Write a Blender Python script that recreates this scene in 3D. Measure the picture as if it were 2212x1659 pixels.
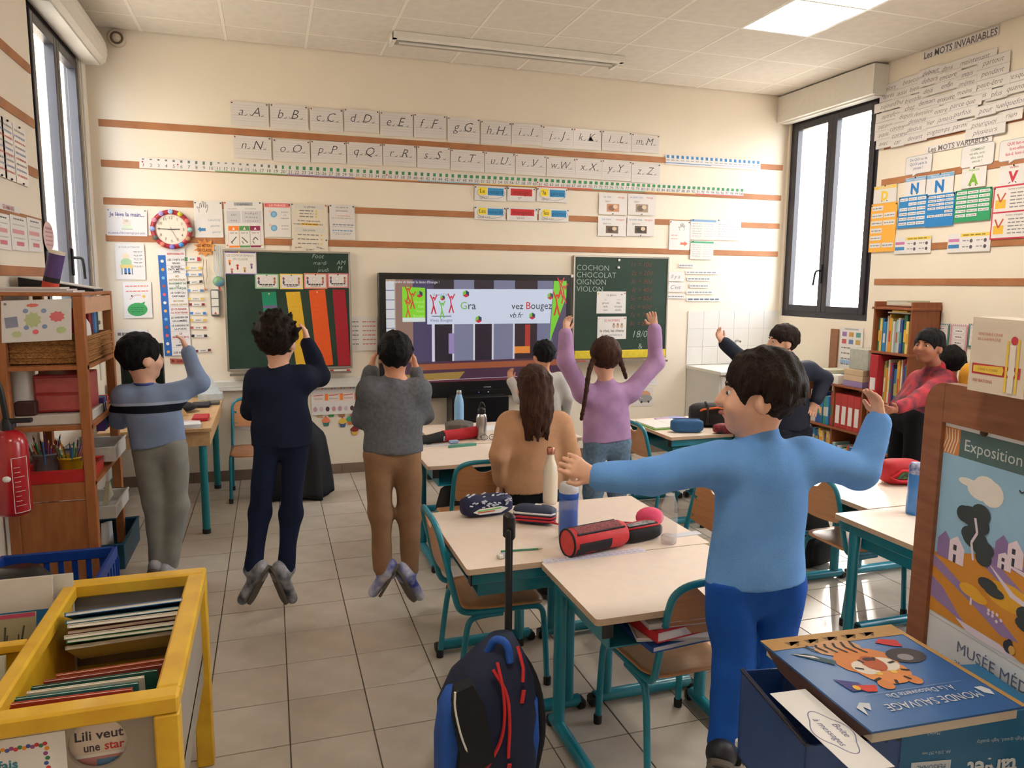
import bpy, math, random
import numpy as np
from mathutils import Vector, Matrix
random.seed(7)
S = bpy.context.scene
COL = S.collection
for o in list(bpy.data.objects): bpy.data.objects.remove(o)

# ---------------------------------------------------------------- camera
F_PX = 1609.68
CAM = np.array([1.3857, -6.5328, 1.6648])
YAW, PITCH, ROLL = -0.3133, -0.1342, 0.0089
_f = np.array([-math.sin(YAW)*math.cos(PITCH), math.cos(YAW)*math.cos(PITCH), math.sin(PITCH)])
_r = np.array([math.cos(YAW), math.sin(YAW), 0.0]); _u = np.cross(_r, _f)
_r, _u = _r*math.cos(ROLL)+_u*math.sin(ROLL), -_r*math.sin(ROLL)+_u*math.cos(ROLL)
cd = bpy.data.cameras.new('camera'); cd.sensor_fit = 'HORIZONTAL'; cd.sensor_width = 36.0
cd.lens = F_PX/2212*36.0; cd.clip_start = 0.02; cd.clip_end = 200
cam = bpy.data.objects.new('camera', cd); COL.objects.link(cam)
M4 = Matrix.Identity(4)
for i in range(3):
    M4[i][0] = _r[i]; M4[i][1] = _u[i]; M4[i][2] = -_f[i]; M4[i][3] = CAM[i]
cam.matrix_world = M4
S.camera = cam
# a photograph pixel carried to a real plane of the room (used while laying the room out)
def ray(px, py): return _f + _r*(px-1106)/F_PX - _u*(py-829.5)/F_PX
def on(px, py, ax, v):
    d = ray(px, py); return CAM + d*((v-CAM[ax])/d[ax])
def onX(px, py, v): return on(px, py, 0, v)
def onY(px, py, v=0.0): return on(px, py, 1, v)
def onZ(px, py, v): return on(px, py, 2, v)

# ---------------------------------------------------------------- light
w = bpy.data.worlds.new('sky'); S.world = w; w.use_nodes = True
wn = w.node_tree; wn.nodes.clear()
wo = wn.nodes.new('ShaderNodeOutputWorld'); wb = wn.nodes.new('ShaderNodeBackground')
sk = wn.nodes.new('ShaderNodeTexSky'); sk.sky_type = 'NISHITA'; sk.sun_disc = False
sk.sun_elevation = math.radians(38); sk.sun_rotation = math.radians(40); sk.air_density = 1.0; sk.dust_density = 4.0
wm = wn.nodes.new('ShaderNodeMixRGB'); wm.blend_type = 'MIX'; wm.inputs[0].default_value = 0.72
wm.inputs[2].default_value = (5.8, 6.0, 6.2, 1)
wn.links.new(sk.outputs[0], wm.inputs[1]); wn.links.new(wm.outputs[0], wb.inputs[0]); wn.links.new(wb.outputs[0], wo.inputs[0])
wb.inputs[1].default_value = 2.6
sd = bpy.data.lights.new('sun', 'SUN'); sd.energy = 5.0; sd.angle = math.radians(0.6); sd.color = (1.0, 0.93, 0.82)
sun = bpy.data.objects.new('sun', sd); COL.objects.link(sun); sun.location = (12, 6, 9)
sun.rotation_euler = Vector((-0.537, -0.646, -0.545)).to_track_quat('-Z', 'Y').to_euler()
PANEL = 32.0      # emission of the lit ceiling lamps
S.view_settings.view_transform = 'Standard'; S.view_settings.look = 'None'
S.view_settings.gamma = 1.0; S.view_settings.use_curve_mapping = False
S.view_settings.exposure = 0.02
for (pl, py0, py1, zz0, zz1, sgn) in ((-.04, -1.45, -0.2, 1.36, 3.26, 1), (6.73, -1.21, -0.03, 1.36, 3.3, -1), (6.73, -5.4, -3.8, 1.0, 3.1, -1)):
    pd = bpy.data.lights.new('window_portal', 'AREA'); pd.shape = 'RECTANGLE'; pd.size = py1-py0; pd.size_y = zz1-zz0
    pd.cycles.is_portal = True
    po = bpy.data.objects.new('window_portal', pd); COL.objects.link(po)
    po.location = (pl, (py0+py1)/2, (zz0+zz1)/2)
    po.rotation_euler = (math.radians(90), 0, math.radians(-90*sgn))

# ---------------------------------------------------------------- materials
MATS = {}
def lin(c):
    return tuple(((x/255)/12.92 if x/255 <= .04045 else ((x/255+.055)/1.055)**2.4) for x in c)
def mat(name, rgb, rough=.6, var=.06, scale=30, bump=0.0, metal=0.0, trans=0.0, emit=None, alpha=None, coat=0.0, kind=None, rgb2=None, ior=1.45, stretch=None, bscale=None, emit_c=None, spec=None):
    """Procedural principled material: sRGB colour, noise variation, noise relief."""
    if name in MATS: return MATS[name]
    m = bpy.data.materials.new(name); m.use_nodes = True; nt = m.node_tree; b = nt.nodes['Principled BSDF']
    c = lin(rgb); c2 = lin(rgb2) if rgb2 else tuple(max(0, x*(1-var*2.2)) for x in c)
    tc = nt.nodes.new('ShaderNodeTexCoord'); src = tc.outputs['Object']
    if stretch:
        mp = nt.nodes.new('ShaderNodeMapping'); mp.inputs['Scale'].default_value = stretch
        nt.links.new(src, mp.inputs[0]); src = mp.outputs[0]
    if kind == 'wave':
        n = nt.nodes.new('ShaderNodeTexWave'); n.inputs['Distortion'].default_value = 6; n.inputs['Detail'].default_value = 3; n.inputs['Detail Scale'].default_value = 2
    elif kind == 'voronoi': n = nt.nodes.new('ShaderNodeTexVoronoi')
    else: n = nt.nodes.new('ShaderNodeTexNoise'); n.inputs['Detail'].default_value = 4
    n.inputs['Scale'].default_value = scale
    nt.links.new(src, n.inputs['Vector'])
    fac = n.outputs['Distance'] if kind == 'voronoi' else n.outputs['Fac']
    rp = nt.nodes.new('ShaderNodeValToRGB')
    rp.color_ramp.elements[0].position = .35; rp.color_ramp.elements[1].position = .65
    rp.color_ramp.elements[0].color = (*c2, 1); rp.color_ramp.elements[1].color = (*c, 1)
    nt.links.new(fac, rp.inputs[0]); nt.links.new(rp.outputs[0], b.inputs['Base Color'])
    b.inputs['Roughness'].default_value = rough; b.inputs['Metallic'].default_value = metal
    b.inputs['IOR'].default_value = ior
    if spec is not None: b.inputs['Specular IOR Level'].default_value = spec
    if trans: b.inputs['Transmission Weight'].default_value = trans
    if coat: b.inputs['Coat Weight'].default_value = coat; b.inputs['Coat Roughness'].default_value = .15
    if emit:
        b.inputs['Emission Strength'].default_value = emit
        if emit_c: b.inputs['Emission Color'].default_value = (*lin(emit_c), 1)
        else: nt.links.new(rp.outputs[0], b.inputs['Emission Color'])
    if alpha is not None: b.inputs['Alpha'].default_value = alpha
    if bump:
        bp = nt.nodes.new('ShaderNodeBump'); bp.inputs['Strength'].default_value = bump; bp.inputs['Distance'].default_value = .01
        s2 = fac
        if bscale:
            n2 = nt.nodes.new('ShaderNodeTexNoise'); n2.inputs['Scale'].default_value = bscale; n2.inputs['Detail'].default_value = 3
            nt.links.new(src, n2.inputs['Vector']); s2 = n2.outputs['Fac']
        nt.links.new(s2, bp.inputs['Height']); nt.links.new(bp.outputs[0], b.inputs['Normal'])
    MATS[name] = m; return m
def flat(rgb, rough=.65):
    """A printed ink or paper colour."""
    return mat('ink_%02x%02x%02x' % tuple(int(x) for x in rgb), rgb, rough, var=.015, scale=40)
PAPER = mat('paper', (228, 224, 222), .45, var=.015, scale=8)
TEAL = mat('teal_paint', (22, 128, 150), .32, var=.05, scale=12, coat=.3)
TEALD = mat('teal_paint_dark', (24, 118, 128), .4, var=.05, scale=12)
BLACKP = mat('black_plastic', (22, 22, 25), .45)
WOODC = mat('chair_plywood', (196, 142, 98), .35, rgb2=(186, 130, 86), scale=5, stretch=(1, 5, 14), coat=.25)
TOPM = mat('desk_laminate', (232, 214, 198), .38, var=.02, scale=20)
TOPE = mat('desk_edge', (198, 172, 146), .5, var=.03)
PINE = mat('shelf_pine', (172, 108, 62), .5, rgb2=(158, 94, 50), scale=6, stretch=(6, 6, 1), bump=.03)
CHROME = mat('brushed_steel', (190, 190, 192), .25, metal=1.0, var=.03)
WHITEP = mat('white_plastic', (224, 222, 216), .4, var=.02)

# ---------------------------------------------------------------- geometry helpers
def npv(p): return np.array(p, float)
class G:
    def __init__(s): s.v = []; s.f = []; s.m = []; s.sm = []
    def add(s, vs, fs, mi=0, sm=False):
        k = len(s.v); s.v += [tuple(map(float, p)) for p in vs]
        s.f += [tuple(i+k for i in f) for f in fs]; s.m += [mi]*len(fs); s.sm += [sm]*len(fs); return s
    def box(s, c, d, R=None, mi=0, bev=0.0):
        x, y, z = [t/2 for t in d]
        if bev > 0:
            b = min(bev, x*.9, y*.9, z*.9); P = []
            for sz in (-1, 1):
                for k, (ax, ay) in enumerate(((1, 1), (-1, 1), (-1, -1), (1, -1))): pass
            # bevelled: 3 vertices for each corner
            idx = {}
            for sx in (-1, 1):
                for sy in (-1, 1):
                    for sz in (-1, 1):
                        idx[sx, sy, sz] = len(P)
                        P += [(sx*x, sy*(y-b), sz*(z-b)), (sx*(x-b), sy*y, sz*(z-b)), (sx*(x-b), sy*(y-b), sz*z)]
            Fs = []
            I = lambda a, b_, c_, k: idx[a, b_, c_]+k
            for a in (-1, 1):
                q = [(-1, -1), (1, -1), (1, 1), (-1, 1)]
                if a < 0: q = q[::-1]
                Fs.append([I(a, u_, v_, 0) for u_, v_ in q])
                Fs.append([I(u_, a, v_, 1) for u_, v_ in q[::-1]])
                Fs.append([I(u_, v_, a, 2) for u_, v_ in q])
            for a in (-1, 1):
                for c_ in (-1, 1):
                    fl = a*c_ > 0
                    e1 = [I(a, c_, -1, 0), I(a, c_, -1, 1), I(a, c_, 1, 1), I(a, c_, 1, 0)]
                    e2 = [I(a, -1, c_, 0), I(a, 1, c_, 0), I(a, 1, c_, 2), I(a, -1, c_, 2)]
                    e3 = [I(-1, a, c_, 1), I(-1, a, c_, 2), I(1, a, c_, 2), I(1, a, c_, 1)]
                    for e in (e1, e2, e3): Fs.append(e if fl else e[::-1])
            for a in (-1, 1):
                for b_ in (-1, 1):
                    for c_ in (-1, 1):
                        t = [I(a, b_, c_, 0), I(a, b_, c_, 1), I(a, b_, c_, 2)]
                        Fs.append(t if a*b_*c_ > 0 else t[::-1])
        else:
            P = [(-x, -y, -z), (x, -y, -z), (x, y, -z), (-x, y, -z), (-x, -y, z), (x, -y, z), (x, y, z), (-x, y, z)]
            Fs = [(0, 3, 2, 1), (4, 5, 6, 7), (0, 1, 5, 4), (1, 2, 6, 5), (2, 3, 7, 6), (3, 0, 4, 7)]
        P = npv(P)
        if R is not None: P = P @ npv(R).T
        return s.add(P+npv(c), Fs, mi)
    def bb(s, x0, x1, y0, y1, z0, z1, mi=0, bev=0): return s.box(((x0+x1)/2, (y0+y1)/2, (z0+z1)/2), (abs(x1-x0), abs(y1-y0), abs(z1-z0)), None, mi, bev)
    def tube(s, path, r, n=10, mi=0, caps=True, closed=False):
        path = [npv(p) for p in path]; N = len(path); rs = r if hasattr(r, '__len__') else [r]*N
        V = []; prev = None
        for i, p in enumerate(path):
            a = path[i-1] if (i > 0 or closed) else p; b = path[(i+1) % N] if (i < N-1 or closed) else p
            t = b-a; t = t/(np.linalg.norm(t)+1e-12)
            if prev is None:
                h = npv((0, 0, 1)) if abs(t[2]) < .9 else npv((1, 0, 0)); u_ = np.cross(t, h)
            else: u_ = prev-t*(prev@t)
            u_ = u_/(np.linalg.norm(u_)+1e-12); prev = u_; w_ = np.cross(t, u_)
            for k in range(n):
                an = 2*math.pi*k/n; V.append(p+rs[i]*(u_*math.cos(an)+w_*math.sin(an)))
        Fs = []
        for i in range(N if closed else N-1):
            j = (i+1) % N
            for k in range(n): Fs.append((i*n+k, i*n+(k+1) % n, j*n+(k+1) % n, j*n+k))
        s.add(V, Fs, mi, True)
        if caps and not closed: s.add(V[:n], [tuple(range(n))[::-1]], mi); s.add(V[-n:], [tuple(range(n))], mi)
        return s
    def lathe(s, prof, c=(0, 0, 0), n=20, mi=0, R=None):
        prof = [(max(r_, 1e-5), z_) for r_, z_ in prof]
        V = []
        for r_, z_ in prof:
            for k in range(n):
                a = 2*math.pi*k/n; V.append((r_*math.cos(a), r_*math.sin(a), z_))
        V = npv(V)
        if R is not None: V = V @ npv(R).T
        V = V+npv(c); Fs = []
        for i in range(len(prof)-1):
            for k in range(n): Fs.append((i*n+k, i*n+(k+1) % n, (i+1)*n+(k+1) % n, (i+1)*n+k))
        s.add(V, Fs, mi, True)
        if len(prof) == 2 and abs(prof[0][1]-prof[1][1]) < 1e-6: return s
        if prof[0][0] > 1e-4: s.add(V[:n], [tuple(range(n))[::-1]], mi)
        if prof[-1][0] > 1e-4: s.add(V[-n:], [tuple(range(n))], mi)
        return s
    def prism(s, poly, o, ux, uy, th, mi=0, sm=False):
        """polygon (2D) in the frame o + a*ux + b*uy, thickened by vector th"""
        o, ux, uy, th = map(npv, (o, ux, uy, th)); n = len(poly)
        A = [o+a*ux+b*uy for a, b in poly]; B = [p+th for p in A]
        flip = np.dot(np.cross(ux, uy), th) < 0
        fs = [tuple(range(n))[::-1], tuple(range(n, 2*n))]+[(i, (i+1) % n, (i+1) % n+n, i+n) for i in range(n)]
        if flip: fs = [f[::-1] for f in fs]
        return s.add(A+B, fs, mi, sm)
    def ball(s, c, r, n=10, mi=0):
        r = npv(r if hasattr(r, '__len__') else (r, r, r)); m = max(4, n//2+1)
        pr = [(math.sin(math.pi*i/m), -math.cos(math.pi*i/m)) for i in range(m+1)]
        pr[0] = (1e-5, -1); pr[-1] = (1e-5, 1)
        k = len(s.v); s.lathe(pr, (0, 0, 0), n, mi)
        for i in range(k, len(s.v)): s.v[i] = tuple(npv(s.v[i])*r+npv(c))
        return s
    def o(s, name, mats, parent=None, world=False, data=None):
        if not hasattr(mats, '__len__'): mats = [mats]
        me = bpy.data.meshes.new(name); V = s.v
        if world and parent is not None:
            A = np.array(Matrix.LocRotScale(parent.location, parent.rotation_euler, None).inverted())
            if parent.parent is not None:
                q = parent.parent
                A = np.array(Matrix.LocRotScale(parent.location, parent.rotation_euler, None).inverted() @ Matrix.LocRotScale(q.location, q.rotation_euler, None).inverted())
            V = (npv(V) @ A[:3, :3].T+A[:3, 3]).tolist()
        me.from_pydata([tuple(p) for p in V], [], s.f)
        for m in mats: me.materials.append(m)
        me.polygons.foreach_set('material_index', s.m); me.polygons.foreach_set('use_smooth', s.sm)
        me.update()
        ob = bpy.data.objects.new(name, me); COL.objects.link(ob)
        if parent is not None: ob.parent = parent
        return ob
def tag(o, label=None, cat=None, group=None, kind=None):
    if label: o['label'] = label
    if cat: o['category'] = cat
    if group: o['group'] = group
    if kind: o['kind'] = kind
    return o
def thing(name, label, cat, loc=(0, 0, 0), rz=0.0, group=None, rot=None):
    o = bpy.data.objects.new(name, None); COL.objects.link(o); o.empty_display_size = .05
    o.location = loc; o.rotation_euler = rot if rot else (0, 0, rz)
    return tag(o, label, cat, group)
def struct(name, g, m, parent=None):
    o = g.o(name, m, parent)
    if parent is None: o['kind'] = 'structure'
    return o
def copy_tree(o, parent=None):
    c = o.copy(); COL.objects.link(c)
    if parent is not None: c.parent = parent
    for ch in list(o.children): copy_tree(ch, c)
    return c
def rz(a): c, s_ = math.cos(a), math.sin(a); return npv(((c, -s_, 0), (s_, c, 0), (0, 0, 1)))
def rx(a): c, s_ = math.cos(a), math.sin(a); return npv(((1, 0, 0), (0, c, -s_), (0, s_, c)))
def ry(a): c, s_ = math.cos(a), math.sin(a); return npv(((c, 0, s_), (0, 1, 0), (-s_, 0, c)))
def arc(c, r, a0, a1, n=8): return [(c[0]+r*math.cos(a0+(a1-a0)*i/n), c[1]+r*math.sin(a0+(a1-a0)*i/n)) for i in range(n+1)]
def rrect(w_, h_, r, n=4):
    p = []
    for cx, cy, a in ((w_/2-r, h_/2-r, 0), (-w_/2+r, h_/2-r, math.pi/2), (-w_/2+r, -h_/2+r, math.pi), (w_/2-r, -h_/2+r, 1.5*math.pi)):
        p += arc((cx, cy), r, a, a+math.pi/2, n)
    return p
def smooth_path(pts, it=2):
    P = [npv(p) for p in pts]
    for _ in range(it):
        Q = [P[0]]
        for a, b in zip(P[:-1], P[1:]): Q += [a*.75+b*.25, a*.25+b*.75]
        Q.append(P[-1]); P = Q
    return P

# ---------------------------------------------------------------- flat print (lettering, drawings) on sheets
_TX = {}
def glyphs(txt, shear=0.0, bold=0.0):
    key = (txt, shear, bold)
    if key not in _TX:
        cu = bpy.data.curves.new('t', 'FONT'); cu.body = txt; cu.size = 1; cu.resolution_u = 2; cu.shear = shear; cu.offset = bold
        ob = bpy.data.objects.new('t', cu); me = ob.to_mesh()
        V = [(v.co.x, v.co.y) for v in me.vertices]; Fs = [tuple(p.vertices) for p in me.polygons]
        ob.to_mesh_clear(); bpy.data.objects.remove(ob); bpy.data.curves.remove(cu)
        _TX[key] = (np.array(V) if V else np.zeros((0, 2)), Fs)
    return _TX[key]
class Sheet:
    """A thin sheet with print. o: top-left corner; U: vector of its width; Vd: vector down its height; n: outward normal."""
    def __init__(s, o, U, Vd, n):
        s.o, s.U, s.V, s.n = map(npv, (o, U, Vd, n)); s.w = np.linalg.norm(s.U); s.h = np.linalg.norm(s.V)
        s.ud = s.U/s.w; s.vd = s.V/s.h; s.g = G(); s.mats = []; s.lift = .0011; s.nn = 0
    def mi(s, c):
        m = flat(c) if isinstance(c, tuple) else c
        if m not in s.mats: s.mats.append(m)
        return s.mats.index(m)
    def P(s, a, b, l=0): return s.o+s.ud*a+s.vd*b+s.n*(s.lift+l)
    def poly(s, pts, c, l=0):
        """pts in metres, (right, down)"""
        s.nn += 1; l = l+s.nn*4e-6
        A = sum(p[0]*q[1]-q[0]*p[1] for p, q in zip(pts, pts[1:]+pts[:1]))
        if A > 0: pts = pts[::-1]
        s.g.add([s.P(a, b, l) for a, b in pts], [tuple(range(len(pts)))], s.mi(c)); return s
    def rect(s, a0, b0, a1, b1, c, l=0): return s.poly([(a0*s.w, b0*s.h), (a1*s.w, b0*s.h), (a1*s.w, b1*s.h), (a0*s.w, b1*s.h)], c, l)
    def fpoly(s, pts, c, l=0): return s.poly([(a*s.w, b*s.h) for a, b in pts], c, l)
    def ell(s, a, b, ra, rb, c, l=0, n=14): return s.poly([(a*s.w+ra*s.w*math.cos(2*math.pi*i/n), b*s.h+rb*s.h*math.sin(2*math.pi*i/n)) for i in range(n)], c, l)
    def disc(s, a, b, r, c, l=0, n=14): return s.poly([(a*s.w+r*math.cos(2*math.pi*i/n), b*s.h+r*math.sin(2*math.pi*i/n)) for i in range(n)], c, l)
    def line(s, pts, wd, c, l=0):
        for (a0, b0), (a1, b1) in zip(pts[:-1], pts[1:]):
            p = npv((a0*s.w, b0*s.h)); q = npv((a1*s.w, b1*s.h)); d = q-p; L = np.linalg.norm(d)
            if L < 1e-6: continue
            t = npv((-d[1], d[0]))/L*wd/2; s.poly([tuple(p+t), tuple(q+t), tuple(q-t), tuple(p-t)], c, l)
        return s
    def text(s, txt, a, b, hgt, c, fit=None, align='c', shear=0.0, bold=0.0, l=.0003, ang=0.0):
        """a, b: fraction of the sheet, baseline; hgt: cap height in fraction of the sheet's height; fit: largest width fraction"""
        V, Fs = glyphs(txt, shear, bold)
        if len(V) == 0: return s
        s.nn += 1; l = l+s.nn*4e-6
        k = hgt*s.h/.72; x0, x1 = V[:, 0].min(), V[:, 0].max(); wd = (x1-x0)*k; sx = 1.0
        if fit and wd > fit*s.w: sx = fit*s.w/wd
        X = (V[:, 0]-x0)*k*sx; Yv = V[:, 1]*k; wd *= sx
        if align == 'c': X = X-wd/2
        elif align == 'r': X = X-wd
        ca, sa = math.cos(ang), math.sin(ang)
        s.g.add([s.P(a*s.w+x*ca-y*sa, b*s.h-(x*sa+y*ca), l) for x, y in zip(X, Yv)], Fs, s.mi(c)); return s
    def greek(s, a0, a1, b, hgt, c, l=.0002, seed=0):
        """a row of print too small to read: word-length dashes"""
        R_ = random.Random(seed+int(b*1000)); x = a0
        while x < a1:
            L = R_.uniform(.05, .15)*(1 if s.w < .5 else .5); s.rect(x, b-hgt/2, min(x+L, a1), b+hgt/2, c, l); x += L+.025
        return s
    def build(s, name, label, cat, paper=PAPER, th=.0012, group=None, pins=None, parent=None, shape=None, loc=None):
        """sheet + its print; pins: list of (a, b, colour)"""
        base = s.o+s.V+s.U/2 if loc is None else npv(loc)
        g = G()
        pl = shape if shape else [(0, 0), (1, 0), (1, 1), (0, 1)]
        g.prism([(a*s.w, b*s.h) for a, b in pl], s.o, s.ud, s.vd, s.n*.0009 if th is None else s.n*(.0009), 0)
        if parent is None:
            t = g.o(name, paper); t.location = (0, 0, 0)
            me = t.data; me.transform(Matrix.Translation(-Vector(base))); t.location = base; tag(t, label, cat, group)
        else:
            t = g.o(name, paper, parent, world=True); base = None
        if s.g.f:
            p = s.g.o('print', s.mats, t, world=True) if parent is None else s.g.o('print', s.mats, t, world=False)
            if parent is not None:
                p.data.transform(Matrix.LocRotScale(parent.location, parent.rotation_euler, None).inverted())
        if pins:
            for a, b, c in pins:
                q = G().ball(s.o+s.U*a+s.V*b+s.n*.004, (.006, .006, .006), 8); q.o('drawing_pin', flat(c, .35), t, world=parent is None)
        return t
# ================================================================= ROOM
XL, XR, HC, YB = 0.13, 6.40, 3.533, -7.6
WALL = mat('wall_paint', (237, 226, 209), .8, var=.012, scale=3, bump=.02, bscale=220)
CEILM = mat('ceiling_tile_face', (226, 218, 206), .9, var=.03, scale=14, bump=.05, bscale=300)
RAIL = mat('brown_rail', (176, 118, 78), .6, rgb2=(160, 104, 66), scale=6)
GROUT = mat('grout', (96, 84, 74), .9)
TILE = mat('floor_tile', (194, 184, 172), .28, rgb2=(184, 173, 160), scale=9)
TILEB = mat('floor_tile_worn', (188, 175, 161), .3, rgb2=(178, 166, 152), scale=9)
# floor: a grout bed carrying 30 cm tiles
fl = struct('floor', G().bb(XL-.1, XR+.1, YB, .1, -.06, -.003), GROUT)
TS = .3017; tox, toy = 1.1041-4*TS, -3.9037-13*TS
tile_me = G().bb(0, TS-.005, 0, TS-.005, -.004, 0, bev=.0012)
tl0 = tile_me.o('floor_tile', TILE, fl); tl0.location = (tox, toy, 0)
me_a = tl0.data; me_b = me_a.copy(); me_b.materials[0] = TILEB
rest = G(); cells = []
for i in range(0, 23):
    for j in range(0, 27):
        x, y = tox+i*TS, toy+j*TS
        if x+TS > XR or y+TS > 0.3 or x < XL-.3: continue
        P_ = npv((x+.15, y+.15, 0))-CAM; c_ = P_ @ _f
        vis = c_ > .2 and abs((P_ @ _r)/c_) < .70 and abs((P_ @ _u)/c_) < .53
        cells.append((0 if vis else 1, np.linalg.norm(P_), x, y))
cells.sort()
first = True
for k, (v, d, x, y) in enumerate(cells):
    if k < 290 and v == 0:
        if first: tl0.location = (x, y, 0); first = False; continue
        o = bpy.data.objects.new('floor_tile', me_a if (k*7) % 5 else me_b); COL.objects.link(o); o.parent = fl; o.location = (x, y, 0)
    else: rest.bb(x, x+TS-.005, y, y+TS-.005, -.004, 0)
ro = rest.o('floor_tiles_rest', TILE, fl); ro['kind'] = 'stuff'
# ceiling: grid of white T bars with 60 cm tiles
ce = struct('ceiling', G().bb(XL-.1, XR+.1, YB, .1, HC+.06, HC+.1), CEILM)
cox, cd1 = 0.524, 0.9658-.6
LIT = [(7, 2), (7, 3), (2, 8), (7, 8)]           # lamp cells (column, row)
ct = G().bb(.011, .589, .011, .589, -.003, .012, bev=.003)
ctm = None
cols = [cox+.6*i for i in range(-1, 11)]; rows = [-cd1-.6*j for j in range(-1, 13)]
OFF = {(3, 1), (4, 1)}
for i, x in enumerate(cols):
    for j, y in enumerate(rows):
        x0, x1, y0, y1 = max(x, XL), min(x+.6, XR), max(y-.6, YB), min(y, 0)
        if x1-x0 < .05 or y1-y0 < .05: continue
        if (i-1, j-1) in LIT: continue
        full = x1-x0 > .59 and y1-y0 > .59
        if full and ctm is not None: o = bpy.data.objects.new('ceiling_tile', ctm); COL.objects.link(o); o.parent = ce
        else:
            o = G().bb(.011, x1-x0-.011, .011, y1-y0-.011, -.003, .012, bev=.003).o('ceiling_tile', CEILM, ce)
            if full: ctm = o.data
        o.location = (x0, y0, HC)
BAR = mat('ceiling_bar', (238, 232, 220), .5, var=.01)
for x in cols[1:]:
    if XL+.05 < x < XR-.05: G().bb(x-.012, x+.012, YB, 0, HC-.004, HC+.02).o('grid_bar', BAR, ce)
for y in rows[1:]:
    G().bb(XL, XR, y-.012, y+.012, HC-.0035, HC+.019).o('grid_bar', BAR, ce)
# walls
def wall_x(name, xa, xb, win):
    g = G(); ws = sorted(win); e = YB
    for y0, y1, z0, z1 in ws:
        g.bb(xa, xb, e, y0, 0, HC+.1); g.bb(xa, xb, y0, y1, 0, z0); g.bb(xa, xb, y0, y1, z1, HC+.1); e = y1
    g.bb(xa, xb, e, .25, 0, HC+.1)
    return struct(name, g, WALL)
WL = (-1.45, -.20, 1.36, 3.26); WR = (-1.21, -.03, 1.36, 3.30)
WL2 = (-6.3, -4.6, 1.0, 3.1); WR2 = (-5.4, -3.8, 1.0, 3.1)
wl = wall_x('wall_left', XL-.13, XL, [WL]); wr = wall_x('wall_right', XR, XR+.3, [WR, WR2])
wf = struct('wall_front', G().bb(XL-.3, XR+.3, 0, .25, 0, HC+.1), WALL)
wbk = struct('wall_back', G().bb(XL-.3, XR+.3, YB-.2, YB, 0, HC+.1), WALL)
# baseboard of floor tile
BASE = mat('baseboard_tile', (128, 110, 94), .4, var=.05, scale=8)
bf = struct('baseboard_front', G().bb(XL, XR, -.004, 0, 0, .085), GROUT)
for i in range(21):
    x = XL+i*TS; g = G().bb(x, min(x+TS-.003, XR), -.011, 0, 0, .088, bev=.002); g.o('baseboard_tile', BASE, bf)
struct('baseboard_left', G().bb(XL, XL+.01, YB, -.011, 0, .088), BASE); struct('baseboard_right', G().bb(XR-.01, XR, YB, -.011, 0, .088), BASE)
# brown rails on the walls
RZ = (2.843, 2.545, 2.265, 1.986, 1.706); n_ = 1
for i, z in enumerate(RZ[:4]):
    struct('trim_%d' % n_, G().bb(XL+.065, XR-.05, -.007, 0, z-.026, z+.026, bev=.002), RAIL); n_ += 1
for z in RZ:
    struct('trim_%d' % n_, G().bb(XR-.007, XR, WR2[1]+.05, WR[0]-.06, z-.026, z+.026, bev=.002), RAIL); n_ += 1
for z in RZ:
    struct('trim_%d' % n_, G().bb(XL, XL+.007, WL2[1]+.05, WL[0]-.03, z-.026, z+.026, bev=.002), RAIL); n_ += 1
# windows
FRAME = mat('window_frame_dark', (44, 42, 50), .35, var=.04)
GLASS = bpy.data.materials.new('window_glass'); GLASS.use_nodes = True
_n = GLASS.node_tree; _n.nodes.clear(); _o = _n.nodes.new('ShaderNodeOutputMaterial'); _mx = _n.nodes.new('ShaderNodeMixShader')
_t = _n.nodes.new('ShaderNodeBsdfTransparent'); _g = _n.nodes.new('ShaderNodeBsdfGlossy'); _mx.inputs[0].default_value = .04
_g.inputs['Roughness'].default_value = .02
_n.links.new(_t.outputs[0], _mx.inputs[1]); _n.links.new(_g.outputs[0], _mx.inputs[2]); _n.links.new(_mx.outputs[0], _o.inputs[0])
def window(name, xi, out, win):
    """xi: wall face; out: +1 when outdoors lies at +x"""
    y0, y1, z0, z1 = win; t = bpy.data.objects.new(name, None); COL.objects.link(t); t['kind'] = 'structure'
    t.location = (xi, (y0+y1)/2, z0); cx = lambda d: xi+out*d
    a, b = cx(.02), cx(.09); fw_ = .055
    g = G(); g.bb(a, b, y0, y0+fw_, z0, z1); g.bb(a, b, y1-fw_, y1, z0, z1); g.bb(a, b, y0+fw_, y1-fw_, z0, z0+fw_); g.bb(a, b, y0+fw_, y1-fw_, z1-fw_, z1)
    g.o('window_frame', FRAME, t, world=True)
    ym = (y0+y1)/2
    for k, (s0, s1) in enumerate(((y0+fw_, ym), (ym, y1-fw_))):
        g = G(); c, d = cx(.0), cx(.06); sw = .062
        g.bb(c, d, s0+.002, s0+sw, z0+fw_, z1-fw_, bev=.004); g.bb(c, d, s1-sw, s1-.002, z0+fw_, z1-fw_, bev=.004)
        g.bb(c, d, s0+sw, s1-sw, z0+fw_, z0+fw_+sw, bev=.004); g.bb(c, d, s0+sw, s1-sw, z1-fw_-sw, z1-fw_, bev=.004)
        sh = g.o('sash', FRAME, t, world=True)
        G().bb(cx(.028), cx(.034), s0+sw-.005, s1-sw+.005, z0+fw_+sw-.005, z1-fw_-sw+.005).o('pane', GLASS, t, world=True)
    g = G(); zc = z0+.42
    g.bb(cx(-.012), cx(0), ym+.005, ym+.035, zc-.09, zc+.09, bev=.004)
    g.tube(smooth_path([(cx(-.01), ym+.02, zc+.03), (cx(-.055), ym+.02, zc+.03), (cx(-.065), ym+.03, zc+.01), (cx(-.065), ym+.05, zc-.11)]), .010, 8)
    g.o('handle', BLACKP, t, world=True)
    return t
window('window_1', XL, -1, WL); window('window_2', XR, 1, WR); window('window_3', XR, 1, WR2)
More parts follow.
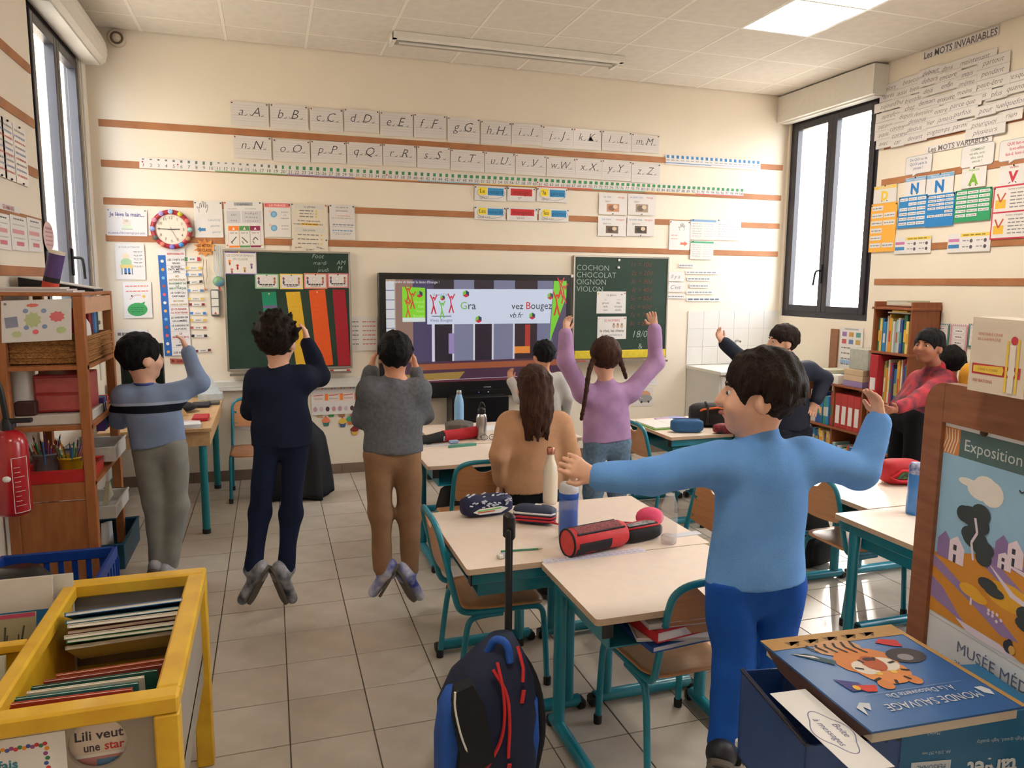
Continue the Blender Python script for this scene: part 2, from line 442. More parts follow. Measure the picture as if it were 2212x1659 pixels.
SILL = mat('window_sill', (236, 230, 220), .5, var=.02)
struct('trim_%d' % n_, G().bb(XL+.0, XL+.03, WL[0]-.0, WL[1], WL[2]-.03, WL[2], bev=.004), FRAME); n_ += 1
struct('trim_%d' % n_, G().bb(XL, XL+.012, WL[1]+.02, WL[1]+.075, .9, WL[3], bev=.003), WHITEP); n_ += 1
# roller shutter boxes
BOXM = mat('shutter_box_white', (226, 220, 210), .5, var=.02)
def shutter(x, out, y0, y1, z0, z1, dep, rnd, label):
    t = thing('roller_shutter_box', label, 'shutter box', (x, (y0+y1)/2, z0))
    d = -out
    if rnd: pr = [(0, 0), (dep*.75, .0)]+[(dep*.3+dep*.7*math.cos(a), .10+(z1-z0-.10)*math.sin(a)) for a in np.linspace(-.5, math.pi/2, 8)]+[(0, z1-z0)]
    else: pr = [(0, 0), (dep, 0), (dep, z1-z0), (0, z1-z0)]
    G().prism(pr, (x, y0, z0), (d, 0, 0), (0, 0, 1), (0, y1-y0, 0)).o('box', BOXM, t, world=True)
    G().bb(x+d*.02, x+d*(dep*.7), y0+.02, y1-.02, z0-.012, z0).o('slot_rail', WHITEP, t, world=True)
    for yy in (y0-.008, y1):
        G().prism([(a*1.0, b) for a, b in pr], (x, yy, z0), (d, 0, 0), (0, 0, 1), (0, .008, 0)).o('end_cap', WHITEP, t, world=True)
shutter(XL, -1, WL[0]-.03, -.10, 3.24, 3.50, .17, True, 'rounded off-white roller shutter box over the left window')
shutter(XR, 1, WR[0]-.04, -.012, 3.27, 3.515, .15, False, 'square white roller shutter box over the bright right window')
# outside: facade across the yard on the left, pale ground
EXT = mat('facade_render', (226, 216, 196), .9, var=.04, scale=2)
fa = thing('neighbouring_facade', 'pale cream building facade outside the left window', 'building', (-5.2, -1, 0))
G().bb(-5.6, -5.2, -9, 45, -.5, 9).o('wall', EXT, fa, world=True)
for k in range(9): G().bb(-5.23, -5.17, -4+k*4.2, -2.8+k*4.2, 1.2, 2.9).o('shutter', mat('facade_shutter', (190, 184, 170), .7), fa, world=True)
struct('ground_outside', G().bb(-30, 40, -30, 40, -.6, -.5), mat('yard_ground', (180, 174, 164), .9, scale=3))
# ceiling lamps
LAMP = mat('lamp_diffuser', (255, 248, 232), .4, var=0, emit=PANEL, emit_c=(255, 250, 240))
LAMPF = mat('lamp_reflector', (236, 232, 224), .3, var=.01)
def lit_lamp(c, r, nr, label):
    x0 = cox+.6*c; y1 = -cd1-.6*r; y0 = y1-.6*nr
    t = thing('ceiling_lamp', label, 'ceiling lamp', ((x0+.3), (y0+y1)/2, HC), group='recessed lit ceiling lamps')
    g = G(); e = .02
    g.bb(x0, x0+e, y0, y1, HC-.006, HC+.05); g.bb(x0+.6-e, x0+.6, y0, y1, HC-.006, HC+.05); g.bb(x0+e, x0+.6-e, y0, y0+e, HC-.006, HC+.05); g.bb(x0+e, x0+.6-e, y1-e, y1, HC-.006, HC+.05)
    g.o('housing', LAMPF, t, world=True)
    G().bb(x0+e, x0+.6-e, y0+e, y1-e, HC+.035, HC+.045).o('diffuser', LAMP, t, world=True)
    for k in range(1, 4): G().bb(x0+.15*k-.003, x0+.15*k+.003, y0+e, y1-e, HC+.0, HC+.034).o('louvre', LAMPF, t, world=True)
    for k in range(1, 4*nr): G().bb(x0+e, x0+.6-e, y0+.15*k-.002, y0+.15*k+.002, HC+.012, HC+.034).o('cross_blade', LAMPF, t, world=True)
lit_lamp(7, 2, 2, 'lit recessed ceiling lamp glowing above the classroom, near top edge')
lit_lamp(2, 8, 1, 'lit recessed ceiling lamp behind the photographer, left'); lit_lamp(7, 8, 1, 'lit recessed ceiling lamp behind the photographer, right')
# unlit long lamp over the board
A_, B_ = onZ(866, 28, HC), onZ(1302, 85, HC); C_ = onZ(846, 58, HC)
lx0, lx1 = A_[0], B_[0]; ly1 = (A_[1]+B_[1])/2; ly0 = C_[1]
lx0, lx1, lyf, lyn = 2.33, 4.24, -.42, -.66
t = thing('board_lamp', 'long unlit trough lamp on the ceiling before the front wall', 'ceiling lamp', ((lx0+lx1)/2, (lyf+lyn)/2, HC))
g = G(); g.bb(lx0, lx1, lyn-.02, lyn+.045, HC-.05, HC-.005); g.bb(lx0, lx1, lyf-.02, lyf, HC-.03, HC-.005); g.bb(lx0, lx0+.03, lyn, lyf, HC-.05, HC-.005); g.bb(lx1-.03, lx1, lyn, lyf, HC-.05, HC-.005)
g.o('housing', LAMPF, t, world=True)
g = G(); n = 8
pr = [(lyn+.045+(lyf-.02-lyn-.045)*i/n, HC-.008-.028*(1-math.cos(math.pi*i/n))*.5) for i in range(n+1)]
pr = pr+[(lyf-.02, HC-.004), (lyn+.045, HC-.004)]
g.prism(pr, (lx0+.03, 0, 0), (0, 1, 0), (0, 0, 1), (lx1-lx0-.06, 0, 0))
g.o('reflector', mat('aluminium_reflector', (176, 170, 160), .35, metal=.5, var=.02), t, world=True)
G().tube([(lx0+.06, (lyn+lyf)/2, HC-.043), (lx1-.06, (lyn+lyf)/2, HC-.043)], .012, 10).o('fluorescent_tube', mat('tube_glass', (225, 222, 214), .2, var=0), t, world=True)
# ================================================================= ON THE WALLS
K = (48, 46, 50); GR = (128, 126, 128); LG = (176, 174, 178); RED = (196, 52, 60); BLU = (48, 128, 190); GRN = (58, 140, 90); YEL = (240, 200, 70); ORA = (236, 130, 50); PUR = (124, 96, 168)
OFF_ = .0095
def FS(x0, y0, x1, y1, off=OFF_):
    a, b = onY(x0, y0, -off), onY(x1, y1, -off)
    return Sheet((a[0], -off, a[2]), (b[0]-a[0], 0, 0), (0, 0, b[2]-a[2]), (0, -1, 0))
def FS3(tl, tr, bl, off=OFF_):
    a, b, c = onY(*tl, -off), onY(*tr, -off), onY(*bl, -off); return Sheet(a, b-a, c-a, (0, -1, 0))
def RS(tl, tr, bl, off=OFF_):
    a, b, c = onX(*tl, XR-off), onX(*tr, XR-off), onX(*bl, XR-off)
    return Sheet(a, (0, b[1]-a[1], 0), (0, 0, c[2]-a[2]), (-1, 0, 0))
def LS(tl, tr, bl, off=OFF_):
    a, b, c = onX(*tl, XL+off), onX(*tr, XL+off), onX(*bl, XL+off)
    return Sheet(a, (0, b[1]-a[1], 0), (0, 0, c[2]-a[2]), (1, 0, 0))
def pins2(c=(60, 60, 66)): return [(.05, .05, c), (.95, .05, c)]
# --- letter cards
CARD = mat('card_paper', (224, 218, 214), .3, var=.012, scale=8, coat=.25)
R1 = dict(A=(497, 218, 581, 275), B=(583, 223.5, 665.5, 282), C=(669, 231.5, 741, 286.5), D=(743, 234, 819, 288), E=(821, 241, 892, 297), F=(894, 245, 963, 301), G=(966.7, 252, 1036, 309), H=(1038.6, 260, 1104, 314), I=(1105.5, 265, 1171, 315), J=(1172, 272, 1237.6, 322), K=(1239, 277, 1298, 325.5), L=(1301, 282, 1363, 329), M=(1365, 288.6, 1423, 332))
R2 = dict(N=(504, 292, 586.5, 345), O=(589, 300, 670, 352), P=(671, 303, 748, 354), Q=(749, 306, 826, 358), R=(827, 310.5, 899, 361), S=(901, 315, 972, 365.5), T=(973.4, 322, 1046, 372), U=(1047.6, 328, 1112, 376), V=(1114, 333, 1179, 380.6), W=(1181, 339, 1242.7, 384), X=(1244, 342, 1299.5, 388), Y=(1301, 345, 1363, 392), Z=(1365, 351, 1425, 397))
for row, dd in (('upper', R1), ('lower', R2)):
    for ch, bx in dd.items():
        s = FS(*bx, off=.0095 if ord(ch) % 2 else .0108)
        for k in range(1, 8): s.rect(.04, .11*k+.02, .96, .11*k+.032, (196, 190, 196) if k != 5 else (150, 150, 158))
        s.text(ch.lower(), .27, .565, .38, (56, 54, 60), shear=.30, bold=-.012); s.text(ch, .66, .565, .40, (56, 54, 60), shear=.34, bold=-.012)
        # pen tails that make the letters joined-up handwriting
        s.line([(.36, .55), (.40, .56), (.44, .50)], .0035, (56, 54, 60)); s.line([(.79, .53), (.83, .565), (.87, .50)], .0035, (56, 54, 60)); s.line([(.50, .50), (.53, .55), (.57, .52)], .0035, (56, 54, 60))
        s.build('letter_card', 'lined handwriting card showing the letters %s %s, %s row' % (ch.lower(), ch, row), 'letter card', CARD, group='handwriting alphabet cards', pins=[(.04, .06, (150, 60, 60)), (.96, .06, (70, 70, 76))])
# --- number strip 1-100
s = FS3((301, 340), (1607, 407), (301, 363))
tens = [(226, 224, 220), (110, 176, 120), (140, 130, 190), (226, 170, 120), (140, 190, 206), (236, 204, 110), (216, 90, 80), (110, 184, 160), (226, 190, 120), (216, 100, 110)]
for n in range(100):
    a = (n+.5)/100; d = n//10
    s.rect(n/100, .90, (n+1)/100, 1.0, tens[d])
    s.text(str(n+1), a, .84, .33, (86, 86, 90), fit=.0086)
    hgt = .04+.03*(n % 10+1) if n < 20 else .34
    cg = (110, 120, 110) if n < 19 else (70, 140, 84)
    s.rect(a-.0018-.0000*n, .08, a+.0012+(.0012 if n > 20 else 0)+(.0014 if n > 45 else 0), .08+max(.12, hgt), cg)
    if n % 5 == 0: s.rect(n/100-.0002, .5, n/100+.0002, .88, LG)
s.build('number_strip', 'long white number strip from 1 to 100 with green ticks below the letters', 'number strip', pins=[(.004, .4, RED), (.05, .5, RED), (.35, .5, RED), (.6, .5, RED)])
s = FS3((1437.7, 333), (1643, 347), (1437.7, 355))
for n in range(20):
    s.rect((n+.2)/20, .06, (n+.72)/20, .36, (70, 130, 180)); s.greek(n/20+.005, n/20+.042, .55, .10, LG, seed=n)
s.rect(0, .78, .47, .86, (90, 140, 190)); s.rect(.47, .74, 1, .80, (190, 170, 200))
s.build('number_strip', 'short number strip with blue squares at the right of the front wall', 'number strip')
# --- sentence word cards (two rows of three)
def wcard(bx, yw, bw, redw, sub, oval, lab):
    s = FS(*bx)
    if redw: s.rect(.12, .12, .90, .62, (196, 44, 48)); s.text(redw, .51, .52, .34, (150, 28, 34), fit=.7, bold=.02)
    else:
        wy = .26; s.rect(.12, .10, .12+wy, .62, (246, 222, 60)); s.rect(.42, .14, .92, .64, (44, 140, 196)); s.text(yw, .25, .50, .30, (60, 60, 60), fit=.22); s.text(bw, .67, .53, .30, (24, 70, 120), fit=.46)
    s.text(sub, .45 if redw else .3, .90, .20, (110, 110, 112))
    if oval: s.line([(.52+.44*math.cos(t), .48+.40*math.sin(t)) for t in np.linspace(-.6, 3.9, 22)], .003, (120, 120, 118))
    s.build('word_card', lab, 'word card', pins=[(.03, .12, K), (.97, .12, K)])
wcard((1025, 400, 1093, 435), 'Le', 'renard', None, 'GN1*', True, 'word card reading Le renard with oval outline, upper row')
wcard((1096, 403, 1155, 436), '', '', 'mange', 'V*', False, 'word card with red mange block, upper row')
wcard((1160, 404, 1225, 438), 'la', 'galette', None, 'GN1*', True, 'word card reading la galette with oval outline, upper row')
wcard((1025, 445, 1092, 476), 'Les', 'renards', None, 'GN1+++', True, 'word card reading Les renards with oval outline, lower row')
wcard((1095, 447, 1160, 478), '', '', 'mangent', 'V+++', False, 'word card with red mangent block, lower row')
wcard((1164, 449, 1228, 480), 'les', 'galettes', None, 'GN1+++', True, 'word card reading les galettes with oval outline, lower row')
for i, (bx, w1, w2, pc, lb) in enumerate((((1294, 417, 1354, 465), 'Le chat', 'mange', (196, 140, 110), 'top left'), ((1357, 418, 1416, 466), 'Le petit chat', 'mange', (160, 140, 124), 'top right'), ((1292, 466, 1352, 511), 'Les chats', 'mangent', (120, 100, 84), 'bottom left'), ((1355, 467, 1413, 511), 'Les petits chats', 'mangent', (90, 78, 68), 'bottom right'))):
    s = FS(*bx, off=.0095+.0006*i); s.text(w1, .30, .20, .10, (70, 120, 170), fit=.46); s.text(w2, .78, .20, .10, (206, 80, 80), fit=.36)
    s.text('GN1*' if i < 2 else 'GN1+++', .32, .42, .09, K); s.rect(.28, .48, .72, .86, pc); s.ell(.45, .68, .12, .14, tuple(int(c*.7) for c in pc), .0002); s.ell(.58, .62, .08, .10, (220, 196, 170), .0003)
    s.build('cat_picture_card', 'plastic-sleeved card with cat photo, %s of the four cat cards' % lb, 'card', CARD, pins=[(.5, .96, K)])
# right-hand sheets
def hand(s, cx, cy, k, c=K):
    P = [(-.5, .5), (-.55, .1), (-.75, -.1), (-.7, -.2), (-.4, .0), (-.42, -.6), (-.3, -.62), (-.2, -.1), (-.14, -.8), (0, -.82), (.02, -.1), (.16, -.72), (.28, -.7), (.22, -.02), (.42, -.45), (.52, -.4), (.4, .2), (.3, .5)]
    s.line([(cx+a*k/s.w, cy+b*k/s.h) for a, b in P], .003, c)
s = FS(1446.7, 476, 1488.5, 540.5); hand(s, .62, .24, .055); s.fpoly([(.55, .74), (.75, .74), (.75, .69), (.92, .78), (.75, .87), (.75, .82), (.55, .82)], (226, 120, 100)); s.greek(.1, .4, .5, .03, (220, 170, 160)); s.greek(.1, .4, .62, .03, (220, 170, 160))
s.build('hand_sheet', 'sheet with right hand outline and red arrow, right of the front wall', 'sheet', pins=pins2())
for i, (bx, cc, lb) in enumerate((((1492, 473, 1545, 519), (120, 160, 200), 'sheet with blue header band right of the hand sheet'), ((1492, 520, 1540, 561), (80, 170, 130), 'sheet with green header band, hung lowest right of board'), ((1547, 474, 1599, 520), (186, 170, 190), 'pale table sheet next to the blue-banded sheet'))):
    s = FS(*bx, off=.0098+.0006*i)
    if i < 2: s.rect(0, .02, 1, .12, cc)
    for r in range(6):
        s.greek(.08, .45, .22+.12*r, .03, LG, seed=r); s.greek(.55, .92, .22+.12*r, .03, (190, 186, 200) if i < 2 else cc, seed=r+9)
    s.build('grammar_sheet', lb, 'sheet', CARD, pins=[(.1, .04, K)])
# handwritten strips beside the right board
for bx, tx, lb in (((1441, 587, 1477, 608), 'Il y a', 'handwritten card reading Il y a beside the right chalkboard'), ((1441, 610, 1478, 631), "C'est", "handwritten card reading C'est beside the right chalkboard")):
    s = FS(*bx); s.text(tx, .5, .68, .42, (130, 130, 136), shear=.3, fit=.75); s.build('handwritten_card', lb, 'card', pins=[(.08, .1, GR)])
for k, (x0, y0, x1) in enumerate(((1467, 569, 1499), (1481, 584, 1552), (1484, 598, 1536), (1490, 613, 1532), (1483, 627, 1543), (1483, 642, 1560), (1440, 636, 1479))):
    s = FS(x0, y0, x1, y0+9); s.greek(.04, .92, .5, .34, (150, 152, 160) if k != 5 else (96, 110, 130), seed=k*5); s.build('phrase_strip', '%s handwritten paper strip of the column left of the right window' % ('topmost', 'second', 'third', 'fourth', 'fifth', 'lowest', 'small grey')[k], 'paper strip')
# --- left posters
s = FS3((229, 450), (317, 453), (231, 508.5)); s.text('Je lève la main...', .5, .27, .15, (88, 78, 130), fit=.86, bold=.02)
s.ell(.5, .52, .10, .13, (226, 216, 200)); s.fpoly([(.40, .60), (.60, .60), (.63, .74), (.37, .74)], (216, 226, 200)); s.fpoly([(.41, .36), (.45, .36), (.46, .56), (.40, .56)], (236, 206, 190)); s.line([(.36, .75), (.64, .75)], .003, GR); s.ell(.49, .44, .05, .05, (206, 190, 170))
s.text("et j'attends d'être interrogé pour parler.", .5, .93, .10, (110, 96, 150), fit=.92); s.build('rule_poster', 'poster reading Je lève la main beside the clock', 'poster', pins=pins2(LG))
s = FS3((418, 434), (479, 435), (422, 513)); hand(s, .34, .20, .065); s.text('GAUCHE', .70, .55, .06, (130, 170, 196), fit=.44); s.text('gauche', .72, .70, .06, (120, 160, 186), fit=.4, shear=.3); s.text('gauche', .76, .87, .055, (130, 160, 186), fit=.3, shear=.4)
s.fpoly([(.10, .77), (.20, .70), (.20, .74), (.38, .74), (.38, .82), (.20, .82), (.20, .86)], (64, 128, 176)); s.build('hand_sheet', 'sheet with left hand outline and blue arrow above the star sign', 'sheet', pins=pins2())
s = FS3((483, 435), (566.7, 435.5), (487.5, 537)); s.rect(.26, .02, .74, .09, (164, 164, 170)); s.text("L'alphabet", .5, .078, .045, K, fit=.4); s.text('Les voyelles', .22, .165, .028, GR, fit=.34); s.text('Les consonnes', .68, .165, .028, (80, 150, 90), fit=.4)
s.rect(.06, .20, .42, .46, (204, 202, 208)); s.rect(.45, .20, .96, .46, (204, 202, 208))
for r, t in enumerate(('a e i', 'o u y')): s.text(t, .24, .30+.12*r, .045, K, fit=.3, l=.0006)
for r, t in enumerate(('b c d f g h j', 'k l m n p q', 'r s t v w x z')): s.text(t, .70, .27+.08*r, .04, K, fit=.44, l=.0006)
for k, (c, tx) in enumerate(((ORA, 'script'), ((92, 150, 92), 'cursive'), ((140, 40, 84), 'capitale'))):
    x = .09+.28*k; s.rect(x, .52, x+.27, .62, c); s.fpoly([(x+.10, .60), (x+.135, .54), (x+.17, .60)], (236, 226, 216), .0004); s.rect(x, .94, x+.27, .98, c)
    s.line([(x, .62), (x, .94), (x+.27, .94), (x+.27, .62)], .0015, c); s.greek(x+.04, x+.23, .67, .015, GR); s.line([(x+.06, .88), (x+.2, .75)] if k == 0 else [(x+.06, .76), (x+.21, .88)] if k == 1 else [(x+.07, .82), (x+.135, .76), (x+.2, .82)], .008, (90, 96, 96)); s.line([(x+.06, .84), (x+.1, .9)], .006, (90, 96, 96))
s.build('alphabet_sheet', "sheet titled L'alphabet with orange, green and purple boxes", 'sheet', pins=[(.03, .03, RED), (.93, .03, K), (.05, .93, RED), (.95, .93, YEL)])
s = FS3((570, 437), (628, 438), (571.5, 511.7)); s.rect(.02, .02, .97, .14, (226, 118, 116)); s.text('LA PHRASE', .5, .115, .07, (250, 220, 216), fit=.6, l=.0006)
for k in range(2):
    s.disc(.36, .34+.40*k, .026, (110, 170, 212)); s.disc(.36, .34+.40*k, .015, (140, 190, 222), .0004); s.fpoly([(.14, .28+.40*k), (.22, .20+.40*k), (.3, .28+.40*k)], (236, 190, 180), .0004)
    for r, t in enumerate((('Je pense', 'à la', 'majuscule'), ('Je pense', 'au point'))[k]): s.text(t, .77, .29+.40*k+.09*r, .042, (96, 96, 100), fit=.38)
s.build('phrase_sheet', 'sheet with pink LA PHRASE band and two blue discs', 'sheet', pins=[(.06, .07, RED), (.94, .07, K)])
s = FS3((629, 438), (707.7, 442), (630.7, 542.4), off=.0125); s.rect(.08, .02, .90, .11, (214, 210, 202)); s.text('La phrase', .5, .085, .045, K, fit=.4); s.rect(.08, .50, .90, .60, (214, 210, 202)); s.text('Les points', .48, .57, .045, K, fit=.4)
for r in range(3): s.greek(.22, .6, .15+.06*r, .02, GR, seed=r); s.disc(.68, .15+.06*r, .007, (226, 196, 60)); s.greek(.16, .74, .65+.09*r, .02, GR, seed=r+4); s.disc(.82, .65+.09*r, .007, (226, 196, 60))
s.text('Un chien mange une souris.', .48, .37, .03, K, fit=.86, bold=.02); s.text('Le maître', .16, .44, .03, K, fit=.2, bold=.02); s.rect(.27, .405, .74, .45, (226, 180, 60)); s.greek(.28, .72, .428, .012, K, l=.0005); s.text('livre.', .82, .44, .03, K, fit=.14, bold=.02)
for t, x, y, an in (("J'ai faim.", .18, .93, .1), ("J'ai faim !", .78, .93, -.25), ("J'ai faim ?", .5, .97, .05)): s.text(t, x, y, .032, K, fit=.3, bold=.02, ang=an)
s.build('phrase_sheet', 'cream sheet titled La phrase and Les points overlapping the left chalkboard', 'sheet', mat('cream_paper', (224, 214, 198), .5, var=.02), pins=[(.02, .03, K), (.95, .03, RED), (.02, .75, GR), (.95, .75, K)])
s = FS3((711, 440.7), (765.5, 443.4), (713.4, 516)); s.text('Les signes de', .5, .10, .05, (120, 112, 120), fit=.7); s.text('ponctuation.', .5, .20, .05, (120, 112, 120), fit=.6); s.text('. ? ! Les points finaux', .5, .335, .04, (206, 90, 90), fit=.85); s.greek(.08, .92, .39, .02, LG); s.greek(.12, .95, .58, .035, (140, 150, 160)); s.greek(.1, .9, .64, .02, LG); s.greek(.1, .9, .75, .035, (120, 160, 200)); s.greek(.12, .86, .82, .02, LG); s.greek(.2, .8, .86, .02, LG)
s.build('punctuation_sheet', 'pale sheet titled Les signes de ponctuation', 'sheet', CARD, pins=pins2())
s = FS3((247.5, 526), (311, 527), (252, 604)); s.text('JE SUIS ATTENTIF', .48, .12, .05, GR, fit=.8); s.disc(.36, .36, .026, (236, 214, 180)); s.ell(.36, .52, .19, .12, (170, 206, 160)); s.rect(.14, .58, .60, .68, (226, 202, 130), .0003); s.rect(.18, .68, .22, .86, (130, 140, 150), .0003); s.rect(.53, .68, .57, .86, (130, 140, 150), .0003); s.rect(.28, .68, .36, .82, (60, 120, 180), .0003); s.rect(.40, .68, .48, .82, (60, 120, 180), .0003); s.ell(.32, .83, .05, .025, K, .0004); s.ell(.45, .83, .05, .025, K, .0004)
for r in range(5): s.greek(.62, .92, .22+.10*r, .02, GR, seed=r); s.greek(.66, .88, .25+.10*r, .012, LG, seed=r+7)
s.build('rule_poster', 'poster of a pupil sitting at a desk beside the job list', 'poster')
s = FS3((265, 610), (326, 609), (269, 688)); s.greek(.08, .9, .11, .03, (226, 130, 120)); s.greek(.1, .9, .25, .03, (226, 130, 120), seed=3); s.line([(.22, .48), (.35, .40), (.40, .36), (.62, .36)], .004, (210, 120, 120)); s.disc(.3, .38, .006, K)
s.fpoly([(.72+.085*math.cos(t*math.pi/5-.3)*(1 if t % 2 else .45), .40+.085*s.w/s.h*1.0*math.sin(t*math.pi/5-.3)*(1 if t % 2 else .45)) for t in range(10)], (236, 186, 60)); s.ell(.48, .76, .36, .19, (64, 160, 92)); s.fpoly([(.58, .60), (.76, .54), (.72, .64)], (64, 160, 92), .0001)
for r in range(3): s.greek(.26, .70, .70+.06*r, .014, (34, 100, 60), l=.0005, seed=r)
s.build('rule_poster', 'poster with large green speech bubble and small star', 'poster')
s = FS3((250, 712), (318, 712), (252, 745)); s.greek(.05, .9, .3, .2, GR); s.build('small_notice', 'partly hidden notice under the green bubble poster', 'notice')
# job list
s = FS3((340, 537), (399, 537), (356, 769)); L = ['RESPONSABILITÉS', 'LES CHEFS DE|RANG', 'ENTRÉE :|DATE, MÉTÉO,|APPEL', 'LES|DISTRIBUTEURS', 'RANGEMENT DE|LA|BIBLIOTHÈQUE', 'LE CHEF DU|CARTABLE', 'SECOND|LIVREUR SERVICE', 'LE CUISINIER,|LA FONTAINE', 'LE GARDIEN DE|LA LUMIÈRE', 'LE GARDIEN DE|LA PORTE', 'LE|REMPLAÇANT', 'LES|AMIS DES', 'LES DEVOIRS']
N = len(L)
s.rect(.0, .06, .28, 1, (40, 100, 176)); cols_ = [(190, 60, 60), (60, 56, 64), (60, 56, 64), (150, 120, 50), (50, 110, 70), (60, 56, 64), (170, 140, 70), (170, 60, 60), (60, 56, 64), (90, 90, 96), (180, 60, 60), (60, 56, 64), (60, 60, 70)]
for k, t in enumerate(L):
    b0, b1 = k/N, (k+1)/N; s.line([(.28, b1), (1, b1)], .002, LG); ln = t.split('|')
    for r, q in enumerate(ln): s.text(q, .65, b0+(r+1)*(b1-b0)/(len(ln)+.35), .017, cols_[k], fit=.62, bold=.03)
    if k: s.disc(.14, (b0+b1)/2, .012, ((226, 90, 100), (236, 226, 220), (226, 160, 80), (120, 180, 220), (170, 80, 60))[k % 5], .0004)
s.build('job_list', 'tall list of class jobs with blue icon strip', 'poster')
tagc = [(70, 130, 80), (226, 190, 70), (90, 140, 200), (50, 48, 50), (90, 140, 200), (220, 190, 70), (140, 50, 60), (60, 130, 210), (226, 190, 70), (180, 90, 90), (50, 48, 50), (110, 40, 44)]
tagp = [(795, 590), (805, 660), (805, 712), (812, 772), (818, 840), (823, 905), (830, 950), (840, 1020), (842, 1075), (843, 1135), (850, 1200), (880, 1318)]
ords = ['first', 'second', 'third', 'fourth', 'fifth', 'sixth', 'seventh', 'eighth', 'ninth', 'tenth', 'eleventh', 'twelfth']
for k, ((zx, zy), c) in enumerate(zip(tagp, tagc)):
    x, y = 200+zx*.2712, 400+zy*.2712; h_ = 5.5 if k == 0 else 3.4
    s = FS3((x-17, y-h_+(1.5 if k in (3, 11) else 0)), (x+17, y-h_-(1.5 if k in (3, 11) else 0)), (x-17, y+h_+(1.5 if k in (3, 11) else 0)))
    s.rect(0, .1, .2, .9, c); s.rect(.8, .1, 1, .9, c if k else (190, 60, 60)); s.ell(.5, .5, .32, .55, (226, 222, 218), .0003); s.greek(.34, .66, .5, .3, GR, l=.0006, seed=k)
    s.build('name_clip', 'paper name clip with %s ends, %s from the top beside the job list' % ({0: 'green and red', 1: 'yellow', 2: 'blue', 3: 'black', 4: 'blue', 5: 'yellow', 6: 'dark red', 7: 'bright blue', 8: 'yellow', 9: 'reddish', 10: 'black', 11: 'maroon'}[k], ords[k]), 'name clip', group='name clips')
s = FS3((367, 774), (405, 775), (368, 785)); s.rect(0, 0, 1, 1, (170, 86, 70)); s.disc(.16, .5, .010, (90, 50, 46), .0003); s.greek(.4, .8, .5, .4, (120, 50, 44), l=.0004); s.build('name_clip', 'large terracotta name plate below the job list', 'name clip')
# star sign
s = FS(416, 514, 470, 556, off=.014); n = 20
st = [(.5+.5*math.cos(2*math.pi*i/n)*(1 if i % 2 else .62), .5+.5*math.sin(2*math.pi*i/n)*(1 if i % 2 else .62)) for i in range(n)]
s.text('LES MÉTIERS', .48, .46, .15, (110, 50, 36), fit=.62, bold=.03); s.text('DE CLASSE', .48, .70, .15, (110, 50, 36), fit=.58, bold=.03)
s.build('star_sign', 'spiky orange star sign above the job list tags', 'sign', mat('orange_card', (222, 164, 80), .6, rgb2=(200, 120, 60), scale=12), shape=st)
# hanging strings and globe, bead necklaces
a = onY(440, 560, -.02); b = onY(443, 625, -.02)
t = thing('bead_necklace', 'thin brown bead necklace hanging under the star sign', 'necklace', (b[0], -.02, b[2]))
G().tube([a, a+npv((-.012, 0, -.1)), b, b+npv((.02, 0, .1)), a+npv((.02, 0, 0))], .0022, 6).o('cord', mat('brown_cord', (150, 110, 84), .8), t, world=True)
G().ball(b, .012, 8).o('bead', flat((210, 150, 130)), t, world=True)
a = onY(468, 530, -.03); b = onY(472, 608, -.045); t = thing('globe_ornament', 'small hanging world globe ornament on blue-white ribbons', 'ornament', (b[0], b[1], b[2]-.045))
GLOBE = mat('globe_map', (90, 150, 196), .4, rgb2=(120, 160, 90), scale=14)
G().ball(b, .043, 14).o('globe', GLOBE, t, world=True)
for k in range(5): G().tube([a+npv((-.02+.016*k, .012, 0)), b+npv((-.03+.014*k, .01, .1)), b+npv((-.012+.006*k, 0, .03))], .0026, 5).o('ribbon', flat((190, 206, 222)), t, world=True)
G().tube([b+npv((0, 0, -.04)), b+npv((.01, 0, -.07))], .008, 6).o('tassel', flat((200, 60, 60)), t, world=True)
# grey wall timer with three keys
a, b = onY(454, 625), onY(477, 683); t = thing('wall_thermostat', 'grey wall box with three stacked white panels', 'control box', ((a[0]+b[0])/2, -.0, b[2]))
G().bb(a[0], b[0], -.035, 0, b[2], a[2], bev=.008).o('case', mat('grey_case', (120, 120, 122), .5), t, world=True)
for k in range(3):
    z1 = a[2]-.012-k*(a[2]-b[2]-.02)/3; G().bb(a[0]+.010, b[0]-.010, -.041, -.034, z1-(a[2]-b[2])/3+.014, z1, bev=.003).o('panel', WHITEP, t, world=True)
G().prism([(0, 0), (.02, 0), (.01, .018)], ((a[0]+b[0])/2-.01, -.042, b[2]+.02), (1, 0, 0), (0, 0, 1), (0, -.001, 0)).o('red_symbol', flat((190, 60, 60)), t, world=True)
# clock
c = onY(370.3, 495.5, -.03); c = npv((c[0], 0, c[2])); R_ = .152
t = thing('wall_clock', 'round wall clock with red rim and picture medallions', 'clock', (c[0], 0, c[2]-R_)); Ry_ = rx(math.pi/2)
G().lathe([(.0, 0), (R_-.012, 0), (R_, .012), (R_, .03), (R_-.012, .042), (R_-.034, .042), (R_-.036, .03)], c, 40, R=Ry_).o('rim', mat('clock_rim_red', (168, 48, 58), .4), t, world=True)
G().lathe([(.0, .0315), (R_-.034, .0315)], c, 40, R=Ry_).o('face', mat('clock_face', (226, 216, 200), .4, var=.01), t, world=True)
s = Sheet(c+npv((-R_, -.033, R_)), (2*R_, 0, 0), (0, 0, -2*R_), (0, -1, 0))
for k in range(12):
    an = math.radians(30*(k+1)); s.text(str(k+1), .5+.29*math.sin(an), .5-.29*math.cos(an)+.03, .07, (110, 104, 100))
s.g.o('numerals', s.mats, t, world=True)
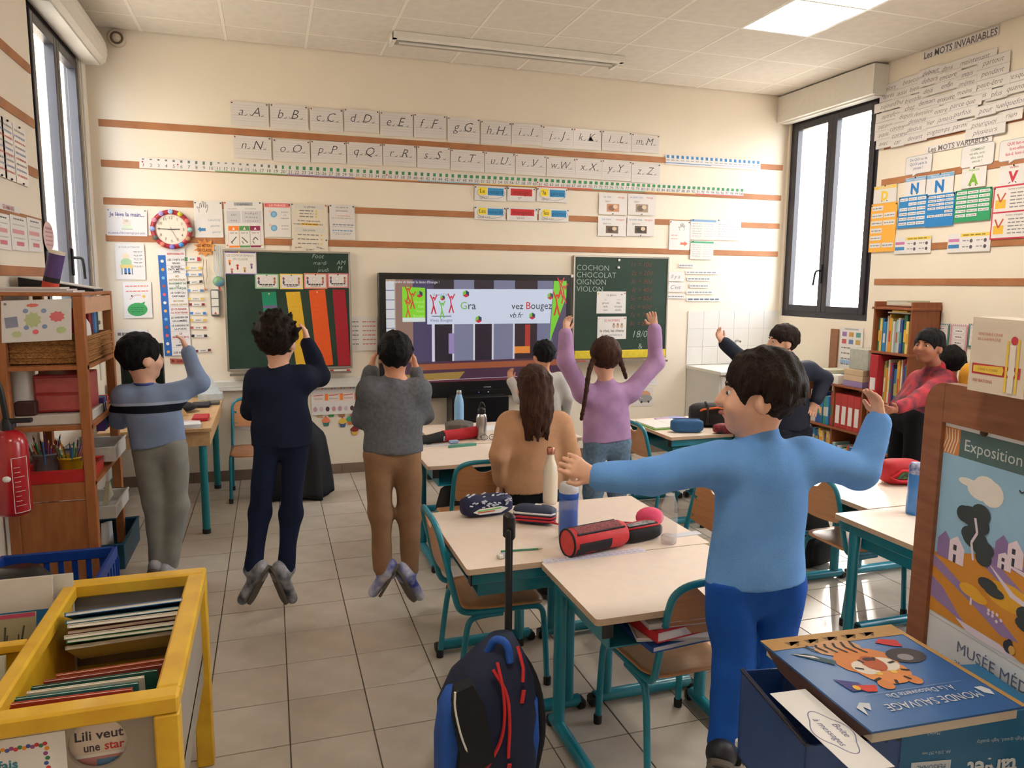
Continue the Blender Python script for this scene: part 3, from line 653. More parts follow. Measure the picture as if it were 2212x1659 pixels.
for nm, an, L_, w_ in (('hour_hand', 87, .062, .006), ('minute_hand', 271, .10, .005), ('second_hand', 154, .10, .002)):
    an = math.radians(an); d = npv((math.sin(an), 0, math.cos(an))); G().tube([c+npv((0, -.036, 0))-d*.02, c+npv((0, -.036, 0))+d*L_], w_/2, 6).o(nm, BLACKP, t, world=True)
mc = [(206, 196, 60), (200, 90, 90), (130, 190, 180), (180, 140, 100), (60, 140, 200), (130, 120, 200), (230, 120, 100), (90, 96, 90), (150, 170, 226), (230, 140, 170), (170, 150, 210), (150, 190, 226)]
for k in range(12):
    an = math.radians(30*(k+1)); q = c+npv((math.sin(an), 0, math.cos(an)))*(R_-.016)+npv((0, -.044, 0)); G().lathe([(.0, 0), (.019, 0), (.019, .005), (.0, .006)], q, 12, R=Ry_).o('medallion', flat(mc[k]), t, world=True)
# siren
c = onY(253, 84); t = thing('wall_siren', 'small round off-white siren under the ceiling', 'siren', (c[0], 0, c[2]-.06))
G().lathe([(.0, 0), (.062, 0), (.062, .03), (.05, .045), (.046, .03), (.03, .03), (.026, .05), (.0, .055)], npv((c[0], 0, c[2])), 24, R=Ry_).o('body', mat('siren_shell', (206, 194, 176), .5), t, world=True)
G().lathe([(.047, .031), (.031, .031)], npv((c[0], 0, c[2])), 24, R=Ry_).o('dark_ring', mat('siren_ring', (120, 104, 92), .6), t, world=True)
# --- chalkboards
GREEN = mat('chalkboard_green', (26, 52, 40), .55, rgb2=(34, 60, 48), scale=3)
ALU = mat('aluminium', (176, 170, 162), .35, metal=.7, var=.03)
CHALK = (176, 190, 180); RCH = (124, 70, 56)
def board(x0, x1, z0, z1, label):
    t = thing('chalkboard', label, 'chalkboard', ((x0+x1)/2, 0, z0))
    G().bb(x0+.012, x1-.012, -.03, -.004, z0+.012, z1-.012).o('writing_surface', GREEN, t, world=True)
    for nm, q in (('frame_edge', (x0, x1, z1-.016, z1)), ('frame_edge', (x0, x1, z0, z0+.016)), ('frame_edge', (x0, x0+.016, z0+.016, z1-.016)), ('frame_edge', (x1-.016, x1, z0+.016, z1-.016))):
        G().bb(q[0], q[1], -.036, -.002, q[2], q[3], bev=.002).o(nm, ALU, t, world=True)
    g = G().prism([(0, 0), (.075, .0), (.08, .02), (.072, .02), (.068, .008), (0, .012)], (x0+.02, -.03, z0-.035), (0, -1, 0), (0, 0, 1), (x1-x0-.04, 0, 0)); g.o('chalk_tray', ALU, t, world=True)
    return t
b1 = board(1.035, 2.045, .93, 1.915, 'green chalkboard with coloured strips left of the screen')
b2 = board(4.085, 5.085, .955, 1.93, 'green chalkboard with chalk word list right of the screen')
def BS(x0, y0, x1, y1): return FS(x0, y0, x1, y1, off=.0312)
s = BS(650, 545, 752, 590); s.text('Foot', .36, .28, .22, CHALK, shear=.3, bold=-.01); s.text('mardi', .40, .60, .20, CHALK, shear=.3, fit=.5, bold=-.01); s.text('AM', .85, .58, .22, CHALK, shear=.2, bold=-.01); s.text('jeudi', .46, .95, .20, CHALK, shear=.3, fit=.4, bold=-.01); s.text('M', .83, .86, .22, CHALK, shear=.2, bold=-.01)
s.g.o('chalk_writing', s.mats, b1, world=True)
s = BS(1238, 552, 1438, 760)
for k, q in enumerate(('COCHON', 'CHOCOLAT', 'OIGNON', 'VIOLON')): s.text(q, .04, .145+.072*k, .058, CHALK, align='l', fit=.42, bold=-.014, ang=-.01)
for k, q in enumerate(('1c = 10d', '2c = 20d', '3c = 30d', '4c = 40d', '5c = 50d', '6c = 60d', '7c = 70d', '8c = 80d')): s.text(q, .60, .10+.088*k, .05, RCH, align='l', fit=.30, shear=.2, bold=-.01)
s.text('18/09', .64, .84, .075, CHALK, align='l', shear=.2, bold=-.012); s.text('&', .70, .96, .06, CHALK, align='l', bold=-.012)
s.g.o('chalk_writing', s.mats, b2, world=True)
for x, y in ((1337, 562), (1336, 578)):
    q = onY(x, y, -.033); t = tag(G().lathe([(0, 0), (.012, 0), (.012, .008), (0, .008)], q, 12, R=Ry_).o('magnet', WHITEP), 'round white magnet, %s of two on the right chalkboard' % ('upper' if y < 570 else 'lower'), 'magnet')
q0, q1 = onY(1240, 758, -.04), onY(1436, 771, -.04)
tag(G().bb(q0[0], q1[0], -.055, -.036, q1[2], q0[2], bev=.004).o('yellow_ruler', mat('yellow_ruler', (226, 202, 60), .4)), 'yellow rule lying along the foot of the right chalkboard', 'ruler')
s = BS(1289.5, 629.5, 1351, 677); s.text('Le genre', .5, .20, .10, (110, 100, 100), fit=.5)
for r, (q, v) in enumerate((('un', 'une'), ('garçon', 'fille'), ('stylo', 'trousse'), ('ours', 'abeille'))): s.text(q, .3, .40+.16*r, .09, K if r else LG, fit=.32); s.text(v, .74, .40+.16*r, .09, K if r else LG, fit=.34)
s.build('grammar_sheet', 'sheet titled Le genre pinned on the right chalkboard', 'sheet', pins=[(.05, .1, YEL), (.85, .14, (70, 50, 90)), (.96, .08, RED)])
s = BS(1291, 684, 1352, 732); s.text('LE NOMBRE', .5, .22, .11, (200, 70, 80), fit=.55)
for k in range(3): s.ell(.56+.14*k, .42, .05, .10, (200, 170, 150)); s.ell(.56+.14*k, .34, .03, .05, (150, 120, 100), .0003)
s.text('le chat, les chiens', .5, .68, .12, K, fit=.85, bold=.01); s.greek(.15, .85, .82, .05, LG); s.build('grammar_sheet', 'sheet titled LE NOMBRE pinned low on the right chalkboard', 'sheet', pins=[(.05, .1, YEL), (.94, .08, RED)])
s = BS(484, 544, 555, 593); s.rect(0, 0, 1, .04, PUR); s.rect(0, .96, 1, 1, PUR); s.rect(0, 0, .03, 1, (200, 180, 210)); s.rect(.97, 0, 1, 1, (200, 180, 210)); s.text('LES COMPORTEMENTS', .5, .20, .10, GR, fit=.86); s.text('EN CLASSE', .5, .36, .10, GR, fit=.45)
for x, y, c_ in ((.16, .40, ORA), (.40, .60, RED), (.22, .78, (206, 120, 110)), (.62, .72, (200, 150, 60)), (.84, .55, (150, 110, 160))): s.ell(x, y, .045, .05, c_); s.ell(x, y+.12, .03, .08, tuple(int(v*.7) for v in c_))
s.build('behaviour_sheet', 'white sheet with small figures on the corner of the left chalkboard', 'sheet', pins=[(.46, .02, YEL)])
for k, (bx, c_, nm) in enumerate((((550, 591, 603, 624), (140, 190, 150), 'green'), ((604, 591, 655, 625), (236, 206, 110), 'yellow'), ((656, 590, 707, 624), (226, 140, 120), 'salmon'), ((707, 590, 753, 622), (206, 120, 130), 'rose'))):
    s = BS(*bx); s.rect(.06, .08, .94, .92, (226, 220, 218), .0002); s.disc(.45, .38, .018, (206, 202, 200), .0005); s.disc(.45, .38, .013, (232, 228, 224), .0008); s.ell(.16, .32, .05, .10, (150, 90, 110), .0005); s.ell(.16, .56, .045, .14, (90, 80, 120), .0005); s.ell(.82, .32, .05, .10, (160, 120, 80), .0005); s.ell(.82, .54, .045, .14, (190, 110, 90), .0005); s.greek(.18, .84, .72, .08, K, l=.0005, seed=k); s.greek(.28, .74, .82, .05, GR, l=.0005, seed=k)
    s.build('clock_card', 'clock card with %s border above the coloured strips' % nm, 'card', flat(c_), pins=[(.5, .1, ((60, 110, 80), (40, 130, 90), K, K)[k])])
for k, (tl, tr, bl, c_, nm, pc) in enumerate((((565, 631), (596, 630), (578, 770), (30, 132, 102), 'green', YEL), ((617, 631), (648, 630), (640, 790), (224, 178, 50), 'yellow', (236, 200, 90)), ((667, 627), (702, 625), (685.5, 791), (228, 92, 36), 'orange', (226, 220, 210)), ((718, 626), (745.5, 626), (730.5, 790), (164, 34, 48), 'crimson', RED))):
    a, b, c2 = onY(*tl, -.0312), onY(*tr, -.0312), onY(*bl, -.0312); s = Sheet(a, b-a, c2-a, (0, -1, 0))
    if k == 0: s.rect(0, .21, 1, .25, (110, 90, 140)); s.rect(0, .36, 1, .41, (80, 96, 150))
    s.build('colour_strip', 'long %s paper strip pinned to the left chalkboard' % nm, 'paper strip', mat('felt_'+nm, c_, .85, var=.04, scale=60), group='coloured strips on the left chalkboard', pins=[(.5, .03, pc)])
for k, (x0, x1, y_) in enumerate(((690, 716, 805), (717, 752, 804))):
    a, b = onY(x0, y_, -.07), onY(x1, y_, -.07); z_ = .93-.035+.02
    t = thing('marker_pen', 'white marker with red ends on the left chalk tray, %s one' % ('left' if k == 0 else 'right'), 'marker', ((a[0]+b[0])/2, -.07, z_), group='markers on the chalk tray')
    G().tube([(a[0], -.07, z_), (b[0], -.07, z_)], .008, 8).o('barrel', WHITEP, t, world=True)
    for q in (a[0], b[0]): G().tube([(q-.012, -.07, z_), (q+.014, -.07, z_)], .0085, 8).o('cap', flat((190, 50, 50)), t, world=True)
a = onY(1247, 783, -.07); tag(G().tube([(a[0], -.07, .94), (a[0]+.09, -.07, .94)], .007, 8).o('chalk_stick', flat((200, 70, 60))), 'red chalk stick on the right chalk tray', 'chalk')
s = FS(757, 684, 815, 757)
for r in range(6): s.greek(.06, .3, .15+.13*r, .03, GR, seed=r); s.greek(.45, .95, .15+.13*r, .03, (200, 120, 110), seed=r+3)
s.build('conjugation_sheet', 'white sheet with red rows between left chalkboard and screen', 'sheet', CARD)
# ledge / cable trunking under the left board
tr_ = thing('cable_trunking', 'white cable trunking running under the left chalkboard', 'trunking', (1.2, 0, .76))
G().bb(XL+.02, 2.28, -.055, -.0, .765, .85, bev=.006).o('channel', WHITEP, tr_, world=True); G().bb(XL+.02, 2.28, -.0575, -.055, .803, .807).o('cover_seam', LAMPF, tr_, world=True)
# cupcake birthday chart
s = FS(672, 836, 768, 893); s.rect(0, 0, 1, .12, (214, 196, 196))
for k in range(14): s.fpoly([(k/14, .03), ((k+1)/14, .03), ((k+.5)/14, .12)], ((206, 110, 120), (120, 180, 190), (226, 190, 90))[k % 3], .0003)
for k in range(3): s.rect(.04+.34*k, .22, .28+.34*k, .56, (236, 220, 216)); s.line([(.05+.34*k, .32), (.27+.34*k, .30)], .006, RED, .0004); s.text('Anniversaire', .16+.34*k, .46, .08, GR, fit=.2); s.rect(.30+.34*k, .26, .38+.34*k, .5, ORA)
for k in range(7): s.ell(.08+.14*k, .80, .045, .09, ((190, 150, 170), (206, 190, 200), (90, 56, 70), (210, 150, 160))[k % 4])
s.build('birthday_chart', 'birthday chart with bunting and cakes under the left chalkboard', 'poster')
cc = [((60, 130, 120), (200, 160, 110)), ((230, 190, 70), (70, 140, 70)), ((226, 200, 80), (160, 110, 70)), ((130, 60, 70), (180, 90, 110)), ((230, 130, 90), (60, 120, 110)), ((226, 190, 80), (60, 90, 130)), ((60, 150, 110), (200, 110, 60)), ((130, 40, 44), (206, 170, 70))]
cp = [(691, 892), (715.5, 891), (738.6, 891), (763, 887), (704, 911), (740, 913), (757, 908), (766, 930)]
for k, ((x, y), (c1, c2)) in enumerate(zip(cp, cc)):
    s = FS(x-9.5, y-12, x+9.5, y+9, off=.004+.0015*(k % 3)); s.fpoly([(.08, .58), (.92, .58), (.78, 1), (.22, 1)], c2); s.ell(.5, .45, .5, .24, c1, .0003); s.ell(.5, .26, .28, .16, c1, .0004); s.disc(.5, .08, .006, RED, .0004); s.rect(.47, .0, .53, .1, YEL, .0003)
    s.build('cupcake_cutout', 'paper cupcake with %s icing, %s on the birthday wall' % (('teal', 'yellow and green', 'pale yellow', 'plum', 'orange', 'yellow and blue', 'sea green', 'deep red')[k], ('top left', 'upper middle left', 'upper middle right', 'top right', 'second row left', 'second row right', 'beside the plum one', 'lowest')[k]), 'cutout', flat(c1), group='paper cupcakes', shape=[(.22, 1), (.08, .58), (0, .48), (.2, .22), (.44, .14), (.56, .14), (.8, .22), (1, .48), (.92, .58), (.78, 1)])
s = FS(499, 868, 548, 926, off=.004); s.rect(.04, .04, .96, .96, (196, 188, 186)); s.greek(.1, .9, .2, .03, (170, 160, 164)); s.build('faded_notice', 'faded grey notice low on the wall behind the empty chair', 'notice')
s = FS(1362, 802, 1418, 832, off=.004); s.text('a', .45, .5, .28, (200, 80, 70)); s.text('c', .88, .5, .3, K); s.line([(.05, .78), (.9, .80)], .003, LG); s.build('letter_sheet', 'white sheet with letters a and c under the right chalkboard', 'sheet')
s = FS(1366, 838, 1410, 876, off=.004); s.ell(.62, .45, .26, .28, (206, 150, 120)); s.ell(.62, .6, .34, .22, (150, 150, 152), .0002); s.disc(.45, .78, .012, K, .0004); s.disc(.78, .78, .012, K, .0004); s.line([(.1, .4), (.5, .6)], .004, (226, 222, 216), .0004); s.build('vehicle_drawing', 'small vehicle picture low on the wall under the right chalkboard', 'picture', CARD)
# --- right wall
s = RS((1996, 112), (2157, 66), (1996, 130)); s.text('Les MOTS INVARIABLES', .5, .9, .8, (106, 100, 96), fit=.98, bold=.02); s.build('wall_title', 'paper title Les MOTS INVARIABLES high on the right wall', 'title')
s = RS((2000, 318), (2144, 293), (2000, 332)); s.text('Les MOTS VARIABLES', .5, .9, .8, (120, 112, 108), fit=.98, bold=.02); s.build('wall_title', 'paper title Les MOTS VARIABLES on the right wall', 'title')
W_ = [('alors', 675, 450), ('beaucoup', 790, 410), ('debout', 880, 368), ('dans', 965, 350), ('maintenant', 1105, 305), ('partout', 1200, 312), ('après', 665, 490), ('aussi', 733, 475), ('bien', 795, 455), ('dehors', 875, 410), ('encore', 970, 390), ('mais', 1068, 378), ('pendant', 1197, 368), ('presque', 1318, 388), ("aujourd'hui", 682, 535), ('bientôt', 790, 510), ('déjà', 867, 467), ('enfin', 965, 437), ('même', 1065, 425), ('peut-être', 1182, 428), ('plus', 1218, 480), ('quand', 1318, 447), ('autrefois', 676, 590), ('chez', 775, 553), ('demain', 862, 523), ('ensuite', 960, 505), ('moins', 1055, 470), ('puis', 1140, 490), ('autour', 650, 645), ('depuis', 757, 593), ('derrière', 845, 578), ('entre', 935, 568), ('parce que', 1045, 532), ('quelquefois', 1290, 528), ('avant', 641, 690), ('comment', 725, 652), ('dessous', 815, 617), ('hier', 882, 628), ('jamais', 955, 610), ('parfois', 1045, 580), ('pour', 1165, 565), ('rien', 1297, 590), ('avec', 642, 735), ('comme', 725, 690), ('dessus', 802, 660), ('longtemps', 920, 672), ('parmi', 1035, 645), ('pourquoi', 1157, 632), ('plusieurs', 1162, 672), ('devant', 805, 705), ('car', 715, 728)]
for k, (wd, zx, zy) in enumerate(W_):
    x, y = 1640+zx*.4218, zy*.4218; p = onX(x, y, XR-.0095); hw = .031*len(wd)*.5+.022; q = npv((XR-.0095-.00025*k, p[1]+hw, p[2]+.039))
    s = Sheet(q, (0, -2*hw, 0), (0, 0, -.078), (-1, 0, 0)); s.rect(0, 0, 1, .04, LG); s.rect(0, .96, 1, 1, LG); s.text(wd, .5, .70, .50, (92, 88, 94) if wd != 'ensuite' else (40, 40, 44), fit=.88, shear=.3, bold=-.01)
    s.build('word_card', 'small handwritten word card reading %s on the right wall' % wd, 'word card', CARD, group='invariable word cards')
def bubble(tl, tr, bl, lines, c, label):
    s = RS(tl, tr, bl)
    for r, q in enumerate(lines): s.text(q, .5, .24+.64*r/len(lines), .62/len(lines)*.62, c, fit=.84, bold=.01)
    for e in ([(0, .06), (.06, 0), (.94, 0), (1, .06), (1, .82), (.94, .88), (.45, .88), (.3, 1), (.3, .88), (.06, .88), (0, .82), (0, .06)],): s.line(e, .004, LG)
    s.build('speech_bubble', label, 'sign', shape=[(0, .06), (.06, 0), (.94, 0), (1, .06), (1, .82), (.94, .88), (.45, .88), (.3, 1), (.3, .88), (.06, .88), (0, .82)])
bubble((1958, 341), (2014, 333), (1958, 384), ('De QUI ou de', 'QUOI parle la', 'phrase ?'), (96, 110, 150), 'speech bubble reading De QUI ou de QUOI parle la phrase')
bubble((2079, 318), (2149, 309), (2079, 370), ('COMMENT', 'est-elle, sont-', 'elles, est-il,', 'sont-ils ?'), (110, 130, 90), 'speech bubble reading COMMENT est-elle')
bubble((2161, 306), (2240, 296), (2161, 356), ('QUE fait-elle,', 'font-elles,', 'fait-il, font-ils ?'), (196, 60, 80), 'red speech bubble reading QUE fait-elle at the frame edge')
def lcard(tl, tr, bl, head, L, c, hc, lab):
    s = RS(tl, tr, bl, off=.0105); s.rect(0, .02, 1, .20, hc if head else (226, 222, 216)); s.text(head, .5, .17, .13, c if hc == (226, 222, 216) else (226, 226, 230), fit=.9, l=.0005); s.text(L, .5, .84, .52, c, bold=.05); s.line([(.36, .92), (.42, .86)], .006, K); s.line([(.64, .92), (.58, .86)], .006, K)
    s.build('letter_mascot_card', lab, 'card', pins=[(.5, .03, K)])
lcard((1889, 404), (1938, 398), (1887, 441), 'Déterminants', 'D', (236, 200, 60), (236, 200, 90), 'grammar card with yellow letter D beside the right window')
lcard((1956, 386), (2001, 381), (1956, 426), 'Noms communs', 'N', (40, 120, 190), (120, 170, 210), 'grammar card with blue letter N, nearest the yellow D')
lcard((2003, 379), (2062, 371), (2003, 423), 'Noms propres', 'N', (40, 120, 190), (120, 170, 210), 'grammar card with blue N wearing a brown hat')
lcard((2079, 366), (2132, 360), (2079, 408), 'Adjectifs', 'A', (120, 170, 50), (226, 222, 216), 'grammar card with green letter A')
lcard((2161, 360), (2222, 353), (2161, 402), 'Verbes', 'V', (196, 50, 70), (226, 222, 216), 'grammar card with red letter V')
def panel(tl, tr, bl, c, rws, cls, lab, fullh=.92):
    s = RS(tl, tr, bl, off=.0112); R_ = random.Random(len(lab))
    for r in range(rws):
        for q in range(cls):
            a0 = .04+q*.94/cls; b0 = .05+r*fullh/rws
            if R_.random() < .12: continue
            s.rect(a0, b0, a0+.86/cls, b0+fullh/rws*.62, (226, 224, 224)); s.greek(a0+.03, a0+.80/cls, b0+fullh/rws*.33, .02, GR, l=.0005, seed=r*5+q)
    s.build('grammar_poster', lab, 'poster', flat(c), pins=[(.03, .04, K), (.97, .04, K)])
panel((1883, 442), (1939, 440), (1881, 545), (240, 176, 70), 6, 2, 'orange word panel next to the right window')
panel((1943, 427), (2004, 423), (1941, 494), (44, 132, 196), 6, 3, 'blue word panel under the plain blue N')
panel((2004, 422), (2064, 416), (2003, 491), (40, 126, 192), 6, 3, 'blue word panel under the hatted blue N', .7)
panel((2065, 413), (2144, 403), (2062, 481), (44, 150, 100), 6, 3, 'green word panel under the letter A', .85)
s = RS((2148, 404), (2240, 394), (2145, 518), off=.0112); s.rect(.03, .03, .97, .48, (230, 224, 220)); s.rect(.03, .51, .97, .97, (230, 224, 220))
for k in range(2):
    s.text('Verbes à l\'infinitif' if k == 0 else 'Verbes conjugués', .55, .09+.48*k, .035, K, fit=.8, l=.0005); s.rect(.07, .26+.48*k, .32, .42+.48*k, (226, 180, 60), .0003); s.line([(.10, .14+.48*k), (.19, .30+.48*k), (.30, .14+.48*k)], .012, (190, 90, 60), .0006)
    for r in range(5): s.greek(.42, .92, .15+.065*r+.48*k, .02, GR, l=.0005, seed=r)
s.build('grammar_poster', 'red-framed verb panel at the right frame edge', 'poster', flat((196, 60, 80)), pins=[(.03, .04, K)])
for tl, tr, bl, lb in (((1934, 514), (2013, 508), (1933, 549), 'small table card with yellow header under the blue panels'), ((2049, 506), (2142, 499), (2048, 546), 'small table card with yellow header under the green panel')):
    s = RS(tl, tr, bl); s.rect(.30, .02, .98, .2, (236, 206, 90)); s.greek(.36, .9, .11, .07, (150, 130, 60), l=.0005); s.rect(.02, .28, .28, .44, (196, 120, 170)); s.rect(.02, .58, .28, .78, (60, 130, 190))
    for r in range(2):
        for q in range(2): s.greek(.36+.32*q, .50+.32*q, .40+.32*r, .05, GR, seed=r); s.ell(.56+.32*q, .42+.32*r, .035, .10, (90, 84, 96))
    s.build('agreement_card', lb, 'card')
# lower right-wall posters
for k, (x0, y0, x1, y1, c_) in enumerate(((2020, 697, 2052, 742, (70, 120, 116)), (2055, 699, 2092, 757, (206, 150, 160)), (2094, 698, 2127, 750, (80, 130, 124)), (2130, 699, 2166, 752, (150, 80, 110)))):
    s = RS((x0, y0), (x1, y0+1), (x0, y1)); n = 12
    s.rect(.1, .08, .9, .92, (222, 212, 210))
    for j in range(8): s.fpoly([(.02+.12*j, .0), (.14+.12*j, .0), (.08+.12*j, .08)], (226, 220, 220), .0002)
    for r in range(3): s.ell(.5, .26+.22*r, .32, .08, (236, 230, 228), .0004); s.greek(.3, .7, .26+.22*r, .03, K, l=.0006, seed=r)
    s.build('motivation_card', 'scalloped card with %s border above the red hooded child' % ('dark teal', 'pink', 'sea green', 'plum')[k], 'card', flat(c_), group='scalloped cards on the right wall')
s = RS((1816, 706), (1866, 708), (1814, 803)); s.rect(.2, .02, .8, .05, LG)
for r in range(2):
    for q in range(3): s.rect(.10+.30*q, .10+.16*r, .30+.30*q, .20+.16*r, ((150, 110, 170), (200, 150, 80), (90, 160, 150), (196, 90, 90), (110, 130, 180), (190, 160, 90))[q+3*r])
for r in range(4): s.greek(.1, .6, .45+.12*r, .03, GR, seed=r); s.disc(.85, .45+.12*r, .012, (170, 130, 90))
s.rect(.08, .72, .55, .80, (150, 180, 220)); s.build('picture_schedule', 'tall white picture chart under the right window', 'poster')
a, b = onX(1798, 710, XR), onX(1808, 803, XR); t = tag(G().bb(XR-.02, XR, b[1], a[1], b[2], a[2], bev=.003).o('wooden_ruler', mat('slat_brown', (150, 104, 74), .6)), 'long wooden ruler hung upright under the right window', 'ruler')
# --- left wall
nm_ = ('leftmost', 'middle', 'rightmost')
for k, (tl, tr, bl) in enumerate((((-22, 236), (5, 252), (-20, 372)), ((1, 250), (26, 264), (4, 382)), ((25, 264), (54, 281), (30, 392)))):
    s = LS(tl, tr, bl)
    for r in range(9): s.greek(.12, .88, .10+.095*r, .035, (GR, (150, 160, 190), (206, 130, 120))[r % 3], seed=r+k)
    s.build('conjugation_sheet', 'narrow verb sheet high on the left wall, %s of three' % nm_[k], 'sheet', CARD, pins=[(.5, .02, K), (.5, .98, K)])
s = LS((-10, 433), (41, 441), (-10, 448)); s.text('GRAMMAIRE', .5, .85, .7, (180, 130, 136), fit=.9, bold=.03); s.build('wall_title', 'faded pink paper title low on the left wall', 'title')
for k, (tl, tr, bl) in enumerate((((-16, 456), (19, 461), (-15, 536)), ((20, 462), (56, 467), (22, 539)), ((57, 468), (88, 474), (60, 542)))):
    s = LS(tl, tr, bl); s.greek(.2, .8, .10, .04, K); s.rect(.1, .40, .8, .52, (214, 150, 156)); s.rect(.3, .74, .75, .86, (206, 120, 130)); s.greek(.15, .85, .26, .03, LG); s.greek(.15, .85, .64, .03, LG); s.build('sentence_sheet', 'white and pink sheet near the shelf top, %s of three' % nm_[k], 'sheet')
s = LS((91, 475), (114, 481), (92, 541)); s.rect(.2, .22, .8, .28, (200, 150, 156), .0003)
for r in range(5): s.greek(.2, .85, .22+.14*r, .05, (190, 130, 140), l=.0004, seed=r)
s.build('oval_sign', 'pink oval word sign beside the left window frame', 'sign', flat((222, 190, 188)), shape=[(.5+.5*math.cos(t), .5+.5*math.sin(t)) for t in np.linspace(0, 2*math.pi, 25)[:-1]])
# --- interactive screen
def pY(px, py, y): q = onY(px, py, y); return q[0], q[2]
ys = -.10
x0, z1 = pY(817, 589, ys); x1, _ = pY(1236, 591, ys); _, zb = pY(1000, 858, ys)
dx0, dz1 = pY(833, 603, ys); dx1, _ = pY(1224, 604, ys); _, dz0 = pY(1000, 824, ys)
t = thing('interactive_screen', 'large black interactive screen showing a stage with a dance banner', 'screen', ((x0+x1)/2, -.05, zb))
DARK = mat('screen_bezel', (16, 16, 20), .3)
G().bb(x0, x1, -.098, -.02, zb, z1, bev=.006).o('casing', DARK, t, world=True)
EM = {}
def em(c):
    k = 'screen_%02x%02x%02x' % c
    if k not in MATS:
        m = bpy.data.materials.new(k); m.use_nodes = True; b = m.node_tree.nodes['Principled BSDF']; b.inputs['Base Color'].default_value = (.01, .01, .012, 1); b.inputs['Roughness'].default_value = .25
        b.inputs['Emission Color'].default_value = (*lin(c), 1); b.inputs['Emission Strength'].default_value = .85; MATS[k] = m
    return MATS[k]
s = Sheet((dx0, -.0985, dz1), (dx1-dx0, 0, 0), (0, 0, dz0-dz1), (0, -1, 0)); s.lift = .0006
E_ = lambda c: em(c)
s.rect(0, 0, 1, 1, E_((44, 34, 62)))
for a0, a1, c_ in ((.0, .05, (170, 150, 130)), (.05, .14, (140, 108, 96)), (.14, .25, (66, 58, 96)), (.25, .36, (26, 20, 36)), (.36, .47, (120, 122, 150)), (.47, .58, (34, 24, 42)), (.58, .70, (116, 118, 146)), (.70, .83, (40, 22, 34)), (.83, .92, (112, 114, 142)), (.92, 1, (80, 70, 100))): s.rect(a0, .0, a1, .80, E_(c_), .0002)
s.rect(.0, .02, .045, .55, E_((206, 206, 210)), .0004)
for k in range(5): s.rect(.0, .1+.09*k, .045, .11+.09*k, E_((120, 126, 150)), .0006)
for a0, a1 in ((.24, .255), (.35, .36), (.465, .475), (.57, .58), (.69, .70)): s.rect(a0, .34, a1, .80, E_((210, 208, 220)), .0004)
s.rect(.76, .44, .79, .72, E_((170, 50, 40)), .0006); s.rect(.70, .66, .79, .73, E_((220, 130, 50)), .0006); s.rect(.33, .52, .36, .72, E_((150, 130, 180)), .0006)
s.fpoly([(.0, .80), (1, .78), (1, 1), (0, 1)], E_((70, 40, 60)), .0006); s.fpoly([(.14, .82), (.95, .80), (1, .86), (.12, .88)], E_((150, 80, 48)), .0008); s.fpoly([(.05, .92), (.42, .90), (.38, .99), (.0, .99)], E_((150, 118, 56)), .0008); s.fpoly([(.0, .985), (1, .96), (1, 1), (0, 1)], E_((90, 40, 50)), .001); s.line([(.05, .985), (.75, .965)], .004, E_((190, 180, 200)), .0012)
# banner
s.fpoly([(.215, .09), (.92, .085), (.905, .43), (.215, .43)], E_((206, 214, 232)), .001)
s.text('Grand Défi', .29, .155, .026, E_((120, 150, 170)), fit=.14, l=.0016); s.text('Vivez Bougez', .29, .405, .03, E_((90, 110, 140)), fit=.14, l=.0016)
s.line([(.24, .352), (.345, .352)], .006, E_((60, 80, 110)), .0016)
def jumper(cx, cy, k, c_, l=.0018):
    s.disc(cx, cy-.055*k, .010*k, c_, l)
    s.line([(cx-.018*k, cy-.085*k), (cx-.004*k, cy-.03*k), (cx, cy+.03*k)], .011*k, c_, l); s.line([(cx+.018*k, cy-.085*k), (cx+.004*k, cy-.03*k)], .011*k, c_, l)
    s.line([(cx, cy+.02*k), (cx-.012*k, cy+.10*k)], .012*k, c_, l); s.line([(cx, cy+.02*k), (cx+.012*k, cy+.10*k)], .012*k, c_, l)
def cube(cx, cy, r, l=.0018):
    h_ = [(cx+r*math.cos(math.pi/6+k*math.pi/3)*s.h/s.w, cy+r*math.sin(math.pi/6+k*math.pi/3)) for k in range(6)]
    for k, c_ in ((0, (200, 40, 60)), (2, (120, 190, 60)), (4, (40, 56, 90))): s.fpoly([(cx, cy), h_[k], h_[(k+1) % 6], h_[(k+2) % 6]], E_(c_), l)
jumper(.25, .23, 1.0, E_((200, 40, 60))); jumper(.295, .28, .9, E_((110, 190, 70))); jumper(.345, .22, 1.0, E_((200, 50, 80))); cube(.298, .175, .026)
for cx, cy in ((.425, .135), (.495, .385), (.80, .355), (.905, .155)): cube(cx, cy, .036)
s.text('Gra', .395, .285, .075, E_((40, 40, 50)), align='l', l=.0016, fit=.085); s.text('G', .395, .285, .075, E_((120, 180, 90)), align='l', l=.002)
s.text('vez', .68, .285, .068, E_((40, 40, 50)), align='l', l=.0016); s.text('Bougez', .765, .285, .075, E_((40, 40, 50)), align='l', l=.0016, fit=.15); s.text('B', .765, .285, .075, E_((200, 40, 50)), align='l', l=.002)
s.text('vb.fr', .672, .37, .055, E_((40, 44, 54)), align='l', l=.0016, shear=.2, fit=.075)
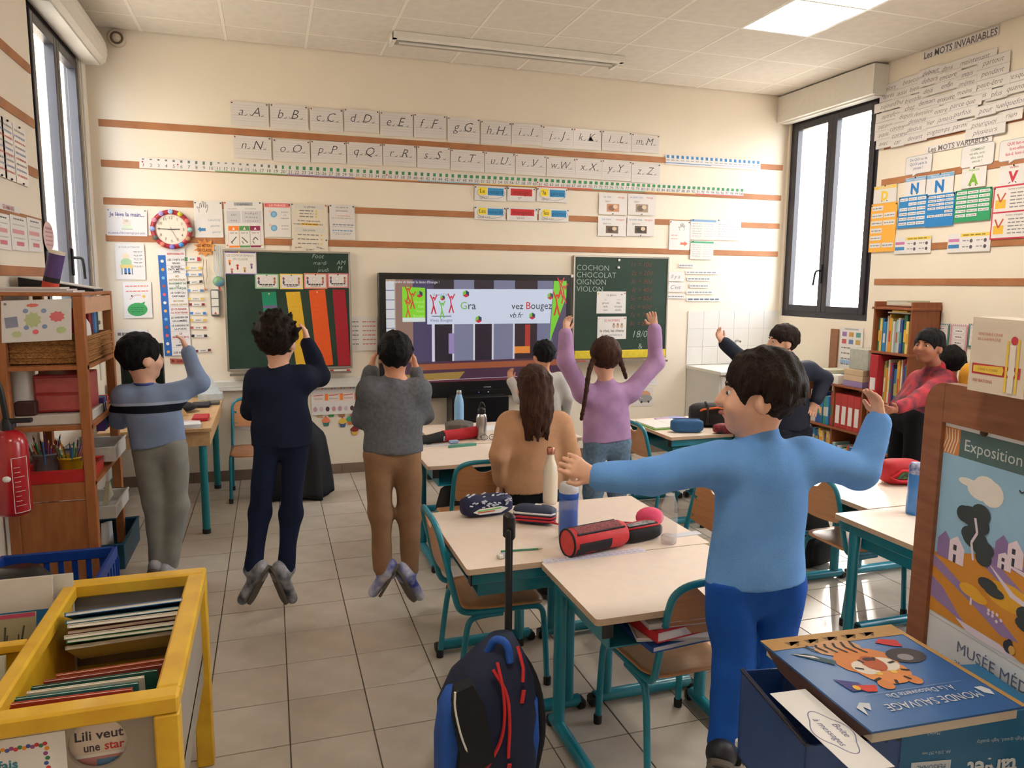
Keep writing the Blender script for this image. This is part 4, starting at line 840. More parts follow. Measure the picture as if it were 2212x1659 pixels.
# roll-up banners
s.fpoly([(.085, .07), (.205, .08), (.205, .40), (.085, .40)], E_((130, 210, 40)), .001)
s.rect(.085, .365, .205, .405, E_((210, 220, 216)), .0012); cube(.175, .14, .034)
jumper(.115, .14, .9, E_((200, 50, 50))); jumper(.138, .19, .9, E_((200, 60, 50))); jumper(.114, .27, .9, E_((210, 80, 50)))
for k, q in enumerate(('Grand', 'Défi', 'Vivez', 'Bougez')): s.text(q, .198, .225+.045*k, .026, E_((190, 230, 140)), align='r', l=.0016)
s.fpoly([(.925, .0), (1, .0), (1, .16), (.905, .62)], E_((120, 206, 40)), .0014); jumper(.965, .06, 1.1, E_((200, 40, 50)), .002); jumper(.945, .22, 1.3, E_((210, 40, 40)), .002); jumper(.985, .12, 1.1, E_((200, 60, 60)), .002)
s.text("Apprendre et danser la danse d'Energix !", .015, .035, .024, E_((226, 226, 232)), align='l', l=.002, fit=.265)
s.g.o('display', s.mats, t, world=True)
s = Sheet((x0, -.0985, dz0), (x1-x0, 0, 0), (0, 0, zb-dz0), (0, -1, 0)); s.greek(.525, .575, .40, .07, (150, 150, 156)); s.disc(.50, .72, .004, em((120, 170, 255)), .0005); s.disc(.55, .72, .005, em((170, 210, 255)), .0005); s.rect(.46, .56, .66, .58, (60, 60, 66)); s.disc(.24, .72, .004, (90, 90, 96)); s.disc(.255, .72, .004, (90, 90, 96)); s.disc(.27, .72, .004, (90, 90, 96))
s.g.o('control_marks', s.mats, t, world=True)
G().bb(x1-.012, x1+.012, -.105, -.095, z1-.02, z1+.004).o('corner_tab', WHITEP, t, world=True)
# trolley under the screen
t = thing('screen_stand', 'black stand carrying the interactive screen', 'stand', ((x0+x1)/2-.05, -.3, 0))
cx = (x0+x1)/2-.02
G().bb(cx-.26, cx+.26, -.25, -.02, .06, zb+.02, bev=.008).o('cabinet', DARK, t, world=True)
for q in (-.5, .5): G().bb(cx+q-.04, cx+q+.04, -.52, -.02, .02, .08, bev=.008).o('foot', DARK, t, world=True)
G().bb(cx-.5, cx+.5, -.2, -.12, .04, .1).o('crossbar', DARK, t, world=True)
a = onY(918, 868, -.03)
tag(G().tube(smooth_path([(a[0]-.02, -.02, zb+.05), (a[0], -.03, zb-.1), (a[0]-.03, -.03, zb-.25), (a[0]-.1, -.02, .25), (a[0]-.1, -.02, .02)]), .005, 6).o('cable', BLACKP), 'thin black cable hanging from the screen down the wall', 'cable')
# --- sink corner: white tiles and unit
WT = mat('white_tile', (228, 226, 222), .15, var=.015, scale=6)
a, b = onY(1487, 672, -.01), onY(1486, 788, -.01); sx0, stz, sbz = a[0], a[2], b[2]
t = thing('tile_splashback', 'white tiled splashback over the sink in the right corner', 'tiles', ((sx0+XR)/2, 0, sbz))
G().bb(sx0, XR-.003, -.005, -.001, sbz, stz).o('grout_bed', mat('light_grout', (196, 190, 182), .8), t, world=True)
nx, nz = 6, 3; tw = (XR-.003-sx0)/nx; th = (stz-sbz)/nz
for i in range(nx):
    for j in range(nz): G().bb(sx0+i*tw+.001, sx0+(i+1)*tw-.001, -.009, -.002, sbz+j*th+.001, sbz+(j+1)*th-.001, bev=.001).o('tile', WT, t, world=True)
t = thing('sink_unit', 'white sink unit with worktop in the right corner', 'sink unit', ((sx0+XR)/2, -.3, 0))
CAB = mat('white_laminate', (214, 212, 210), .35, var=.012)
G().bb(sx0+.01, XR-.02, -.58, -.012, .08, sbz-.035).o('body', CAB, t, world=True); G().bb(sx0, XR-.02, -.62, -.012, sbz-.035, sbz-.003, bev=.004).o('worktop', WHITEP, t, world=True)
for k in range(2): d0 = sx0+.03+k*(XR-sx0-.06)/2; dd = G().bb(d0, d0+(XR-sx0-.08)/2, -.6, -.58, .1, sbz-.05, bev=.003).o('door', CAB, t, world=True); G().bb(d0+.1, d0+.2, -.615, -.6, sbz-.1, sbz-.09).o('handle', CHROME, dd, world=True)
G().bb(sx0+.02, XR-.05, -.54, -.05, 0, .08).o('plinth', BLACKP, t, world=True)
q = onY(1588, 760, -.12); G().tube(smooth_path([(q[0], -.10, sbz-.005), (q[0], -.10, sbz+.20), (q[0], -.12, sbz+.25), (q[0], -.2, sbz+.24)]), .011, 8).o('tap', CHROME, t, world=True)
# ================================================================= FURNITURE
def make_desk():
    t = thing('school_desk', 'x', 'desk'); W2, D2, H = .35, .25, .64
    top = G().prism(rrect(.70, .50, .012, 2), (0, 0, H-.022), (1, 0, 0), (0, 1, 0), (0, 0, .022)); top.m[0] = 1
    for k in range(2, len(top.m)): top.m[k] = 1
    top.o('table_top', [TOPM, TOPE], t)
    for s_ in (-1, 1):
        G().bb(s_*.30-.018, s_*.30+.018, -.225, .235, .565, .617, bev=.004).o('side_rail', TEAL, t)
        G().bb(s_*.30-.0185, s_*.30+.0185, -.229, -.224, .563, .619).o('end_cap', BLACKP, t)
        G().tube([(s_*.30, .17, .05), (s_*.30, .17, .60)], .0235, 14).o('leg', TEAL, t)
        f = G().tube([(s_*.30, -.21, .032), (s_*.30, .22, .032)], .024, 12).o('foot_bar', TEAL, t)
        for q in (-.215, .225): G().bb(s_*.30-.026, s_*.30+.026, q-.018, q+.018, 0, .04, bev=.008).o('foot_cap', BLACKP, f)
    G().bb(-.285, .285, .16, .18, .57, .612, bev=.003).o('rear_rail', TEAL, t)
    g = G(); g.bb(-.28, .28, -.19, .15, .505, .510); g.bb(-.28, -.274, -.19, .15, .510, .55); g.bb(.274, .28, -.19, .15, .510, .55); g.bb(-.28, .28, .144, .15, .510, .55)
    g.o('book_tray', TEAL, t)
    return t
def make_chair():
    t = thing('school_chair', 'x', 'chair'); r = .0125
    for s_ in (-1, 1):
        x = s_*.168
        G().tube(smooth_path([(x, -.03, .352), (x, .12, .352), (x, .165, .345), (s_*.172, .18, .30), (s_*.176, .195, .012)], 2), r, 10).o('front_leg', TEAL, t)
        G().tube(smooth_path([(x, .0, .338), (x, -.10, .336), (s_*.172, -.14, .325), (s_*.174, -.155, .27), (s_*.178, -.185, .012)], 2), r, 10).o('rear_leg', TEAL, t)
        for q in (.1955, -.1855): G().lathe([(.016, 0), (.0165, .03), (.0135, .036)], (s_*.177, q, 0), 10).o('foot_cap', BLACKP, t)
        for z_ in (.53, .62):
            b = -.205-(z_-.36)*.17
            G().prism([(0, -.014), (-s_*.032, -.006), (-s_*.022, 0), (-s_*.032, .010), (0, .016)], (s_*.160, b+.006, z_), (1, 0, 0), (0, 0, 1), (0, .006, 0)).o('bracket', TEAL, t)
    pts = [(-.168, -.02, .352), (-.168, -.15, .353), (-.168, -.185, .375), (-.168, -.20, .43), (-.165, -.25, .645), (-.152, -.262, .70), (-.10, -.270, .728), (.0, -.272, .730)]
    pts = pts+[(-a, b, c) for a, b, c in pts[-2::-1]]
    G().tube(smooth_path(pts, 2), r, 10).o('back_frame', TEAL, t)
    G().tube([(-.168, .10, .345), (.168, .10, .345)], .009, 8).o('cross_tube', TEAL, t)
    # plywood back, curved in plan, with a half-moon hand hole at its top edge
    V = []; F_ = []; nx = 16; rowsz = 7
    for k, dd in enumerate((0, .009)):
        for i in range(nx+1):
            u_ = -1+2*i/nx; x = .152*u_; cv = -.03*(1-u_*u_)
            notch = max(0, 1-(abs(x)/.062)**2)**.5*.045 if abs(x) < .062 else 0
            zt = .715-.030*max(0, abs(u_)-.75)/.25-notch; zb_ = .505+.012*u_*u_
            for j in range(rowsz+1):
                z_ = zb_+(zt-zb_)*j/rowsz; V.append((x, -.196-(z_-.36)*.19+cv*.35+dd, z_))
    st = (nx+1)*(rowsz+1); ix = lambda k, i, j: k*st+i*(rowsz+1)+j
    for i in range(nx):
        for j in range(rowsz): F_ += [(ix(0, i, j), ix(0, i+1, j), ix(0, i+1, j+1), ix(0, i, j+1)), (ix(1, i, j), ix(1, i, j+1), ix(1, i+1, j+1), ix(1, i+1, j))]
        F_ += [(ix(0, i, rowsz), ix(0, i+1, rowsz), ix(1, i+1, rowsz), ix(1, i, rowsz)), (ix(0, i, 0), ix(1, i, 0), ix(1, i+1, 0), ix(0, i+1, 0))]
    for j in range(rowsz): F_ += [(ix(0, 0, j), ix(0, 0, j+1), ix(1, 0, j+1), ix(1, 0, j)), (ix(0, nx, j), ix(1, nx, j), ix(1, nx, j+1), ix(0, nx, j+1))]
    G().add(V, F_, 0, False).o('backrest', WOODC, t)
    # seat: dished plywood, rounded
    out = rrect(.355, .36, .07, 5); V = []; F_ = []; n = len(out); rings = (0.0001, .35, .65, .88, 1.0)
    for k, dz in enumerate((0, -.010)):
        for q in rings:
            for a, b in out:
                a2, b2 = a*q*(1-.06*(-b)/.18 if b < 0 else 1), b*q
                z_ = .372-.012*(1-q*q)*1.0+(-.014*max(0, (b2-.12)/.06)) + dz
                V.append((a2, b2+.012, z_))
    R_ = len(rings)
    for k in range(2):
        for i in range(R_-1):
            for j in range(n):
                f = (k*R_*n+i*n+j, k*R_*n+i*n+(j+1) % n, k*R_*n+(i+1)*n+(j+1) % n, k*R_*n+(i+1)*n+j); F_.append(f if k else f[::-1])
    for j in range(n): F_.append(((R_-1)*n+j, (R_-1)*n+(j+1) % n, R_*n+(R_-1)*n+(j+1) % n, R_*n+(R_-1)*n+j)[::-1])
    G().add(V, F_, 0, True).o('seat', WOODC, t)
    return t
D90 = math.pi/2
DESKS = [(2.66, -4.295, 0, 'cream school desk with teal legs nearest the wheeled bag, red pencil case on it'), (2.28, -3.69, -D90, 'cream desk holding the two dark pencil cases and eraser'), (2.785, -3.69, D90, 'cream desk holding the white bottle and pink pouch'),
         (2.55, -2.25, 0, 'cream desk with green ruler behind the brown sweater child'), (2.61, -1.635, -D90, 'cream desk below the screen with red roll case and grey cap'), (3.115, -1.635, D90, 'cream desk hidden behind the brown sweater child'),
         (4.19, -1.80, -D90, 'cream desk with open notebook and blue pencil case'), (4.70, -1.80, D90, 'cream desk with black and orange bag near the sink'),
         (4.15, -4.11, 0, 'cream desk beside the wooden easel, in front of the red pencil bag'), (4.25, -3.50, -D90, 'cream desk carrying the open red pencil bag'), (4.755, -3.50, D90, 'cream desk behind the wooden easel, below the red hooded child')]
d0 = make_desk()
for k, (x, y, a, lb) in enumerate(DESKS):
    o = d0 if k == 0 else copy_tree(d0); o.location = (x, y, 0); o.rotation_euler = (0, 0, a); o['label'] = lb; o['group'] = 'teal-legged school desks'
CHAIRS = [(2.245, -3.615, -D90, 'teal tube chair seen side-on at the desk beside the wheeled bag'), (2.71, -4.30, 0.03, 'teal tube chair in front, partly hidden by the blue sweater child'), (2.44, -2.56, 0, 'teal tube chair behind the desk with pencil cases, beside brown sweater'), (3.99, -2.02, -D90, 'teal tube chair at the open notebook desk'),
          (4.22, -3.53, -D90, 'teal tube chair with sunlit shiny seat right of the blue sweater child'), (1.235, -.50, math.pi, 'teal tube chair by the front wall holding a black coat'), (3.12, -3.55, D90, 'teal tube chair behind the pink pouch, mostly hidden'), (4.25, -4.36, 0, 'teal tube chair under the desk beside the wooden easel')]
c0 = make_chair()
for k, (x, y, a, lb) in enumerate(CHAIRS):
    o = c0 if k == 0 else copy_tree(c0); o.location = (x, y, 0); o.rotation_euler = (0, 0, a); o['label'] = lb; o['group'] = 'teal school chairs'
# ---- teacher's desk at the left
t = thing('teacher_desk', 'long pale wooden work table under the left posters', 'table', (.67, -.75, 0))
PALE = mat('pale_wood', (206, 168, 120), .45, rgb2=(194, 154, 106), scale=5, stretch=(6, 1, 6))
G().bb(.34, 1.0, -1.45, -.06, .70, .725, bev=.003).o('table_top', PALE, t, world=True)
G().bb(.38, .985, -1.40, -.10, .60, .70).o('apron', PALE, t, world=True)
for x, y in ((.42, -.16), (.935, -.22), (.42, -1.36), (.935, -1.36)):
    lg = G().tube([(x, y, .03), (x, y, .60)], .025, 10).o('leg', TEALD, t, world=True); G().lathe([(.027, 0), (.027, .03)], (x, y, 0), 10).o('foot_cap', BLACKP, lg, world=True)
G().prism([(0, 0), (.09, .10), (0, .10)], (.935, -.245, .50), (-1, 0, 0), (0, 0, 1), (0, .005, 0)).o('corner_plate', TEALD, t, world=True)
G().bb(.75, .80, -1.43, -1.41, .05, .68).o('side_board', PALE, t, world=True)
# ---- wooden shelf unit
sx1, sy0, sy1, sxL = .535, -2.50, -1.80, .155
zz = lambda py: onY(100, py, sy0)[2]
t = thing('wooden_shelf', 'tall open pine shelf unit by the left wall', 'shelf', ((sxL+sx1)/2, (sy0+sy1)/2, 0)); P_ = .045
SH_TOP = zz(640)
for x in (sxL, sx1-P_):
    for y in (sy0, sy1-P_): G().bb(x, x+P_, y, y+P_, 0, SH_TOP, bev=.003).o('post', PINE, t, world=True)
levels = [zz(792), zz(924), zz(1048), .12]
for z_ in levels: G().bb(sxL, sx1, sy0+.01, sy1-.01, z_-.02, z_).o('shelf_board', PINE, t, world=True)
G().bb(sxL, sx1, sy0, sy1, SH_TOP, SH_TOP+.018, bev=.003).o('top_board', PINE, t, world=True)
G().bb(sx1-.02, sx1-.002, sy0+P_, sy1-P_, SH_TOP-.085, SH_TOP-.005).o('side_rail', mat('pale_rail', (206, 160, 128), .5), t, world=True)
G().bb(sxL+P_, sx1-P_, sy0+.008, sy0+.025, zz(1085), zz(1050)).o('drawer_front', PINE, t, world=True)
G().bb(sxL+P_, sx1-P_, sy0+.012, sy0+.025, .05, zz(1088)).o('lower_panel', PINE, t, world=True)
G().bb(sxL+.12, sxL+.20, sy1-.03, sy1-.015, levels[1], SH_TOP-.1).o('back_slat', PINE, t, world=True)
# drawing hung on the end of the shelf
s = FS3((2, 650), (154, 645), (4, 741), off=-sy0+.004)
for cx, cy, w_, h_, c_ in ((.44, .48, .13, .20, (190, 200, 150)), (.14, .52, .10, .14, (140, 144, 166)), (.44, .13, .10, .05, (226, 120, 110)), (.79, .42, .12, .14, (226, 120, 124)), (.34, .26, .04, .055, (140, 160, 196)), (.60, .27, .04, .055, (140, 160, 196)), (.35, .66, .04, .055, (140, 160, 196)), (.61, .65, .04, .055, (140, 160, 196)), (.48, .77, .045, .06, (226, 110, 120)), (.21, .81, .08, .09, (196, 206, 160)), (.85, .75, .08, .09, (190, 206, 150))):
    n = 18; jag = .78 if w_ > .07 else 1
    if cx == .14: s.fpoly([(cx-w_, cy-h_*.8), (cx+w_*.8, cy-h_), (cx+w_, cy+h_*.8), (cx-w_*.8, cy+h_)], c_)
    else: s.fpoly([(cx+w_*math.cos(2*math.pi*i/n)*(1 if i % 2 else jag), cy+h_*math.sin(2*math.pi*i/n)*(1 if i % 2 else jag)) for i in range(n)], c_)
s.build('child_drawing', 'drawing of coloured flower shapes hung on the pine shelf end', 'drawing', pins=[(.06, .08, GR)])
# items on the shelf unit
WICK = mat('wicker', (182, 128, 72), .8, rgb2=(120, 76, 38), scale=90, stretch=(1, 1, 2.5), bump=.4)
bz = levels[0]
def basket(x0, x1, y0, y1, z0, h, label):
    t = thing('wicker_basket', label, 'basket', ((x0+x1)/2, (y0+y1)/2, z0), group='wicker baskets on the pine shelf'); e = .012
    for nm, q in (('long_side', (x0, x1, y0, y0+e)), ('long_side', (x0, x1, y1-e, y1)), ('short_side', (x0, x0+e, y0+e, y1-e)), ('short_side', (x1-e, x1, y0+e, y1-e))): G().bb(*q, z0, z0+h, bev=.003).o(nm, WICK, t, world=True)
    G().bb(x0, x1, y0, y1, z0, z0+.008).o('bottom', WICK, t, world=True)
    for k in range(5): G().tube([(x0, y0-.002, z0+h*(.1+.2*k)), (x1+.002, y0-.002, z0+h*(.1+.2*k)), (x1+.002, y1, z0+h*(.1+.2*k))], .006, 6).o('weave_band', WICK, t, world=True)
basket(sxL+P_, sx1-.006, sy0+.05, sy0+.33, bz, .135, 'wicker basket at the near end of the pine shelf'); basket(sxL+P_, sx1-.006, sy0+.34, sy1-.05, bz, .135, 'wicker basket at the far end of the pine shelf')
fc = [((150, 40, 48), 'crimson'), ((96, 34, 40), 'maroon'), ((40, 90, 150), 'blue'), ((70, 130, 180), 'light blue'), ((60, 70, 66), 'grey-green')]
for k, (c_, nm) in enumerate(fc):
    y = sy0+.36+.045*k; tag(G().bb(sx1-.30, sx1-.05, y, y+.034, bz+.009, bz+.26, bev=.004).o('file_binder', flat(c_)), '%s binder standing in the wicker basket on the pine shelf' % nm, 'binder', 'binders in the basket')
tag(G().prism([(0, 0), (.16, 0), (.10, .17), (.03, .2)], (sx1-.02, sy0+.12, bz+.02), (0, 1, 0), (0, 0, 1), (-.004, 0, 0)).o('loose_paper', PAPER), 'loose white papers poking out of the near wicker basket', 'paper')
# on top of the shelf
tz = SH_TOP+.018
a = onY(106, 560, sy0+.12); q = npv((a[0]-.02, sy0+.16, tz)); dr = npv((.25, -.05, .97)); dr /= np.linalg.norm(dr)
t = thing('tissue_tube', 'purple cylindrical tin with orange base leaning on the pine shelf', 'tin', (q[0], q[1], q[2]))
Rm = Vector(dr).to_track_quat('Z', 'Y').to_matrix()
for nm, z0, z1, m_ in (('base', .01, .05, flat((200, 70, 50))), ('dark_band', .05, .075, BLACKP), ('body', .075, .19, mat('purple_tin', (84, 60, 120), .35)), ('lid', .19, .205, flat((226, 216, 200)))):
    G().lathe([(.036, z0), (.0365, z1)], q, 18, R=np.array(Rm)).o(nm, m_, t, world=True)
for k in range(3): tag(G().bb(sxL+.02, sx1-.05-.03*k, sy0+.06+.01*k, sy0+.30-.02*k, tz+.008*k, tz+.008*k+.007).o('paper_stack', PAPER if k != 1 else flat((206, 190, 186))), '%s of the papers lying on the pine shelf top' % ('lowest', 'middle', 'topmost')[k], 'paper', 'papers on the shelf top')
t = thing('document_case', 'flat black and white slanted case on the shelf under the left window', 'case', (.4, sy0+.45, tz))
G().prism([(0, 0), (.34, 0), (.34, .012), (0, .07)], (sxL+.02, sy0+.36, tz), (1, 0, 0), (0, 0, 1), (0, .22, 0)).o('black_case', BLACKP, t, world=True); G().prism([(0, .071), (.34, .013), (.34, .017), (0, .076)], (sxL+.02, sy0+.36, tz), (1, 0, 0), (0, 0, 1), (0, .22, 0)).o('white_lid', WHITEP, t, world=True)
# middle shelves
z1 = levels[1]; RP = mat('red_plastic', (176, 44, 50), .35)
t = thing('drawer_box', 'red plastic two-drawer box on the middle shelf', 'drawer box', (.37, sy0+.2, z1+.06))
G().bb(.27, sx1-.03, sy0+.12, sy0+.36, z1+.055, z1+.24, bev=.004).o('case', RP, t, world=True)
for k in range(2): dd = G().bb(.28, sx1-.04, sy0+.112, sy0+.12, z1+.065+.088*k, z1+.14+.088*k, bev=.003).o('drawer', mat('red_translucent', (196, 90, 90), .3), t, world=True)
tag(G().bb(.20, sx1-.02, sy0+.06, sy0+.5, z1, z1+.05, bev=.004).o('file_tray', WHITEP), 'white file tray under the red drawer box', 'tray')
tag(G().bb(.20, .29, sy0+.055, sy0+.11, z1+.051, z1+.12, bev=.006).o('brown_case', flat((70, 44, 40))), 'small brown case in front of the red drawer box', 'case')
tag(G().bb(.165, .2, sy0+.03, sy0+.08, z1, z1+.03, bev=.006).o('blue_cloth', flat((50, 100, 160))), 'small blue pouch beside the white file tray', 'pouch')
rb = random.Random(3)
for k in range(5): tag(G().box((.40, sy0+.55, z1+.006+.011*k), (.2, .18, .01), rz(rb.uniform(-.2, .2))).o('exercise_book', flat(((196, 150, 60), (90, 110, 70), (170, 60, 60), (60, 100, 150), (206, 190, 150))[k])), '%s exercise book in the pile at the far end of the pine shelf' % ('ochre', 'olive', 'red', 'blue', 'cream')[k], 'book', 'exercise books on the pine shelf')
z2 = levels[2]
def tray(name, x0, x1, y0, y1, z0, h, m_, label, cat='tray'):
    t = thing(name, label, cat, ((x0+x1)/2, (y0+y1)/2, z0)); e = .012
    for q, dx, dy in (((x0-e, x1+e, y0-e, y0), 0, -1), ((x0-e, x1+e, y1, y1+e), 0, 1), ((x0-e, x0, y0, y1), -1, 0), ((x1, x1+e, y0, y1), 1, 0)): G().bb(*q, z0, z0+h, bev=.002).o('side', m_, t, world=True)
    G().bb(x0, x1, y0, y1, z0, z0+.006).o('bottom', m_, t, world=True)
    G().tube([(x0-e, y0-e, z0+h), (x1+e, y0-e, z0+h), (x1+e, y1+e, z0+h), (x0-e, y1+e, z0+h)], .006, 6, closed=True).o('rim', m_, t, world=True)
    return t
RT = mat('red_tray', (206, 50, 50), .35)
tray('red_tray', .21, sx1-.03, sy0+.03, sy0+.30, z2, .06, RT, 'red plastic tray holding the pot of pencils')
def pencil_pot(c, r, h, m_, npen, label, seed):
    t = thing('pencil_pot', label, 'pot', c); G().lathe([(r*.8, 0), (r, h), (r*1.05, h), (r*1.05, h-.012), (r*.94, h-.004), (r*.76, .004)], c, 20).o('pot', m_, t, world=True)
    R_ = random.Random(seed); pc = [(200, 60, 50), (60, 110, 170), (226, 190, 60), (70, 140, 90), (150, 90, 160), (226, 130, 50), (90, 60, 50)]
    for k in range(npen):
        a = R_.uniform(0, 6.28); b = npv(c)+npv((math.cos(a), math.sin(a), 0))*r*.5*R_.random()+npv((0, 0, .01)); d = npv((math.cos(a)*.35, math.sin(a)*.35, 1)); d /= np.linalg.norm(d); q0 = R_.choice(pc)
        p = thing('colour_pencil', '%s colour pencil standing in %s' % (('red', 'blue', 'yellow', 'green', 'violet', 'orange', 'brown')[pc.index(q0)], label), 'pencil', tuple(b), group='pencils in '+label); L_ = h+R_.uniform(.03, .08)
        G().tube([b, b+d*L_], .004, 6).o('shaft', flat(q0), p, world=True); G().tube([b+d*L_, b+d*(L_+.014)], [.004, .0006], 6).o('tip', flat((220, 180, 130)), p, world=True)
pencil_pot((.415, sy0+.10, z2+.007), .055, .11, mat('yellow_pot', (216, 180, 40), .35), 14, 'the yellow pot on the red tray', 4)
pencil_pot((.30, sy0+.13, z2+.007), .065, .13, mat('clear_pot', (170, 176, 180), .2, alpha=.5), 16, 'the clear pot on the red tray', 5)
WB = mat('white_box_plastic', (222, 220, 214), .35)
tray('white_tray', sx1-.20, sx1+.02, sy0+.36, sy1-.05, z2+.02, .08, WB, 'white plastic tray sticking out beside the red tray')
tray('white_tray', sx1-.20, sx1+.02, sy0+.30, sy1-.06, .40, .07, WB, 'lower white plastic tray in the pine shelf side')
tag(G().prism([(0, 0), (.2, 0), (.12, .1)], (sx1-.02, sy0+.32, .47), (0, 1, 0), (0, 0, 1), (-.02, 0, 0)).o('paper_heap', mat('cream_heap', (206, 200, 170), .7)), 'heap of papers in the lower white tray', 'paper')
BB = mat('petrol_crate', (16, 70, 96), .4)
tray('petrol_crate', sx1-.22, sx1+.06, sy0+.22, sy1-.02, .14, .14, BB, 'dark petrol-blue crate low in the pine shelf', 'crate')
tag(G().prism([(0, 0), (.24, 0), (.22, .14), (.05, .18)], (sx1-.03, sy0+.26, .19), (0, 1, 0), (0, 0, 1), (-.02, 0, 0)).o('paper_heap', PAPER), 'white papers standing in the petrol-blue crate', 'paper')
for k, (c_, nm) in enumerate((((90, 60, 140), 'purple'), ((60, 110, 170), 'blue'), ((200, 60, 60), 'red'))): tag(G().bb(sx1-.06, sx1-.02, sy0+.40+.05*k, sy0+.43+.05*k, z2+.18, z2+.36).o('slim_folder', flat(c_)), '%s slim folder at the far end of the pine shelf' % nm, 'folder', 'slim folders in the shelf')
# computer monitor on the teacher's table, seen behind the first child
t = thing('monitor', 'black computer monitor on the wooden work table', 'monitor', (.62, -1.0, .725))
a = onY(258, 742, -1.0); b = onY(352, 742, -1.0); zt = a[2]
G().bb(a[0], b[0], -1.02, -.985, .80, zt, bev=.005).o('screen_panel', BLACKP, t, world=True); G().bb(a[0]+.015, b[0]-.015, -1.0225, -1.019, .815, zt-.015).o('glass', mat('dark_glass', (30, 40, 34), .15), t, world=True)
G().bb((a[0]+b[0])/2-.03, (a[0]+b[0])/2+.03, -1.0, -.98, .73, .85).o('neck', BLACKP, t, world=True); G().bb((a[0]+b[0])/2-.1, (a[0]+b[0])/2+.1, -1.08, -.92, .725, .737, bev=.004).o('foot', BLACKP, t, world=True)
# things on the work table
tag(G().prism([(0, 0), (.16, 0), (.13, .02), (.22, .06), (.10, .1), (.02, .08)], (.70, -1.33, .728), (1, 0, 0), (0, 1, 0), (0, 0, .02)).o('torn_packet', mat('packet_white', (226, 220, 216), .5, rgb2=(206, 150, 150), scale=14)), 'torn white and red paper packet on the wooden work table', 'packet')
tag(G().bb(.86, .96, -1.20, -1.02, .726, .75, bev=.004).o('red_box', flat((186, 40, 50))), 'flat red box beside the torn packet', 'box')
for k in range(4): tag(G().box((.78, -1.38, .728+.006*k), (.30, .12, .005), rz(.05*k)).o('paper_sheet', PAPER if k % 2 else flat((206, 204, 206))), '%s sheet of the loose pile at the near edge of the work table' % ('lowest', 'second', 'third', 'topmost')[k], 'paper', 'loose sheets on the work table')
tag(G().ball((.74, -.75, .76), (.12, .1, .035), 14).o('black_pouch', mat('black_fabric', (30, 30, 36), .8)), 'soft black pouch on the wooden work table', 'pouch')
tag(G().bb(.80, .93, -.62, -.45, .726, .75, bev=.006).o('dark_wallet', flat((36, 38, 46))), 'dark wallet near the folded tissue on the work table', 'wallet'); tag(G().bb(.90, .99, -.50, -.40, .726, .745, bev=.003).o('grey_block', flat((96, 94, 90))), 'grey flat block at the edge of the work table', 'block')
tag(G().prism([(0, 0), (.16, .0), (.09, .09)], (.66, -.95, .73), (1, 0, 0), (0, .5, .85), (0, .006, 0)).o('kraft_envelope', flat((200, 160, 110))), 'tan envelope corner behind the torn packet', 'envelope')
t = thing('tissue_box', 'white tissue box with tissue standing in a peak', 'tissue box', (.92, -.2, .725))
G().bb(.82, 1.0, -.26, -.13, .725, .78, bev=.004).o('box', mat('pale_box', (196, 204, 206), .5), t, world=True); G().prism([(0, 0), (.15, 0), (.11, .07), (.075, .14), (.04, .07)], (.835, -.2, .78), (1, 0, 0), (0, 0, 1), (0, .03, 0)).o('tissue', mat('tissue', (222, 228, 230), .8), t, world=True)
tag(G().ball((.80, -.03, .90), (.05, .03, .035), 12).o('green_toy', mat('green_toy', (110, 190, 150), .5, rgb2=(226, 170, 170), scale=20)), 'little green and pink toy on the trunking ledge', 'toy')
# ---- coat on the chair by the wall: draped folds
def drape(name, c, w_, h_, d_, m_, label, cat, seed=0, flare=.5, zb=.02):
    R_ = random.Random(seed); V = []; F_ = []; n = 40; rows_ = 16; ph = [R_.uniform(0, 6.28) for _ in range(4)]
    for j in range(rows_+1):
        v = j/rows_; k = (1-v)*1.0+v*(1+flare)
        for i in range(n):
            a = 2*math.pi*i/n; fold = 1+(.10*v+.02)*(math.sin(7*a+ph[0]+2*v)+.6*math.sin(11*a+ph[1])+.4*math.sin(4*a+ph[2]))
            top_ = min(1, .35+v*2.4)
            V.append((c[0]+w_/2*k*fold*math.cos(a)*top_, c[1]+d_/2*k*fold*math.sin(a)*top_, zb+h_*(1-v)+.02*math.sin(3*a+ph[3])*v))
    for j in range(rows_):
        for i in range(n): F_.append((j*n+i, (j+1)*n+i, (j+1)*n+(i+1) % n, j*n+(i+1) % n))
    F_ += [tuple(range(n)), tuple(range(rows_*n, rows_*n+n))[::-1]]
    o = G().add(V, F_, 0, True).o(name, m_); o.data.transform(Matrix.Translation((-c[0], -c[1], -zb))); o.location = (c[0], c[1], zb); return tag(o, label, cat)
BCOAT = mat('black_coat_fabric', (20, 22, 28), .75, bump=.2, scale=20)
drape('black_coat', (1.55, -.66, 0), .36, .64, .24, BCOAT, 'long black coat hanging over the chair by the front wall', 'coat', 2, .35, .02)
# ---- tall bookshelf and low bookcase on the right wall
BCW = mat('bookcase_wood', (146, 84, 52), .5, rgb2=(134, 74, 44), scale=6, stretch=(6, 6, 1))
BC = [(60, 120, 90), (226, 196, 110), (40, 110, 160), (50, 130, 180), (206, 200, 190), (226, 180, 60), (216, 150, 50), (160, 160, 90), (206, 206, 206), (150, 190, 190), (50, 80, 150), (190, 60, 60), (226, 220, 210), (90, 60, 110), (190, 90, 60), (70, 150, 120)]
CN = ['green', 'cream-yellow', 'blue', 'sky blue', 'off-white', 'yellow', 'ochre', 'olive', 'light grey', 'pale teal', 'navy', 'red', 'ivory', 'purple', 'rust', 'sea green']
def ordw(k): return ('first first second third fourth fifth sixth seventh eighth ninth tenth eleventh twelfth thirteenth fourteenth fifteenth sixteenth seventeenth eighteenth nineteenth twentieth'.split()+['last']*60)[k+1]
